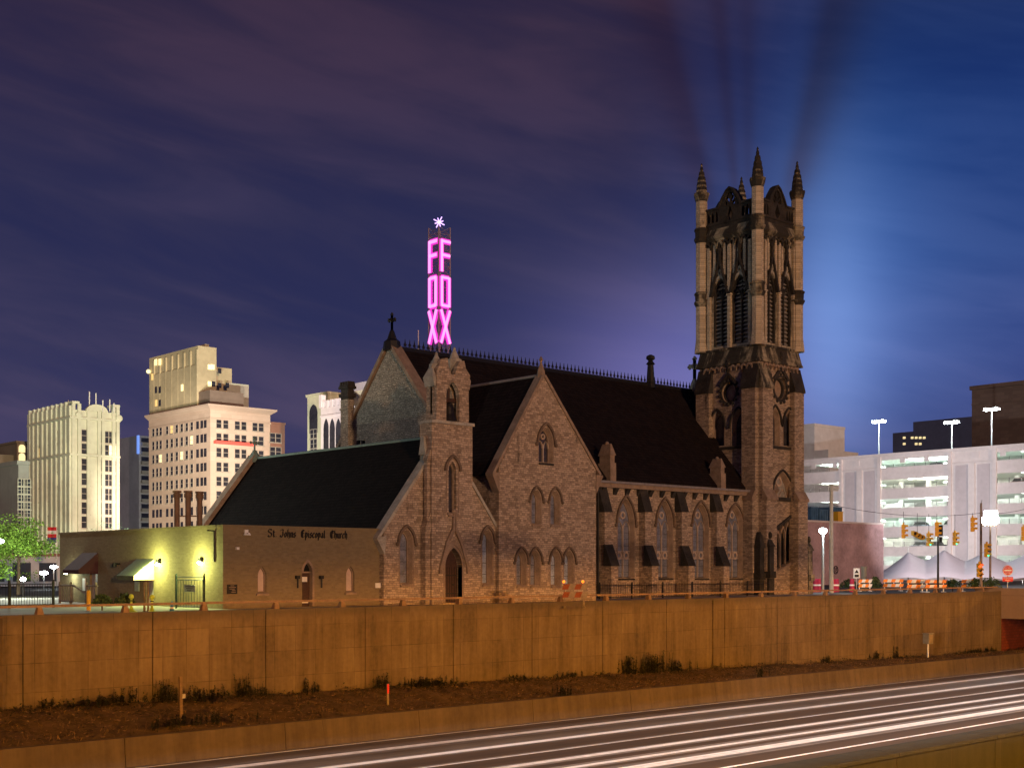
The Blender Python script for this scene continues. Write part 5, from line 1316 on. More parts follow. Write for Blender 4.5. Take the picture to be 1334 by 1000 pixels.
for p in (425, 433, 441): y_, zz = W(p, 562, u); g = MB(); g.panel(arch(y_, zz - 8, 2.0, zz + .6, zz + 3), [], PW(u), -.08, .05); g.build("pointed_window", M["pane"], b7)
u, v, z = D(478, 506, d - 4); g = MB(); g.box(u + .5, v, 0, u + 8, W(458, 700, u)[0], z); b8 = thing("white_roof_tower", "white stair tower with a grey cap just left of the nave gable", "building", (u, v, 0)); g.build("wall", M["creamy"], b8)
g = MB(); g.box(u + .3, v - .2, z, u + 8.2, W(459, 700, u)[0], z + 1.8); g.build("cap", M["slim"], b8)
M["theatre"] = plaster("theatre_brick", (0.3, 0.25, 0.2))

# --- vertical neon sign on its lattice mast
d = 245; u, v, z0 = D(571.5, 452, d); v1 = W(558.5, 700, u)[0]; u1 = S(586.5, 700, v)[0]
tb = thing("theatre_building", "brick theatre building standing behind the nave roof under the neon sign", "building", (u, v, 0))
ztb = D(571, 470, d)[2]; g = MB(); g.box(u - 2, v - 2, 0, u1 + 12, v1 + 12, ztb); g.build("wall", M["theatre"], tb); g = MB(); g.box(u - 2.2, v - 2.2, ztb, u1 + 12, v1 + 12, ztb + .5); g.build("cornice", M["theatre"], tb)
M["neon"] = mat("pink_neon_tube", (1, .3, .8), emit=(1.0, 0.38, 0.90), estr=1.15); M["neon2"] = mat("magenta_letter_edge", (.6, .05, .4), emit=(0.74, 0.035, 0.55), estr=1.0); M["star"] = mat("violet_neon_star", (.6, .4, 1), emit=(0.62, 0.42, 1.0), estr=2.2)
M["lattice"] = mat("grey_lattice_steel", (0.30, 0.25, 0.28), .5, metal=.2)
fs = thing("neon_sign", "tall pink neon sign reading FOX on a lattice mast topped by a violet star", "sign", (u, v, ztb))
zt = D(571.5, 300, d)[2]
g = MB()
for x, y in ((u, v), (u, v1), (u1, v), (u1, v1)):
    g.tube((x + (.6 if x == u else -.6), y + (.6 if y == v else -.6), ztb), (x + .3, y + .3, z0 + 1.5), .12, n=5); g.tube((x, y, z0), (x, y, zt + 1), .13, n=5)
nb = 15
for k in range(nb):
    za, zb_ = z0 + (zt + 1 - z0) * k / nb, z0 + (zt + 1 - z0) * (k + 1) / nb
    for A, B_ in (((u, v), (u1, v)), ((u, v), (u, v1)), ((u1, v1), (u, v1)), ((u1, v1), (u1, v))):
        g.tube((*A, za), (*B_, za), .06, n=4); g.tube((*A, za), (*B_, zb_), .05, n=4); g.tube((*B_, za), (*A, zb_), .05, n=4)
for k in range(3): g.tube((u + .4 + k * .3, v + .4, ztb), (u1 - .4 - k * .3, v1 - .4, z0 + 2), .07, n=4); g.tube((u1 - .5, v + .5, ztb), (u + .4, v + .4, z0 + 1.5), .07, n=4)
xm, ym = (u + u1) / 2, (v + v1) / 2
g.tube((xm, ym, zt), (xm, ym, D(571, 296, d)[2] + .4), .12, n=5)
g.build("lattice_mast", M["lattice"], fs)
yf = [(311, 353), (358.5, 399), (402.5, 446)]
for ch_, (ya, yb) in zip("FOX", yf):
    for kind in "WS":
        za, zb_ = D(571.5, yb, d)[2], D(571.5, ya, d)[2]
        if kind == "W": A0, A1, mp = v1 - .15, v + .25, PW(u - .18)      # reads left to right for the viewer
        else: A0, A1, mp = u + .25, u1 - .1, PS(v - .18)
        q = lambda s, t: (A0 + (A1 - A0) * s, za + (zb_ - za) * t)
        def bar(g, p0, p1, wd, dep):
            p0, p1 = q(*p0), q(*p1); L = math.hypot(p1[0] - p0[0], p1[1] - p0[1]); nx, nz = -(p1[1] - p0[1]) / L * wd, (p1[0] - p0[0]) / L * wd
            g.ext([(p0[0] - nx, p0[1] - nz), (p0[0] + nx, p0[1] + nz), (p1[0] + nx, p1[1] + nz), (p1[0] - nx, p1[1] - nz)], mp, *dep)
        segs = {"F": [((.14, 0), (.14, 1)), ((.14, .95), (1, .95)), ((.14, .52), (.95, .52))], "O": [((.14, .02), (.14, .98)), ((.86, .02), (.86, .98)), ((.14, .95), (.86, .95)), ((.14, .05), (.86, .05))], "X": [((.06, 0), (.94, 1)), ((.94, 0), (.06, 1))]}[ch_]
        g = MB()
        for p0, p1 in segs: bar(g, p0, p1, .52 if kind == "S" else .58, (0, .25))
        o = g.build("letter", M["neon2"], fs)
        g = MB()
        for p0, p1 in segs: bar(g, p0, p1, .24 if kind == "S" else .3, (-.14, -.02))
        g.build("neon_tube", M["neon"], o)
xs, ys, zs2 = D(572, 289.5, d); g = MB()
r_, f_ = Vector((CU, -SU, 0)), Vector((0, 0, 1))
for k in range(4):
    t = math.pi * k / 4 + .3; dv = r_ * math.cos(t) + f_ * math.sin(t); L = 1.15 if k % 2 else .85
    g.tube(Vector((xs, ys, zs2)) - dv * L, Vector((xs, ys, zs2)) + dv * L, .1, n=6)
g.build("star", M["star"], fs)
x, y, zz = D(545, 430, 250); g = MB(); g.tube((x, y, ztb - 5), (x, y, zz), .09, n=5); g.tube((x, y, ztb - 5), (x, y, ztb), .5, n=6); tag(g.build("aerial", M["white"]), "thin white aerial mast rising left of the neon sign", "aerial")

# assumed floodlights, unseen, added down in the streets to wash those facades
def added_flood(px, py, d_, aim, power, col, size, label):
    x, y, z = D(px, py, d_)
    t = thing("floodlight", label, "floodlight", (x, y, 0))  # each floodlight made here is assumed and stands unseen
    g = MB(); g.tube((x, y, 0), (x, y, z), .12, .09); g.build("post", M["steel"], t)
    g = MB(); a = (Vector(aim) - Vector((x, y, z))).normalized(); p = Vector((x, y, z)); g.tube(p - a * .25, p + a * .15, .16, .3, 10); g.build("head", M["steel"], t)
    lamp("flood_beam", tuple(p + a * .35), power, col, t, .2, "SPOT", aim, R(size), .6)
added_flood(170, 712, 190, D(150, 640, 290), 205000, (0.72, 1.0, 0.66), 62, "street floodlight behind the annex aimed at the pale office building's street front")  # unseen lamp added to light the pale street front
added_flood(60, 716, 185, D(80, 630, 300), 115000, (0.90, 1.0, 0.74), 62, "street floodlight behind the annex aimed along the pale office building's long side")
added_flood(190, 706, 250, D(232, 612, 345), 230000, (1.0, 0.78, 0.60), 40, "street floodlight behind the annex aimed at the pink building's long side")  # unseen lamp added to light the pink building's long side
added_flood(192, 708, 246, D(120, 640, 290), 6500, (0.85, 1.0, 0.62), 70, "street floodlight behind the annex washing the pale building's lower right corner")
added_flood(292, 712, 200, D(310, 610, 320), 270000, (1.0, 0.68, 0.52), 60, "street floodlight behind the chapel aimed at the pink building's short side")
added_flood(395, 712, 215, D(420, 560, 300), 230000, (1.0, 0.97, 0.93), 42, "street floodlight behind the chapel aimed at the white gothic building")
# ------------------------------------------------------------------ parking garage and the street corner on the right
UGAR = 187.0
M["gar"] = mat("pale_precast_concrete", (0.58, 0.55, 0.56), .85, noise=.14, nscale=.25)
M["gar_p"] = mat("grey_precast_panel", (0.45, 0.42, 0.45), .85, noise=.12, nscale=.3)
M["deck"] = mat("garage_ceiling", (0.72, 0.76, 0.71), .8, noise=.1, nscale=.3)
M["tube"] = mat("fluorescent_tube", (1, 1, 1), emit=(0.9, 1.0, 0.92), estr=9)
vfar, vnear = W(1035, 700, UGAR)[0], W(1334, 700, UGAR)[0] - 22
dg = 211.0
zrow = [EYE + (HOR - y) / F * dg for y in (605.3, 630.8, 656, 680.5, 706, 730)]
ztop = D(1147, 592, dg)[2]
vb = [W(p, 700, UGAR)[0] for p in (1095.6, 1146, 1238, 1296.6)]
bays = [(vb[0], vfar - 1), (vb[2], vb[1]), (vnear + 1, vb[3])]
ga = thing("parking_garage", "long pale concrete parking garage with lit open decks behind the white tent", "parking garage", (UGAR, 100, 0))
holes = [[(a, zc - .72), (c, zc - .72), (c, zc + .72), (a, zc + .72)] for a, c in bays for zc in zrow]
g = MB(); g.panel([(vnear, 0), (vfar, 0), (vfar, ztop), (vnear, ztop)], holes, PW(UGAR), 0, .5); g.build("facade", M["gar"], ga)
g = MB(); g.box(UGAR - .25, vnear, ztop - .35, UGAR + .6, vfar, ztop + .12)
for z in [zc - .9 for zc in zrow]:
    for a, c in bays: g.box(UGAR - .06, a, z - .9, UGAR - .004, c, z - .85)
for a in (vb[0], vb[1], vb[2], vb[3]): g.box(UGAR - .3, a - .3, 0, UGAR - .003, a + .3, ztop - .36)
g.box(UGAR - .3, (vb[0] + vb[1]) / 2 - .5, 0, UGAR - .003, (vb[0] + vb[1]) / 2 + .5, ztop - 2.4); g.box(UGAR - .3, (vb[2] + vb[3]) / 2 - .5, 0, UGAR - .003, (vb[2] + vb[3]) / 2 + .5, ztop - 2.4)
g.box(UGAR - .2, vnear, ztop - 2.4, UGAR - .003, vfar, ztop - 2.2)
for k in range(14):
    a = vnear + 4 + k * (vfar - vnear - 8) / 13; g.box(UGAR - .12, a - .45, ztop - 1.6, UGAR - .003, a + .45, ztop - .7)
g.build("pier", M["gar"], ga)
for a, c in ((vb[1], vb[0]), (vb[3], vb[2])):
    m_ = (a + c) / 2
    g = MB(); g.box(UGAR - .1, a + .9, .5, UGAR - .003, m_ - .8, ztop - 2.6); g.build("wall_panel", M["gar_p"], ga)
    g = MB(); g.box(UGAR - .1, m_ + .8, .5, UGAR - .003, c - .9, ztop - 2.6); g.build("wall_panel", M["gar_p"], ga)
g = MB()
for zc in zrow: g.box(UGAR + .5, vnear, zc + 1.15, UGAR + 34, vfar, zc + 1.45)
g.box(UGAR + .5, vnear, zrow[-1] - 1.9, UGAR + 34, vfar, zrow[-1] - 1.75)
g.box(UGAR + 20, vnear, 0, UGAR + 20.4, vfar, ztop - .8)
for a in range(12):
    y = vnear + 3 + a * (vfar - vnear - 6) / 11
    for x in (12, 24): g.box(UGAR + x, y - .3, 0, UGAR + x + .6, y + .3, ztop - 1.5)
g.build("deck", M["deck"], ga)
M["cable"] = mat("barrier_cable", (.25, .26, .26), .5, metal=.4)
for a, c in bays:
    for zc in zrow[:]:
        g = MB()
        for k in range(4): g.box(UGAR + .56, a, zc - .55 + .16 * k, UGAR + .6, c, zc - .515 + .16 * k)
        y = a + .8
        while y < c: g.box(UGAR + .52, y - .04, zc - .9, UGAR + .6, y + .04, zc + .05); y += 1.9
        g.build("cable_rail", M["cable"], ga)
tubes = []
for j, zc in enumerate(zrow):
    for a, c in bays:
        for x in (4.5, 16):
            n = max(2, int((c - a) / 5))
            for k in range(n):
                g = MB(); y = a + (c - a) * (k + .5) / n; g.box(UGAR + x, y - .6, zc + .95, UGAR + x + .25, y + .6, zc + 1.08)
                g.build("ceiling_light", M["tube"], ga)
        lamp("deck_light", (UGAR + 7, (a + c) / 2, zc - .1), 6000 * (1.0, .95, 1.1, .8, .75, .6)[j], ((.82, 1.0, .9), (1, .95, .82), (.95, 1, .95))[j % 3], ga, .5)
# cars parked behind the deck rails
CARC = [mat("car_paint_" + n, c, .3, spec=.6) for n, c in (("white", (.6, .6, .6)), ("silver", (.3, .31, .33)), ("black", (.02, .02, .022)), ("blue", (.04, .07, .16)), ("red", (.25, .03, .03)))]
CN = ["white", "silver", "black", "blue", "red"]
M["tyre"] = mat("tyre", (.015, .015, .015), .8); M["carglass"] = mat("car_glass", (.02, .025, .03), .1, spec=.6)
def make_car(k):
    t = thing("parked_car", CN[k] + " car parked nose to the rail of a lit garage deck", "car", (0, 0, 0), "cars parked on the garage decks")
    f = lambda y: (lambda a, z, d: (a, y + d, z)); g = MB()
    body = [(0, .3), (4.3, .3), (4.35, .8), (4.1, .95), (3.5, 1.0), (1.15, .98), (.15, .82), (-.03, .6)]
    g.ext(body, f(-.85), 0, 1.7); cab = [(1.05, .97), (3.6, .97), (3.1, 1.42), (1.75, 1.45)]; g.ext([(1.75, 1.44), (3.1, 1.42), (3.05, 1.47), (1.8, 1.49)], f(-.66), 0, 1.32); g.build("body", CARC[k], t)
    g = MB(); g.ext(cab, f(-.7), 0, 1.4); g.build("windows", M["carglass"], t)
    for x in (.85, 3.45):
        for y in (-.86, .72): g = MB(); g.tube((x, y, .31), (x, y + .14, .31), .31, n=12); g.build("wheel", M["tyre"], t)
    for y in (-.7, .45): g = MB(); g.box(-.04, y, .62, .06, y + .28, .76); g.build("headlight", M["white"], t)
    return t
cars = [make_car(k) for k in range(5)]
cnt = [0] * 5
for a, c in bays[1:]:
    for j in range(6):
        y = a + 1.6
        while y < c - 1.2:
            if random.random() < (.34 if j < 3 else .55):
                k = random.randrange(5); o = cars[k] if cnt[k] == 0 else copy_tree(cars[k]); cnt[k] += 1
                o.location = (UGAR + 1.0, y, zrow[j] - 1.45)
                fl = ["top", "second", "third", "fourth", "fifth", "lowest"][j]; o["label"] = f"{CN[k]} car parked on the {fl} lit deck of the garage"
            y += 2.7
for i, (px, py, pb) in enumerate(((1145, 548, 592), (1240, 549, 583), (1292, 532, 578))):
    a, z = W(px, py, UGAR + 8); t = thing("roof_lamp_post", ["tall roof lamp post with twin heads nearest the church on the garage roof", "tall roof lamp post lit blue white over the garage's middle pier", "tall roof lamp post in front of the dark brick tower"][i], "lamp post", (UGAR + 8, a, ztop - .5), "lamp posts on the garage roof")
    g = MB(); g.tube((UGAR + 8, a, ztop - 2), (UGAR + 8, a, z), .13, .09); g.build("post", M["steel"], t)
    for s_ in (-1, 1):
        g = MB(); g.box(UGAR + 7.6, a + s_ * .2, z - .05, UGAR + 8.4, a + s_ * 1.2, z + .15); o = g.build("lamp_head", M["steel"], t)
        g = MB(); g.box(UGAR + 7.55, a + s_ * .25, z - .28, UGAR + 8.35, a + s_ * 1.15, z - .05); M.setdefault("lamp_w", mat("white_lamp", (1, 1, 1), emit=(.92, 1.0, 1.0), estr=60)); g.build("lamp_glass", M["lamp_w"], o)
    lamp("roof_light", (UGAR + 5.0, a, z - .9), 2600, (.82, 1.0, 1.0), t, .3)
# dark buildings beyond the garage
M["dbrick"] = masonry("dark_brown_brick", (.10, .075, .065), (.16, .12, .10), (.12, .09, .08), 2, .8, .03, .5, bump=0)
d = 300; u, v, z = D(1266, 508, d)
bb = thing("dark_brick_tower", "dark brown brick building rising behind the garage's far lamp post", "building", (u, v, 0))
g = MB(); g.box(u, v - 70, 0, u + 30, v, z); g.build("wall", M["dbrick"], bb); g = MB(); g.box(u - .4, v - 70, z, u + 30, v + .4, z + .9); g.box(u - .2, v - 70, D(1266, 528, d)[2], u, v, D(1266, 526, d)[2]); g.build("cornice", M["dbrick"], bb)
M["blueb"] = plaster("blue_black_cladding", (.10, .14, .26)); d = 420; u, v, z = D(1163, 564, d)
b9 = thing("blue_block", "low blue black building with a few lit windows behind the garage roof", "building", (u, v, 0))
u0, v0, _ = D(1186, 548, d); g = MB(); g.box(u, v - 60, 0, u + 20, v, z); g.box(u + 6, v - 60, z, u + 20, v0, D(1186, 549, d)[2]); g.build("wall", M["blueb"], b9)
for k in range(14):
    p, y = 1178 + (k % 7) * 5.2, 570 + (k // 7) * 8
    if random.random() < .3: continue
    a, zz = W(p, y, u); g = MB(); g.box(u - .1, a - .45, zz - .35, u - .004, a + .45, zz + .35); g.build("window", M["pane_w"], b9)
M["whiteb"] = plaster("white_render", (.62, .64, .66)); u, v, z = D(1079, 553, 285)
bc_ = thing("white_block", "white building edge showing between the tower and the garage roof", "building", (u, v, 0))
vq = W(1040, 700, u)[0]; g = MB(); g.box(u, W(1061, 700, u)[0], 0, u + 12, vq, z + .0); g.build("wall", M["whiteb"], bc_)
g = MB(); g.box(u - .2, W(1062, 700, u)[0], z, u + 12, vq, z + .6); g.box(u, W(1079, 700, u)[0], 0, u + 12, W(1061.2, 700, u)[0], W(1070, 586, u)[1]); g.build("lower_wing", M["whiteb"], bc_)

# low pink stucco building
d = 150; u, v, _ = D(1105, 681, d); u0 = S(1042, 700, v)[0]; u1 = S(1151, 700, v)[0]; zl = S(1105, 681.5, v)[1]
M["stucco"] = mat("stained_pink_stucco", (0.40, 0.29, 0.32), .9, noise=.35, nscale=.5)
lb = thing("pink_low_building", "low windowless pink stucco building between the church tower and the tent", "building", (u, v, 0))
g = MB(); g.box(u0, v, 0, u1, v + 14, zl); g.build("wall", M["stucco"], lb); g = MB(); g.box(u0 - .1, v - .12, zl, u1 + .1, v + 14, zl + .2); g.build("parapet_coping", M["gar"], lb)
M["bluegl"] = mat("blue_container", (.05, .12, .22), .5, noise=.4, nscale=1.5); M["yel"] = mat("yellow_paint", (.62, .36, .02), .5)
x = v + 1.5
for k, (p0, p1, yt, mm) in enumerate(((1056, 1066, 661, "bluegl"), (1067, 1079, 664, "bluegl"), (1086, 1097, 661, "bluegl"))):
    a, zt_ = S(p0, yt, x); c = S(p1, yt, x)[0]; g = MB(); g.box(a, x, zl + .2, c, x + 2.4, zt_); g.box(a, x - .05, zt_, c, x + 2.4, zt_ + .1)
    for q in range(4): g.box(a + (c - a) * (q + .1) / 4, x - .06, zl + .3, a + (c - a) * (q + .3) / 4, x - .003, zt_)
    g.build("roof_unit", M["bluegl"], lb)
a, zt_ = S(1093, 667, x - .8); g = MB(); g.box(a - .5, x - 1, zl + .2, a + .5, x - .2, zt_); g.box(a - .55, x - 1.05, zt_, a + .55, x - .2, zt_ + .08); g.build("roof_fan", M["yel"], lb)
a, z = S(1088.5, 742, v); g = MB(); ring = lambda r: [(a + r * math.cos(2*math.pi*i/16), z + r * math.sin(2*math.pi*i/16)) for i in range(16)]
g.strip(ring(.38), ring(.5), PS(v), -.05, -.003, True); g.ext([(a - .2, z - .25), (a - .08, z - .25), (a - .08, z + .25), (a - .2, z + .25)], PS(v), -.05, -.003); g.ext([(a + .02, z - .28), (a + .3, z - .28), (a + .3, z - .18), (a + .02, z - .18)], PS(v), -.05, -.003); g.ext([(a + .1, z - .1), (a + .2, z - .1), (a + .2, z + .3), (a + .1, z + .3)], PS(v), -.05, -.003)
g.build("wall_emblem", M["iron"], lb)

# marquee tent with three peaks
M["tent"] = mat("white_tent_vinyl", (.62, .58, .66), .5, noise=.06, nscale=.6)
tn = thing("marquee_tent", "large white marquee tent with three swooping peaks in front of the garage", "tent", D(1230, 760, 165)[:2] + (0,))
dt = 166.0
def tp_(s, t): x, y, _ = D(1112 + s * 262, 700, dt - 8 + 16 * t); return x, y
pk_ = [((1183 - 1112) / 262, 718), ((1230 - 1112) / 262, 715.5), ((1283 - 1112) / 262, 718), ((1340 - 1112) / 262, 719)]
NXT, NYT = 130, 20
ze = EYE + (HOR - 755) / F * dt
P_ = []
for i in range(NXT + 1):
    for j in range(NYT + 1):
        s, t = i / NXT, j / NYT; x, y = tp_(s, t); z = 0
        for ps_, py in pk_:
            hk = EYE + (HOR - py) / F * dt - ze; r = math.hypot((s - ps_) * 262 / 46, (t - .5) * 1.25)
            z = max(z, 0) + 0
            z = max(z, 1.9 * max(0, 1 - abs(t - .5) * 2) ** .7 * min(1, max(0, (s - .02) / .26)) + (hk - 1.9) * max(0, 1 - r / 1.05) ** 1.7)
        ridge = 2.0 * max(0, 1 - abs(t - .5) * 2) ** .75 * min(1, max(0, (s - .05) / .22)) ** 1.1
        P_.append((x, y, ze + max(z, ridge)))
g = MB(); g.mesh(P_, [(i * (NYT + 1) + j, (i + 1) * (NYT + 1) + j, (i + 1) * (NYT + 1) + j + 1, i * (NYT + 1) + j + 1) for i in range(NXT) for j in range(NYT)])
g.build("canopy", M["tent"], tn, smooth=True)
for s in (.05, .2, .36, .52, .68, .84, .98):
    for t in (0.02, .98): x, y = tp_(s, t); g = MB(); g.tube((x, y, 0), (x, y, ze + .05), .06); g.build("pole", M["steel"], tn)
for ps_, py in pk_[:3]: x, y = tp_(ps_, .5); zz = EYE + (HOR - py) / F * dt; g = MB(); g.tube((x, y, 0), (x, y, zz + .5), .08); g.build("mast", M["steel"], tn)

# lamp posts, poles, signals
M["grpole"] = mat("pale_steel_pole", (.42, .46, .46), .5, noise=.15, nscale=3)
x, y, z = D(1072, 692, 100); lp = thing("street_lamp", "lit white street lamp on a slim post right beside the church tower", "street lamp", (x, y, 0))
g = MB(); g.tube((x, y, 0), (x, y, z - .1), .11, .08); g.build("post", M["grpole"], lp); g = MB(); g.ball((x, y, z + .05), .3, (1, 1, .8), 14, 8); g.build("globe", M["lamp_w"], lp); g = MB(); g.tube((x, y, z + .24), (x, y, z + .36), .16, .05); g.build("cap", M["iron"], lp)
lamp("globe_light", (x + .0, y - .75, z + .1), 600, (.80, .97, 1.0), lp, .25)
x, y, z = D(1083, 632, 98); g = MB(); g.tube((x, y, 0), (x, y, z), .17, .13, 10); up = thing("utility_pole", "tall plain pale grey pole standing beside the lit street lamp", "pole", (x, y, 0)); g.build("shaft", M["grpole"], up); g = MB(); g.tube((x, y, z), (x, y, z + .1), .2, .1); g.tube((x, y, z - .3), (x + .5, y - .4, z - .2), .04); g.build("bracket", M["grpole"], up)
x, y, z = D(1222, 682, 97); sp_ = thing("signal_pole", "slim black signal pole with small hanging street sign in front of the tent", "pole", (x, y, 0)); g = MB(); g.tube((x, y, 0), (x, y, z), .085, .07); g.build("shaft", M["iron"], sp_); g = MB(); g.box(x + .12, y - .3, z - .9, x + .18, y - .02, z - .1); g.box(x + .1, y - .25, z - 1.4, x + .16, y - .04, z - 1.0); g.build("hanging_sign", M["iron"], sp_)
x, y, z = D(1278, 655, 100); wp = thing("wooden_pole", "tall thin brownish pole carrying the low red signal at the corner", "pole", (x, y, 0)); g = MB(); g.tube((x, y, 0), (x, y, z), .12, .08); g.build("shaft", M["trim"], wp); g = MB(); g.tube((x, y, z - .35), (x + .12, y, z + .25), .03); g.build("tip", M["steel"], wp)
x, y, z = D(1290, 684.5, 104); fl = thing("flood_mast", "T shaped floodlight mast blazing white over the tent", "lamp post", (x, y, 0)); g = MB(); g.tube((x, y, 0), (x, y, z), .1, .08); r_ = Vector((CU, -SU, 0)); p = Vector((x, y, z)); g.tube(p - r_ * .62, p + r_ * .5, .06); g.build("post", M["trim"], fl)
for s_, up_ in ((-.45, .45), (.05, .5), (.42, .45), (-.2, 1.0), (.3, 1.0)):
    q = p + r_ * s_ + Vector((0, 0, up_)); g = MB(); g.box(q.x - .2, q.y - .2, q.z - .22, q.x + .2, q.y + .2, q.z + .22); g.tube((q.x, q.y, z), (q.x, q.y, q.z - .2), .03); g.build("lamp_head", M["lamp_w"], fl)
lamp("mast_beam", (x + .9, y + .9, z + 1.2), 215000, (1.0, .93, .91), fl, .3, "SPOT", (187, 93, 11), R(39), .5)
x, y, z = D(1128, 742, 176); gf = thing("floodlight", "low garage floodlight hidden behind the pink low building", "floodlight", (x, y, 0)); g = MB(); g.tube((x, y, 0), (x, y, z), .1); g.build("post", M["steel"], gf); g = MB(); g.box(x - .3, y - .3, z, x + .2, y + .3, z + .4); g.build("head", M["steel"], gf); lamp("flood_beam", (x + .4, y, z + .3), 20000, (1.0, .92, .92), gf, .3, "SPOT", (187, 122, 12), R(110), .6)  # unseen lamp added to brighten the left part of the garage
lamp("mast_tent_beam", (x + .9, y + .9, z + 1.0), 11000, (1.0, .86, .86), fl, .3, "SPOT", D(1252, 745, 165), R(36), .8)
M["sigy"] = mat("signal_yellow", (.70, .36, .015), .5, noise=.12, nscale=6); M["sigg"] = mat("green_signal_lens", (0, .8, .4), emit=lin(60, 255, 170), estr=3); M["sigr"] = mat("red_signal_lens", (1, .1, .05), emit=lin(255, 60, 30), estr=5); M["sigd"] = mat("dark_lens", (.03, .02, .015), .3)
def signal(px, py, d_, rot, states, label, flat=False):
    x, y, z = D(px, py, d_); t = thing("traffic_signal", label, "traffic light", (x, y, z), "yellow traffic lights over the street corner")
    fw = Vector((SU, CU, 0)); rt = Vector((CU, -SU, 0)); c, s = math.cos(rot), math.sin(rot); A = rt * c + fw * s; B_ = -rt * s + fw * c
    P3 = lambda a, b_, zz: Vector((x, y, z)) + A * a + B_ * b_ + Vector((0, 0, zz))
    if flat: P3 = lambda a, b_, zz: Vector((x, y, z)) + A * zz + B_ * b_ + Vector((0, 0, a - zz * .35))
    g = MB()
    for k in (-1, 0, 1):
        zc = k * .36; g.hull([P3(a, b_, zc - .165) for a, b_ in ((-.17, -.12), (.17, -.12), (.17, .14), (-.17, .14))], [P3(a, b_, zc + .165) for a, b_ in ((-.17, -.12), (.17, -.12), (.17, .14), (-.17, .14))])
    g.hull([P3(a, b_, -.5) for a, b_ in ((-.08, -.05), (.08, -.05), (.08, .05), (-.08, .05))], [P3(a, b_, .68) for a, b_ in ((-.08, -.05), (.08, -.05), (.08, .05), (-.08, .05))])
    g.build("housing", M["sigy"], t)
    for k, st in zip((1, 0, -1), states):
        zc = k * .36; g = MB(); g.tube(P3(0, -.12, zc), P3(0, -.15, zc), .125, n=12); o = g.build("lens", {"r": M["sigr"], "g": M["sigg"], "d": M["sigd"]}[st], t)
        g = MB()
        for q in range(7):
            a0, a1 = math.pi * (q / 7) , math.pi * ((q + 1) / 7); g.hull([P3(.14 * math.cos(a0), -.12, zc + .14 * math.sin(a0)), P3(.14 * math.cos(a1), -.12, zc + .14 * math.sin(a1)), P3(.16 * math.cos(a1), -.12, zc + .16 * math.sin(a1)), P3(.16 * math.cos(a0), -.12, zc + .16 * math.sin(a0))],
               [P3(.14 * math.cos(a0), -.34, zc + .14 * math.sin(a0)), P3(.14 * math.cos(a1), -.34, zc + .14 * math.sin(a1)), P3(.16 * math.cos(a1), -.34, zc + .16 * math.sin(a1)), P3(.16 * math.cos(a0), -.34, zc + .16 * math.sin(a0))])
        g.build("visor", M["sigy"], o)
    return t
signal(1177, 692, 98, 1.2, "ddd", "yellow traffic light hanging first in the row beside the pink building")
signal(1195, 697, 100, .5, "ddd", "yellow traffic light blown sideways on its span wire", flat=True)
signal(1210, 702.5, 104, .9, "ddg", "yellow traffic light showing green between the tent's first two peaks")
signal(1220.5, 689, 96, 1.3, "ddd", "yellow traffic light hanging against the top of the black signal pole")
signal(1244, 701.5, 104, .9, "ddg", "yellow traffic light showing green above the middle tent peak's right slope")
signal(1267, 683, 96, 1.3, "ddd", "highest yellow traffic light beside the blazing floodlight mast")
signal(1285.5, 716.5, 100, .8, "ddg", "yellow traffic light on a bracket behind the thin corner pole")
signal(1333, 695, 96, 1.2, "ddd", "yellow traffic light cut by the picture's right edge")
signal(1276, 742.5, 99, .25, "rdd", "low traffic light glowing red at the foot of the corner pole")
M["wire"] = mat("span_wire", (.03, .03, .03), .5)
for (pa, ya, da), (pb, yb, db), sag, lab in (((1083, 657, 98), (1278, 668, 100), .5, "span wire carrying traffic lights from the pale grey pole"), ((1278, 668, 100), (1345, 660, 96), .2, "short span wire running from the thin pole out of the picture")):
    A, B_ = Vector(D(pa, ya, da)), Vector(D(pb, yb, db)); g = MB(); pr = A
    for k in range(1, 13): q = A.lerp(B_, k / 12) - Vector((0, 0, sag * 4 * (k / 12) * (1 - k / 12))); g.tube(pr, q, .018, n=5); pr = q
    tag(g.build("span_wire", M["wire"]), lab, "cable")
for px, yt, yb, dd in ((1177, 666, 684, 98), (1195, 668, 693, 100), (1210, 669, 694, 104), (1220.5, 669, 681, 96), (1244, 670, 693, 104), (1267, 668, 675, 96)):
    x, y, z = D(px, yb, dd); zt_ = D(px, yt, dd)[2]; near = min((o for o in bpy.data.objects if o.name.startswith("traffic_signal")), key=lambda o: (o.location - Vector((x, y, z))).length)
    g = MB(); g.tube((x, y, z), (x, y, zt_), .02, n=5); g.build("hanger", M["wire"], near)
M["signred"] = mat("red_sign", (.55, .02, .03), .5)
x, y, z = D(1313, 742.5, 98); rs = thing("no_entry_sign", "round red no entry sign above a red WRONG WAY plate", "sign", (x, y, 0)); rt = Vector((CU, -SU, 0)); fw = Vector((SU, CU, 0)); p = Vector((x, y, z))
g = MB(); g.tube(p, p + fw * .03, .40, n=20); g.build("disc", M["signred"], rs)
g = MB(); PM = lambda a, zz, d_: p + rt * a + fw * d_ + Vector((0, 0, zz)); g.strip([(.35 * math.cos(t), .35 * math.sin(t)) for t in [2*math.pi*i/20 for i in range(20)]], [(.385 * math.cos(t), .385 * math.sin(t)) for t in [2*math.pi*i/20 for i in range(20)]], PM, -.012, -.003, True); g.ext([(-.28, -.06), (.28, -.06), (.28, .06), (-.28, .06)], PM, -.012, -.003); g.build("white_bar", M["white"], rs)
g = MB(); g.ext([(-.4, -.86), (.4, -.86), (.4, -.5), (-.4, -.5)], PM, 0, .03); o = g.build("plate", M["signred"], rs)
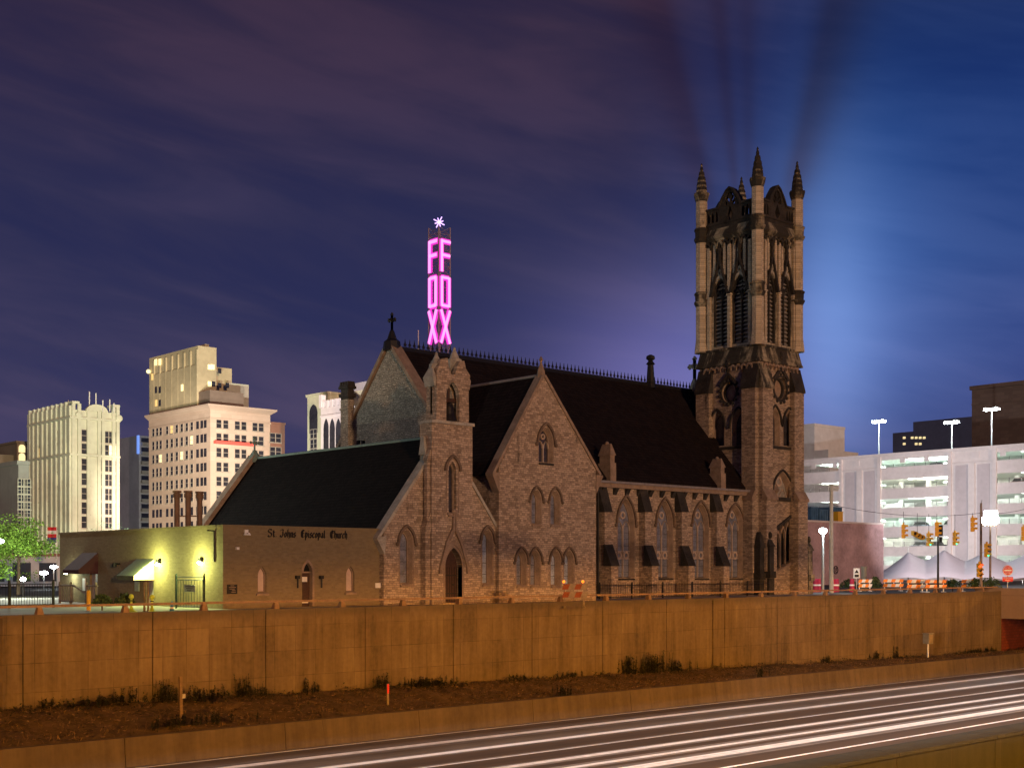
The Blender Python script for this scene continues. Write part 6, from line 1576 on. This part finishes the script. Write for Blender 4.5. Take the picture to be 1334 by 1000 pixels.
def text_obj(body, size, loc, rot, m, parent, name, align="CENTER"):
    cu = bpy.data.curves.new(name, "FONT"); cu.body = body; cu.size = size; cu.extrude = .004; cu.align_x = align; cu.align_y = "CENTER"; cu.resolution_u = 2
    cu.materials.append(m); f = bpy.data.objects.new(name, cu); COL.objects.link(f)
    me = bpy.data.meshes.new_from_object(f.evaluated_get(bpy.context.evaluated_depsgraph_get())); bpy.data.objects.remove(f)
    o = bpy.data.objects.new(name, me); COL.objects.link(o); o.location = loc; o.rotation_euler = rot
    attach(o, parent); return o
qq = PM(0, -.68, -.008); text_obj("WRONG\nWAY", .17, qq, (R(90), 0, -YAW), M["white"], o, "plate_lettering")
for zz, tx in ((.19, "DO NOT"), (-.2, "ENTER")): text_obj(tx, .14, PM(0, zz, -.01), (R(90), 0, -YAW), M["white"], rs, "sign_lettering")
g = MB(); g.tube((x, y, 0), (x, y, z + .3), .04); q = fw * .06; g = MB(); g.tube((x + q.x, y + q.y, 0), (x + q.x, y + q.y, z + .3), .035); g.build("post", M["steel"], rs)
# barricades, drums, planters along the corner
M["or"] = mat("orange_reflective", (.85, .26, .03), .5); M["or_old"] = mat("faded_orange_board", (.20, .045, .01), .7, noise=.3, nscale=5); M["wh_old"] = mat("grimy_white_board", (.20, .16, .12), .7, noise=.3, nscale=5); M["redp"] = mat("dark_red_panel", (.36, .02, .06), .6)  # the dull boards are darker copies of the orange and white
def barricade(px0, px1, py, d_, label, lit=False, h=1.0):  # lit only picks the dull orange and white boards
    x, y, z = D((px0 + px1) / 2, 760, d_); L = (px1 - px0) / F * d_ / 2; t = thing("barricade", label, "barricade", (x, y, 0.0), "striped barricades")
    PM = lambda a, zz, dd: Vector((x, y, 0.0)) + rt * a + fw * dd + Vector((0, 0, zz))
    for zc in (h - .12, h - .5):
        g = MB(); n = max(4, int(L * 2 / .3)); w_ = 2 * L / n
        for k in range(n):
            g.m = k % 2; a = -L + k * w_; s_ = .1
            g.ext([(a, zc - .13), (a + w_, zc - .13), (a + w_ + s_, zc + .13), (a + s_, zc + .13)], PM, -.02, .02)
        g.build("board", [M["or_old"], M["wh_old"]] if lit else [M["or"], M["white"]], t)
    for a in (-L * .8, L * .8): g = MB(); g.ext([(a - .04, 0), (a + .04, 0), (a + .04, h), (a - .04, h)], PM, .022, .06); g.hull([PM(a - .04, .03, -.5), PM(a + .04, .03, -.5), PM(a + .04, .03, .5), PM(a - .04, .03, .5)], [PM(a - .04, .1, -.5), PM(a + .04, .1, -.5), PM(a + .04, .1, .5), PM(a - .04, .1, .5)]); g.build("leg", M["wh_old"] if lit else M["white"], t)
    if lit:
        for a in (-L * .85, L * .7): c = PM(a, h + .12, .0); g = MB(); g.ball(c, .07, n=10, m=6); g.build("warning_lamp", M["amber"], t)
M["amber"] = mat("amber_warning_lamp", (1, .4, .05), emit=lin(255, 140, 40), estr=1.4)
barricade(1181, 1204, 760, 101, "orange and white barricade left of the black signal pole"); barricade(1205, 1232, 760, 100, "long orange and white barricade around the black signal pole's foot")
barricade(1118, 1135, 762, 104, "orange and white barricade in front of the pink building"); barricade(1252, 1276, 762, 102, "orange and white barricade between planters near the corner pole"); barricade(1150, 1176, 762, 106, "orange and white barricade at the tent's pointed left end")
barricade(732, 764, 770, 61, "orange striped barricade with lit amber lamps before the transept windows", lit=True, h=1.15)
for i, (px, wpx) in enumerate(((1062, 5), (1066.5, 4), (1085, 4), (1090, 4), (1110, 4))):
    x, y, z = D(px, 755, 103); g = MB(); g.lathe(x, y, [(.24, .0), (.22, .05), (.17, 1.0), (.13, 1.06)], 10); t = thing("traffic_drum", ["dark red traffic drum tight against the tower's foot", "dark red traffic drum second from the tower", "dark red traffic drum between the lamp post and the grey pole", "dark red traffic drum right of the pale grey pole", "dark red traffic drum beside the white street sign"][i], "traffic drum", (x, y, 0), "dark red drums by the tower"); g.build("drum_body", M["redp"], t); g = MB(); g.lathe(x, y, [(.215, .5), (.21, .62)], 10); g.build("band", M["white"], t)
x, y, z = D(1116, 747, 104); t = thing("street_sign", "small black and white sign on a post before the pink building", "sign", (x, y, 0)); PM = lambda a, zz, dd: Vector((x, y, z)) + rt * a + fw * dd + Vector((0, 0, zz)); g = MB(); g.tube(PM(0, -z, .06), PM(0, .5, .06), .035); g.build("post", M["steel"], t); g = MB(); g.ext([(-.25, -.35), (.25, -.35), (.25, .45), (-.25, .45)], PM, 0, .03); g.build("panel", M["white"], t); g = MB(); g.ext([(-.18, .05), (.18, .05), (0, .35)], PM, -.02, -.003); g.ext([(-.18, -.28), (.18, -.28), (.18, -.05), (-.18, -.05)], PM, -.02, -.003); g.build("symbol", M["iron"], t)
x, y, z = D(1125.5, 739, 106); g = MB(); g.box(x - .16, y - .16, 0, x + .16, y + .16, z); g.box(x - .2, y - .2, z, x + .2, y + .2, z + .1); tag(g.build("bollard", M["beige"]), "tall square sand coloured bollard post before the pink building", "bollard")
def bush(px, d_, w_, h, label, m=None):
    x, y, z = D(px, 760, d_); t = thing("shrub", label, "shrub", (x, y, 0), "shrubs along the corner")
    g = MB()
    for k in range(420):
        a, el, r = random.uniform(0, 6.28), random.uniform(-.2, 1.5), random.random() ** .4
        c = Vector((x + w_ * r * math.cos(a) * math.cos(el), y + w_ * r * math.sin(a) * math.cos(el), .35 + (h - .35) * r * max(0, math.sin(el)) * random.uniform(.8, 1.1))); n_ = Vector((random.uniform(-1, 1), random.uniform(-1, 1), random.uniform(-1, 1))).normalized(); a_ = n_.orthogonal().normalized() * .09; b_ = n_.cross(a_) * .6
        g.face([c - a_, c + b_, c + a_, c - b_])
    g.build("foliage", m or M["weed2"], t, raw=True); g = MB(); g.tube((x, y, 0), (x, y, h * .7), .04); g.build("stem", M["bark"], t)
M["weed2"] = leaf_mat("shrub_leaf", (.02, .04, .012), (.09, .14, .04))
for px, dd, w_, h, lab in ((1106, 106, .8, 1.0, "dark clipped shrub left of the striped barricade"), (1140, 105, .55, 1.25, "dark pointed shrub at the tent's left tip"), (1241, 104, .7, 1.0, "low shrub right of the long barricade"), (1271, 101, .7, 1.15, "rounded shrub beside the corner pole's foot"), (1291, 101, .9, 1.2, "wide shrub at the very end of the guard rail")): bush(px, dd, w_, h, lab)
# ------------------------------------------------------------------ near the annex and along the wall
def pole_fence(name, label, cat, p0, p1, h, gap, post_every, m, rails=(.15, .95), rad=.012, spike=0.0, post=.04):
    """railing from p0 to p1: rails and each post are parts, the thin pickets one part"""
    A, B_ = Vector((*p0, 0)), Vector((*p1, 0)); L = (B_ - A).length; dr = (B_ - A) / L
    t = thing(name, label, cat, (A.x, A.y, 0)); g = MB(); k = gap / 2
    while k < L:
        p = A + dr * k; g.tube((p.x, p.y, .1), (p.x, p.y, h * rails[1] + spike), rad, n=4); k += gap
    g.build("picket_row", m, t)
    for r_ in rails: g = MB(); g.tube((A.x, A.y, h * r_), (B_.x, B_.y, h * r_), rad * 1.7, n=6); g.build("rail", m, t)
    k = 0.0
    while k <= L + .01:
        p = A + dr * k; g = MB(); g.box(p.x - post, p.y - post, 0, p.x + post, p.y + post, h + .05); g.ball((p.x, p.y, h + .09), post * 1.3, n=8, m=5); g.build("post", m, t); k += post_every
    return t
M["greenfence"] = mat("dark_green_painted_iron", (.012, .03, .025), .5)
pole_fence("iron_fence", "tall black iron picket fence in front of the lit street tree", "fence", (14.5, 60), (24.95, 60), 1.22, .125, 2.09, M["iron"], post=.05)
pole_fence("churchyard_fence", "low black iron fence along the foot of the nave buttresses", "fence", (S(781, 760, 53.7)[0], 53.7), (S(1002, 760, 53.7)[0], 53.7), .92, .16, 2.9, M["iron"], spike=.12)
ga_ = W(229.5, 760, UA - 1.2)[0], W(266, 760, UA - 1.2)[0]
tg = pole_fence("iron_gate", "dark green iron gate with small notice standing before the green lit wall", "gate", (UA - 1.2, ga_[1]), (UA - 1.2, ga_[0]), 1.52, .26, ga_[0] - ga_[1], M["greenfence"], post=.035, rails=(.1, .9, .99))
y, z = W(247, 766, UA - 1.25); g = MB(); g.box(UA - 1.26, y - .5, z - .16, UA - 1.235, y + .5, z + .16); nb_ = g.build("notice", M["signgreen"], tg)
g = MB()
for k in range(3): g.box(UA - 1.268, y - .4 + .1 * k, z + .07 - k * .09, UA - 1.262, y + .38 - .07 * k, z + .1 - k * .09)
g.build("notice_line", M["letter"], nb_)
M["greywood"] = mat("weathered_grey_timber", (.20, .17, .14), .8, noise=.3, nscale=6)
y0, y1 = W(78, 770, UA - 1.5)[0], W(96, 770, UA - 1.5)[0]
rp = pole_fence("ramp_railing", "grey timber ramp railing beside the maroon awning door", "railing", (UA - 1.5, y0), (UA - 1.5, y1), 1.05, .3, 1.4, M["greywood"], rad=.03, post=.05)
g = MB(); g.tube((UA - 1.5, y1, 1.0), (UA - 1.5, y1 - 1.6, .55), .05); g.build("sloping_handrail", M["greywood"], rp)
y0, y1 = W(113, 770, UA - 1.5)[0], W(127, 770, UA - 1.5)[0]
pole_fence("porch_railing", "short grey timber railing in front of the grey door", "railing", (UA - 1.5, y0), (UA - 1.5, y1), 1.05, .3, 1.1, M["greywood"], rad=.03, post=.05)
x, y, z = D(115.5, 768, 56); g = MB(); g.lathe(x, y, [(.09, 0), (.09, z - .06), (.05, z)], 12); t = thing("yellow_bollard", "yellow painted steel bollard before the porch railing", "bollard", (x, y, 0)); g.build("shaft", M["yel"], t); g = MB(); g.lathe(x, y, [(.1, .0), (.12, .05), (.1, .08)], 12); g.build("collar", M["steel"], t)
M["lime"] = mat("lime_plastic", (.45, .6, .05), .5)
for i, (px, py, dd, lab) in enumerate(((171, 783, 54, "lime yellow stanchion on a round base by the pale cheeked awning"), (198, 780, 53, "second lime stanchion right under the pale pink awning cheek"))):
    x, y, z = D(px, py, dd); g = MB(); g.lathe(x, y, [(.28, .0), (.26, .08), (.1, .16), (.05, .3), (.05, .62), (.11, .66), (.09, .78), (.03, .82)], 14); t = thing("stanchion", lab, "stanchion", (x, y, 0), "lime stanchions by the annex"); g.build("post", M["lime"], t); g = MB(); g.lathe(x, y, [(.07, .52), (.07, .56)], 12); g.build("ring", M["iron"], t)
for px in (188, 193):
    x, y, z = D(px, 757, 55.2); zt_ = z; g = MB(); g.tube((x, y, 0), (x, y, z), .05); t = thing("awning_post", "slim lime lit awning post, " + ("left of the pair" if px == 188 else "right of the pair") + " at the pale awning", "post", (x, y, 0), "awning posts"); g.build("shaft", M["brick"], t); g = MB(); g.lathe(x, y, [(.1, 0), (.08, .06)], 8); g.build("foot", M["iron"], t)
x, y, z = D(224, 789, 54); g = MB(); g.lathe(x, y, [(.17, 0), (.17, .03), (.11, .05), (.04, .5), (.03, .52)], 12); M["bluec"] = mat("blue_plastic", (.02, .16, .34), .5); t = thing("traffic_cone", "small blue cone on the pavement left of the iron gate", "cone", (x, y, 0)); g.build("cone_body", M["bluec"], t); g = MB(); g.lathe(x, y, [(.1, .2), (.085, .28)], 12); g.build("band", M["white"], t)
for px, dd, w_, h, lab in ((133, 57, .45, .75, "dark potted shrub right of the grey door"), (163, 56, .5, .8, "spiky dark green plant between the two awnings")): bush(px, dd, w_, h, lab)

# street tree lit by lamps
def tree(px, d_, zc, r_, label, n, seed, lm):
    random.seed(seed); x, y, _ = D(px, 700, d_); t = thing("street_tree", label, "tree", (x, y, 0))
    g = MB(); g.tube((x, y, 0), (x + .05, y, zc - .6), .14, .1, 10); tips = []
    for k in range(11):
        a = k * 2.4; el = random.uniform(.35, 1.2); L = r_ * random.uniform(.6, .95); p0 = Vector((x, y, zc - 1.0 + .12 * k * .6)); p1 = p0 + Vector((math.cos(a) * math.cos(el), math.sin(a) * math.cos(el), math.sin(el))) * L
        g.tube(p0, p1, .05, .015, 6); tips.append(p1); tips.append(p0.lerp(p1, .6))
    g.build("trunk", M["bark"], t)
    cl = tips + [Vector((x, y, zc)) + Vector((random.gauss(0, .5), random.gauss(0, .5), random.gauss(0, .36))) * r_ for _ in range(26)]
    g = MB()
    for k in range(n):
        c = random.choice(cl) + Vector((random.gauss(0, .3), random.gauss(0, .3), random.gauss(0, .17))) * r_ * .55
        nn = Vector((random.gauss(0, .6), random.gauss(0, .6), random.uniform(.2, 1))).normalized(); a_ = nn.orthogonal().normalized(); a_ = Matrix.Rotation(random.uniform(0, 6.28), 3, nn) @ a_; b_ = nn.cross(a_); s_ = random.uniform(.07, .13)
        g.face([c - a_ * s_, c + b_ * s_ * .45 - a_ * s_ * .1, c + a_ * s_, c - b_ * s_ * .45 - a_ * s_ * .1])
    g.build("crown", lm, t, raw=True)
tree(24, 92, 3.6, 2.7, "green street tree lit from below behind the iron fence", 7500, 3, M["leaf"])
tree(-18, 96, 3.5, 2.6, "second green tree half outside the frame behind the iron fence", 4000, 5, M["leaf"])
random.seed(21)
M["treedark"] = leaf_mat("dark_tree_leaf", (.012, .016, .01), (.04, .045, .03))
tree(141, 200, 6.6, 2.8, "small dark tree showing over the annex roof before the pale building", 900, 8, M["treedark"]); tree(157, 205, 6.4, 2.2, "dark bushy tree top over the annex roof right of the pale building", 700, 9, M["treedark"])
random.seed(22)
x, y, z = D(30, 754, 84); t = thing("ground_floodlight", "blazing white floodlight on a short post below the street tree", "floodlight", (x, y, 0)); g = MB(); g.tube((x, y, 0), (x, y, z - .1), .05); g.build("post", M["iron"], t); g = MB(); g.ball((x, y, z), .17, (1, 1, .8), 12, 8); g.build("lamp_globe", M["lamp_w"], t)
lamp("tree_light", (x - .1, y + 1.0, z + .35), 2600, (.95, 1.0, .72), t, .15)
x, y, z = D(1, 706, 82); t = thing("street_lamp", "tall street mast just outside the frame edge with a low lamp by the tree", "street lamp", (x, y, 0)); g = MB(); g.tube((x - 4.6, y, 0), (x - 4.6, y, 14), .12, .07); g.tube((x - 4.6, y, z + .2), (x, y, z + .24), .04); g.tube((x - 4.6, y, 14), (x - 3.6, y - 1, 14.2), .05); g.build("post", M["iron"], t)
g = MB(); g.ball((x, y, z + .06), .2, (1, 1, .6), 12, 8); g.build("lamp_glass", M["lamp_w"], t); g = MB(); g.ball((x - 3.5, y - 1.1, 14.1), .25, (1, 1, .5), 12, 8); g.build("lamp_glass", M["lamp_w"], t)  # the second, higher glass belongs to the added mast
lamp("street_light", (x + .2, y - .9, z), 2500, (.88, 1.0, .80), t, .2); lamp("mast_light", (x - 3.5, y - 1.1, 13.6), 5200, (1.0, .97, .84), t, .3)  # tall mast and its light are added to brighten the nave gable
for px, py, dd, lab in ((57, 746, 120, "small white wall light seen under the tree's right side"), (70, 738, 130, "pair of small white shop lights left of the annex corner")):
    x, y, z = D(px, py, dd); g = MB(); g.ball((x, y, z), .28, (1.5, 1, .6), 10, 6); t = thing("shop_light", lab, "light", (x, y, 0)); g.build("lamp_glass", M["lamp_w"], t); g = MB(); g.tube((x, y, 0), (x, y, z - .15), .05); g.build("post", M["steel"], t)
sh = thing("pale_shop", "low pale shop front behind the iron fence and tree", "building", (*D(30, 760, 135)[:2], 0)); x, y, z = D(-60, 722, 140); x1, y1, _ = D(76, 722, 140)
g = MB(); g.box(x, min(y, y1) - 1, 0, x1, min(y, y1) + 8, 3.2); g.build("wall", M["whiteb"], sh); g = MB(); g.box(x, min(y, y1) - 1.3, 3.2, x1 + .2, min(y, y1) + 8, 3.5); g.build("fascia", M["brickr"], sh)
g = MB(); k = x
while k < x1 - 2: g.box(k + .3, min(y, y1) - 1.06, .5, k + 2.2, min(y, y1) - 1.004, 2.5); k += 2.8
g.build("shop_window", M["pane"], sh)
x, y, z = D(74, 690, 110); fg = thing("flag", "red, white and blue flag on a thin pole at the annex corner", "flag", (x, y, 0)); g = MB(); g.tube((x, y, 0), (x, y, z + .2), .04); g.build("pole", M["steel"], fg)
M["flag_r"] = mat("red_cloth", (.6, .03, .04), .8); M["flag_b"] = mat("blue_cloth", (.06, .06, .25), .8); g = MB()
for k, (mi, za, zb_) in enumerate(((0, -.05, .25), (1, -.35, -.05), (0, -.65, -.35), (2, -1.1, -.65))):
    g.m = mi
    for q in range(6): a, c = -.13 * q, -.13 * (q + 1); o_ = lambda w_: .1 * math.sin(w_ * 9); g.hull([Vector((x, y, z)) + r_ * 0 + Vector((CU, -SU, 0)) * a + Vector((SU, CU, 0)) * o_(a) + Vector((0, 0, zz)) for zz in (za, zb_)] + [Vector((x, y, z)) + Vector((CU, -SU, 0)) * c + Vector((SU, CU, 0)) * o_(c) + Vector((0, 0, zz)) for zz in (zb_, za)], [Vector((x, y, z)) + Vector((CU, -SU, 0)) * a + Vector((SU, CU, 0)) * (o_(a) + .02) + Vector((0, 0, zz)) for zz in (za, zb_)] + [Vector((x, y, z)) + Vector((CU, -SU, 0)) * c + Vector((SU, CU, 0)) * (o_(c) + .02) + Vector((0, 0, zz)) for zz in (zb_, za)])
g.build("cloth", [M["flag_r"], M["white"], M["flag_b"]], fg)

# markers and weeds on the bank
def onbank(px, py, s):                      # ground point of the bank at that slope fraction
    v = 39.75 + (VW + .15 - 39.75) * s; t = (px - 667.0) / F; d_ = v / (CU - SU * t); x = d_ * (CU * t + SU)
    return x, v, bank_z(x, s)
M["woodp"] = mat("weathered_stake", (.15, .10, .06), .8, noise=.3, nscale=8)
x, y, z = onbank(236, 930, .28); zt_ = D(236, 881, y / (CU - SU * ((236 - 667) / F)))[2]
t = thing("marker_post", "tall bare wooden marker stake leaning slightly on the grassy bank", "post", (x, y, z)); g = MB(); g.hull([(x - .05, y - .05, z - .1), (x + .05, y - .05, z - .1), (x + .05, y + .05, z - .1), (x - .05, y + .05, z - .1)], [(x - .08, y - .05, zt_), (x + .02, y - .05, zt_), (x + .02, y + .05, zt_), (x - .08, y + .05, zt_)]); g.build("stake", M["woodp"], t); g = MB(); g.box(x + .0, y - .09, zt_ - .75, x + .12, y - .05, zt_ - .6); g.build("tag", M["trimgrey"], t)
x, y, z = onbank(505, 921, .35); zt_ = D(505, 890, y / (CU - SU * ((505 - 667) / F)))[2]
t = thing("delineator", "slim white delineator post with a red reflective top on the bank", "post", (x, y, z)); g = MB(); g.box(x - .045, y - .03, z - .1, x + .045, y + .03, zt_); g.build("blade", M["wh_old"], t); g = MB(); g.box(x - .05, y - .036, zt_ - .38, x + .05, y - .031, zt_ - .02); g.build("reflector", M["signred"], t)
x, y, z = onbank(1209, 856, .6); dq = y / (CU - SU * ((1209 - 667) / F)); zt_, zb_ = D(1209, 825, dq)[2], D(1209, 838, dq)[2]
t = thing("utility_box", "grey metal utility box on a short post near the end of the bank", "utility box", (x, y, z)); g = MB(); g.tube((x, y, z - .1), (x, y, zb_), .06); g.build("post", M["steel"], t); g = MB(); g.box(x - .28, y - .2, zb_, x + .28, y + .2, zt_); g.box(x - .32, y - .24, zt_, x + .32, y + .24, zt_ + .05); M["cab"] = mat("grimy_cabinet_steel", (.15, .15, .14), .6, noise=.25, nscale=6); o = g.build("cabinet", M["cab"], t); g = MB(); g.box(x - .22, y - .22, zb_ + .06, x + .22, y - .205, zt_ - .06); g.build("door", M["wh_old"], o)
def weed(px, s, h, w_, n, label, tall=False):
    h *= .85; w_ *= 1.35; n = int(n * 1.3); x, y, z = onbank(px, 0, s); t = thing("weed", label, "plant", (x, y, z), "weeds along the foot of the wall"); g = MB(); st = g
    for k in range(max(4, n // 40)):
        bx, by = x + random.gauss(0, w_ * .45), y + random.gauss(0, .12); hh = h * random.uniform(.55, 1.05); lx, ly = random.gauss(0, .13), random.gauss(0, .08)
        st.tube((bx, by, z - .1), (bx + lx * hh, by + ly * hh, z + hh), .012, .004, 4)
        for q in range(40):
            f = random.uniform(.08, 1.0); c = Vector((bx + lx * hh * f, by + ly * hh * f, z + hh * f)); a = random.uniform(0, 6.28); L = random.uniform(.06, .15) * (1.25 - f * .7) * (1 + h * .25); el = random.uniform(-.5, .8)
            dv = Vector((math.cos(a) * math.cos(el), math.sin(a) * math.cos(el), math.sin(el))); sd_ = dv.cross(Vector((0, 0, 1))).normalized() * L * .22
            g.face([c, c + dv * L * .5 + sd_, c + dv * L, c + dv * L * .5 - sd_])
    g.build("foliage", M["weed"], t, raw=True)
for px, s, h, w_, n, lab in ((62, .93, .5, .35, 160, "sparse weed at the wall's foot farthest from the church tower"), (118, .9, .42, 1.1, 700, "low spreading weed patch left of the first wooden stake"), (160, .92, .75, .6, 420, "arching weed clump left of the wooden stake against the wall"),
        (214, .93, .95, .6, 700, "dense tall weeds directly behind the wooden stake"), (258, .85, .75, .7, 700, "thick dark weed clump just right of the wooden stake"), (285, .92, .6, .3, 200, "thin upright weed second from the wooden stake"), (314, .93, 1.1, .4, 520, "tallest bushy weed halfway between stake and red topped post"),
        (336, .92, .6, .4, 260, "small weed beside the tallest bushy weed"), (398, .94, 1.0, .035, 120, "lone slender weed stalk against the wall"), (409, .92, .6, .45, 260, "weed tuft beside the lone slender stalk"), (250, .14, .5, 1.3, 900, "broad weed patch low on the bank under the wooden stake"),
        (495, .92, .75, .5, 420, "weed clump behind the red topped post"), (555, .9, .55, 1.3, 1100, "long dark weed mat right of the red topped post"), (672, .93, .45, .6, 300, "low weeds at the wall below the transept gable"), (745, .93, .4, .8, 340, "low weed mat left of the large bushes"),
        (822, .92, 1.15, .6, 800, "large dark bush left of the pair below the nave windows"), (848, .92, 1.2, .9, 1200, "large dark bush with the highest stems below the nave windows"), (880, .92, .7, .9, 700, "dark trailing bush right of the highest bush"), (735, .06, .6, .7, 420, "weed clump at the barrier's edge below the transept"),
        (990, .1, .7, .5, 360, "weed clump growing at the barrier edge below the tower"), (1075, .93, .55, .5, 260, "small weeds at the wall right of the tower"), (1142, .93, .7, .5, 300, "weed pair before the utility box"), (1168, .93, .9, .35, 260, "upright weed just left of the utility box"), (1275, .9, .5, 1.8, 900, "dark low weeds at the far end of the wall")): weed(px, s, h, w_, n, lab)
random.seed(5)
g = MB()
for k in range(9000):                          # ground cover at the wall's foot
    x = random.uniform(10, 90); s = 1 - abs(random.gauss(0, .14)) - .02
    if s < .3 or math.sin(x * .8) + math.sin(x * 2.1 + 1) * .7 < -.6: continue
    y = 39.75 + (VW + .1 - 39.75) * s; z = bank_z(x, s); c = Vector((x, y, z + abs(random.gauss(0, .10)))); a = random.uniform(0, 6.28); L = random.uniform(.05, .12); dv = Vector((math.cos(a), math.sin(a), random.uniform(-.3, .8))) * L; sd_ = Vector((-math.sin(a), math.cos(a), 0)) * L * .3
    g.face([c, c + dv * .5 + sd_, c + dv, c + dv * .5 - sd_])
tag(g.build("ground_cover", M["weed"], raw=True), "dark ivy like ground cover creeping along the wall's foot", kind="stuff")
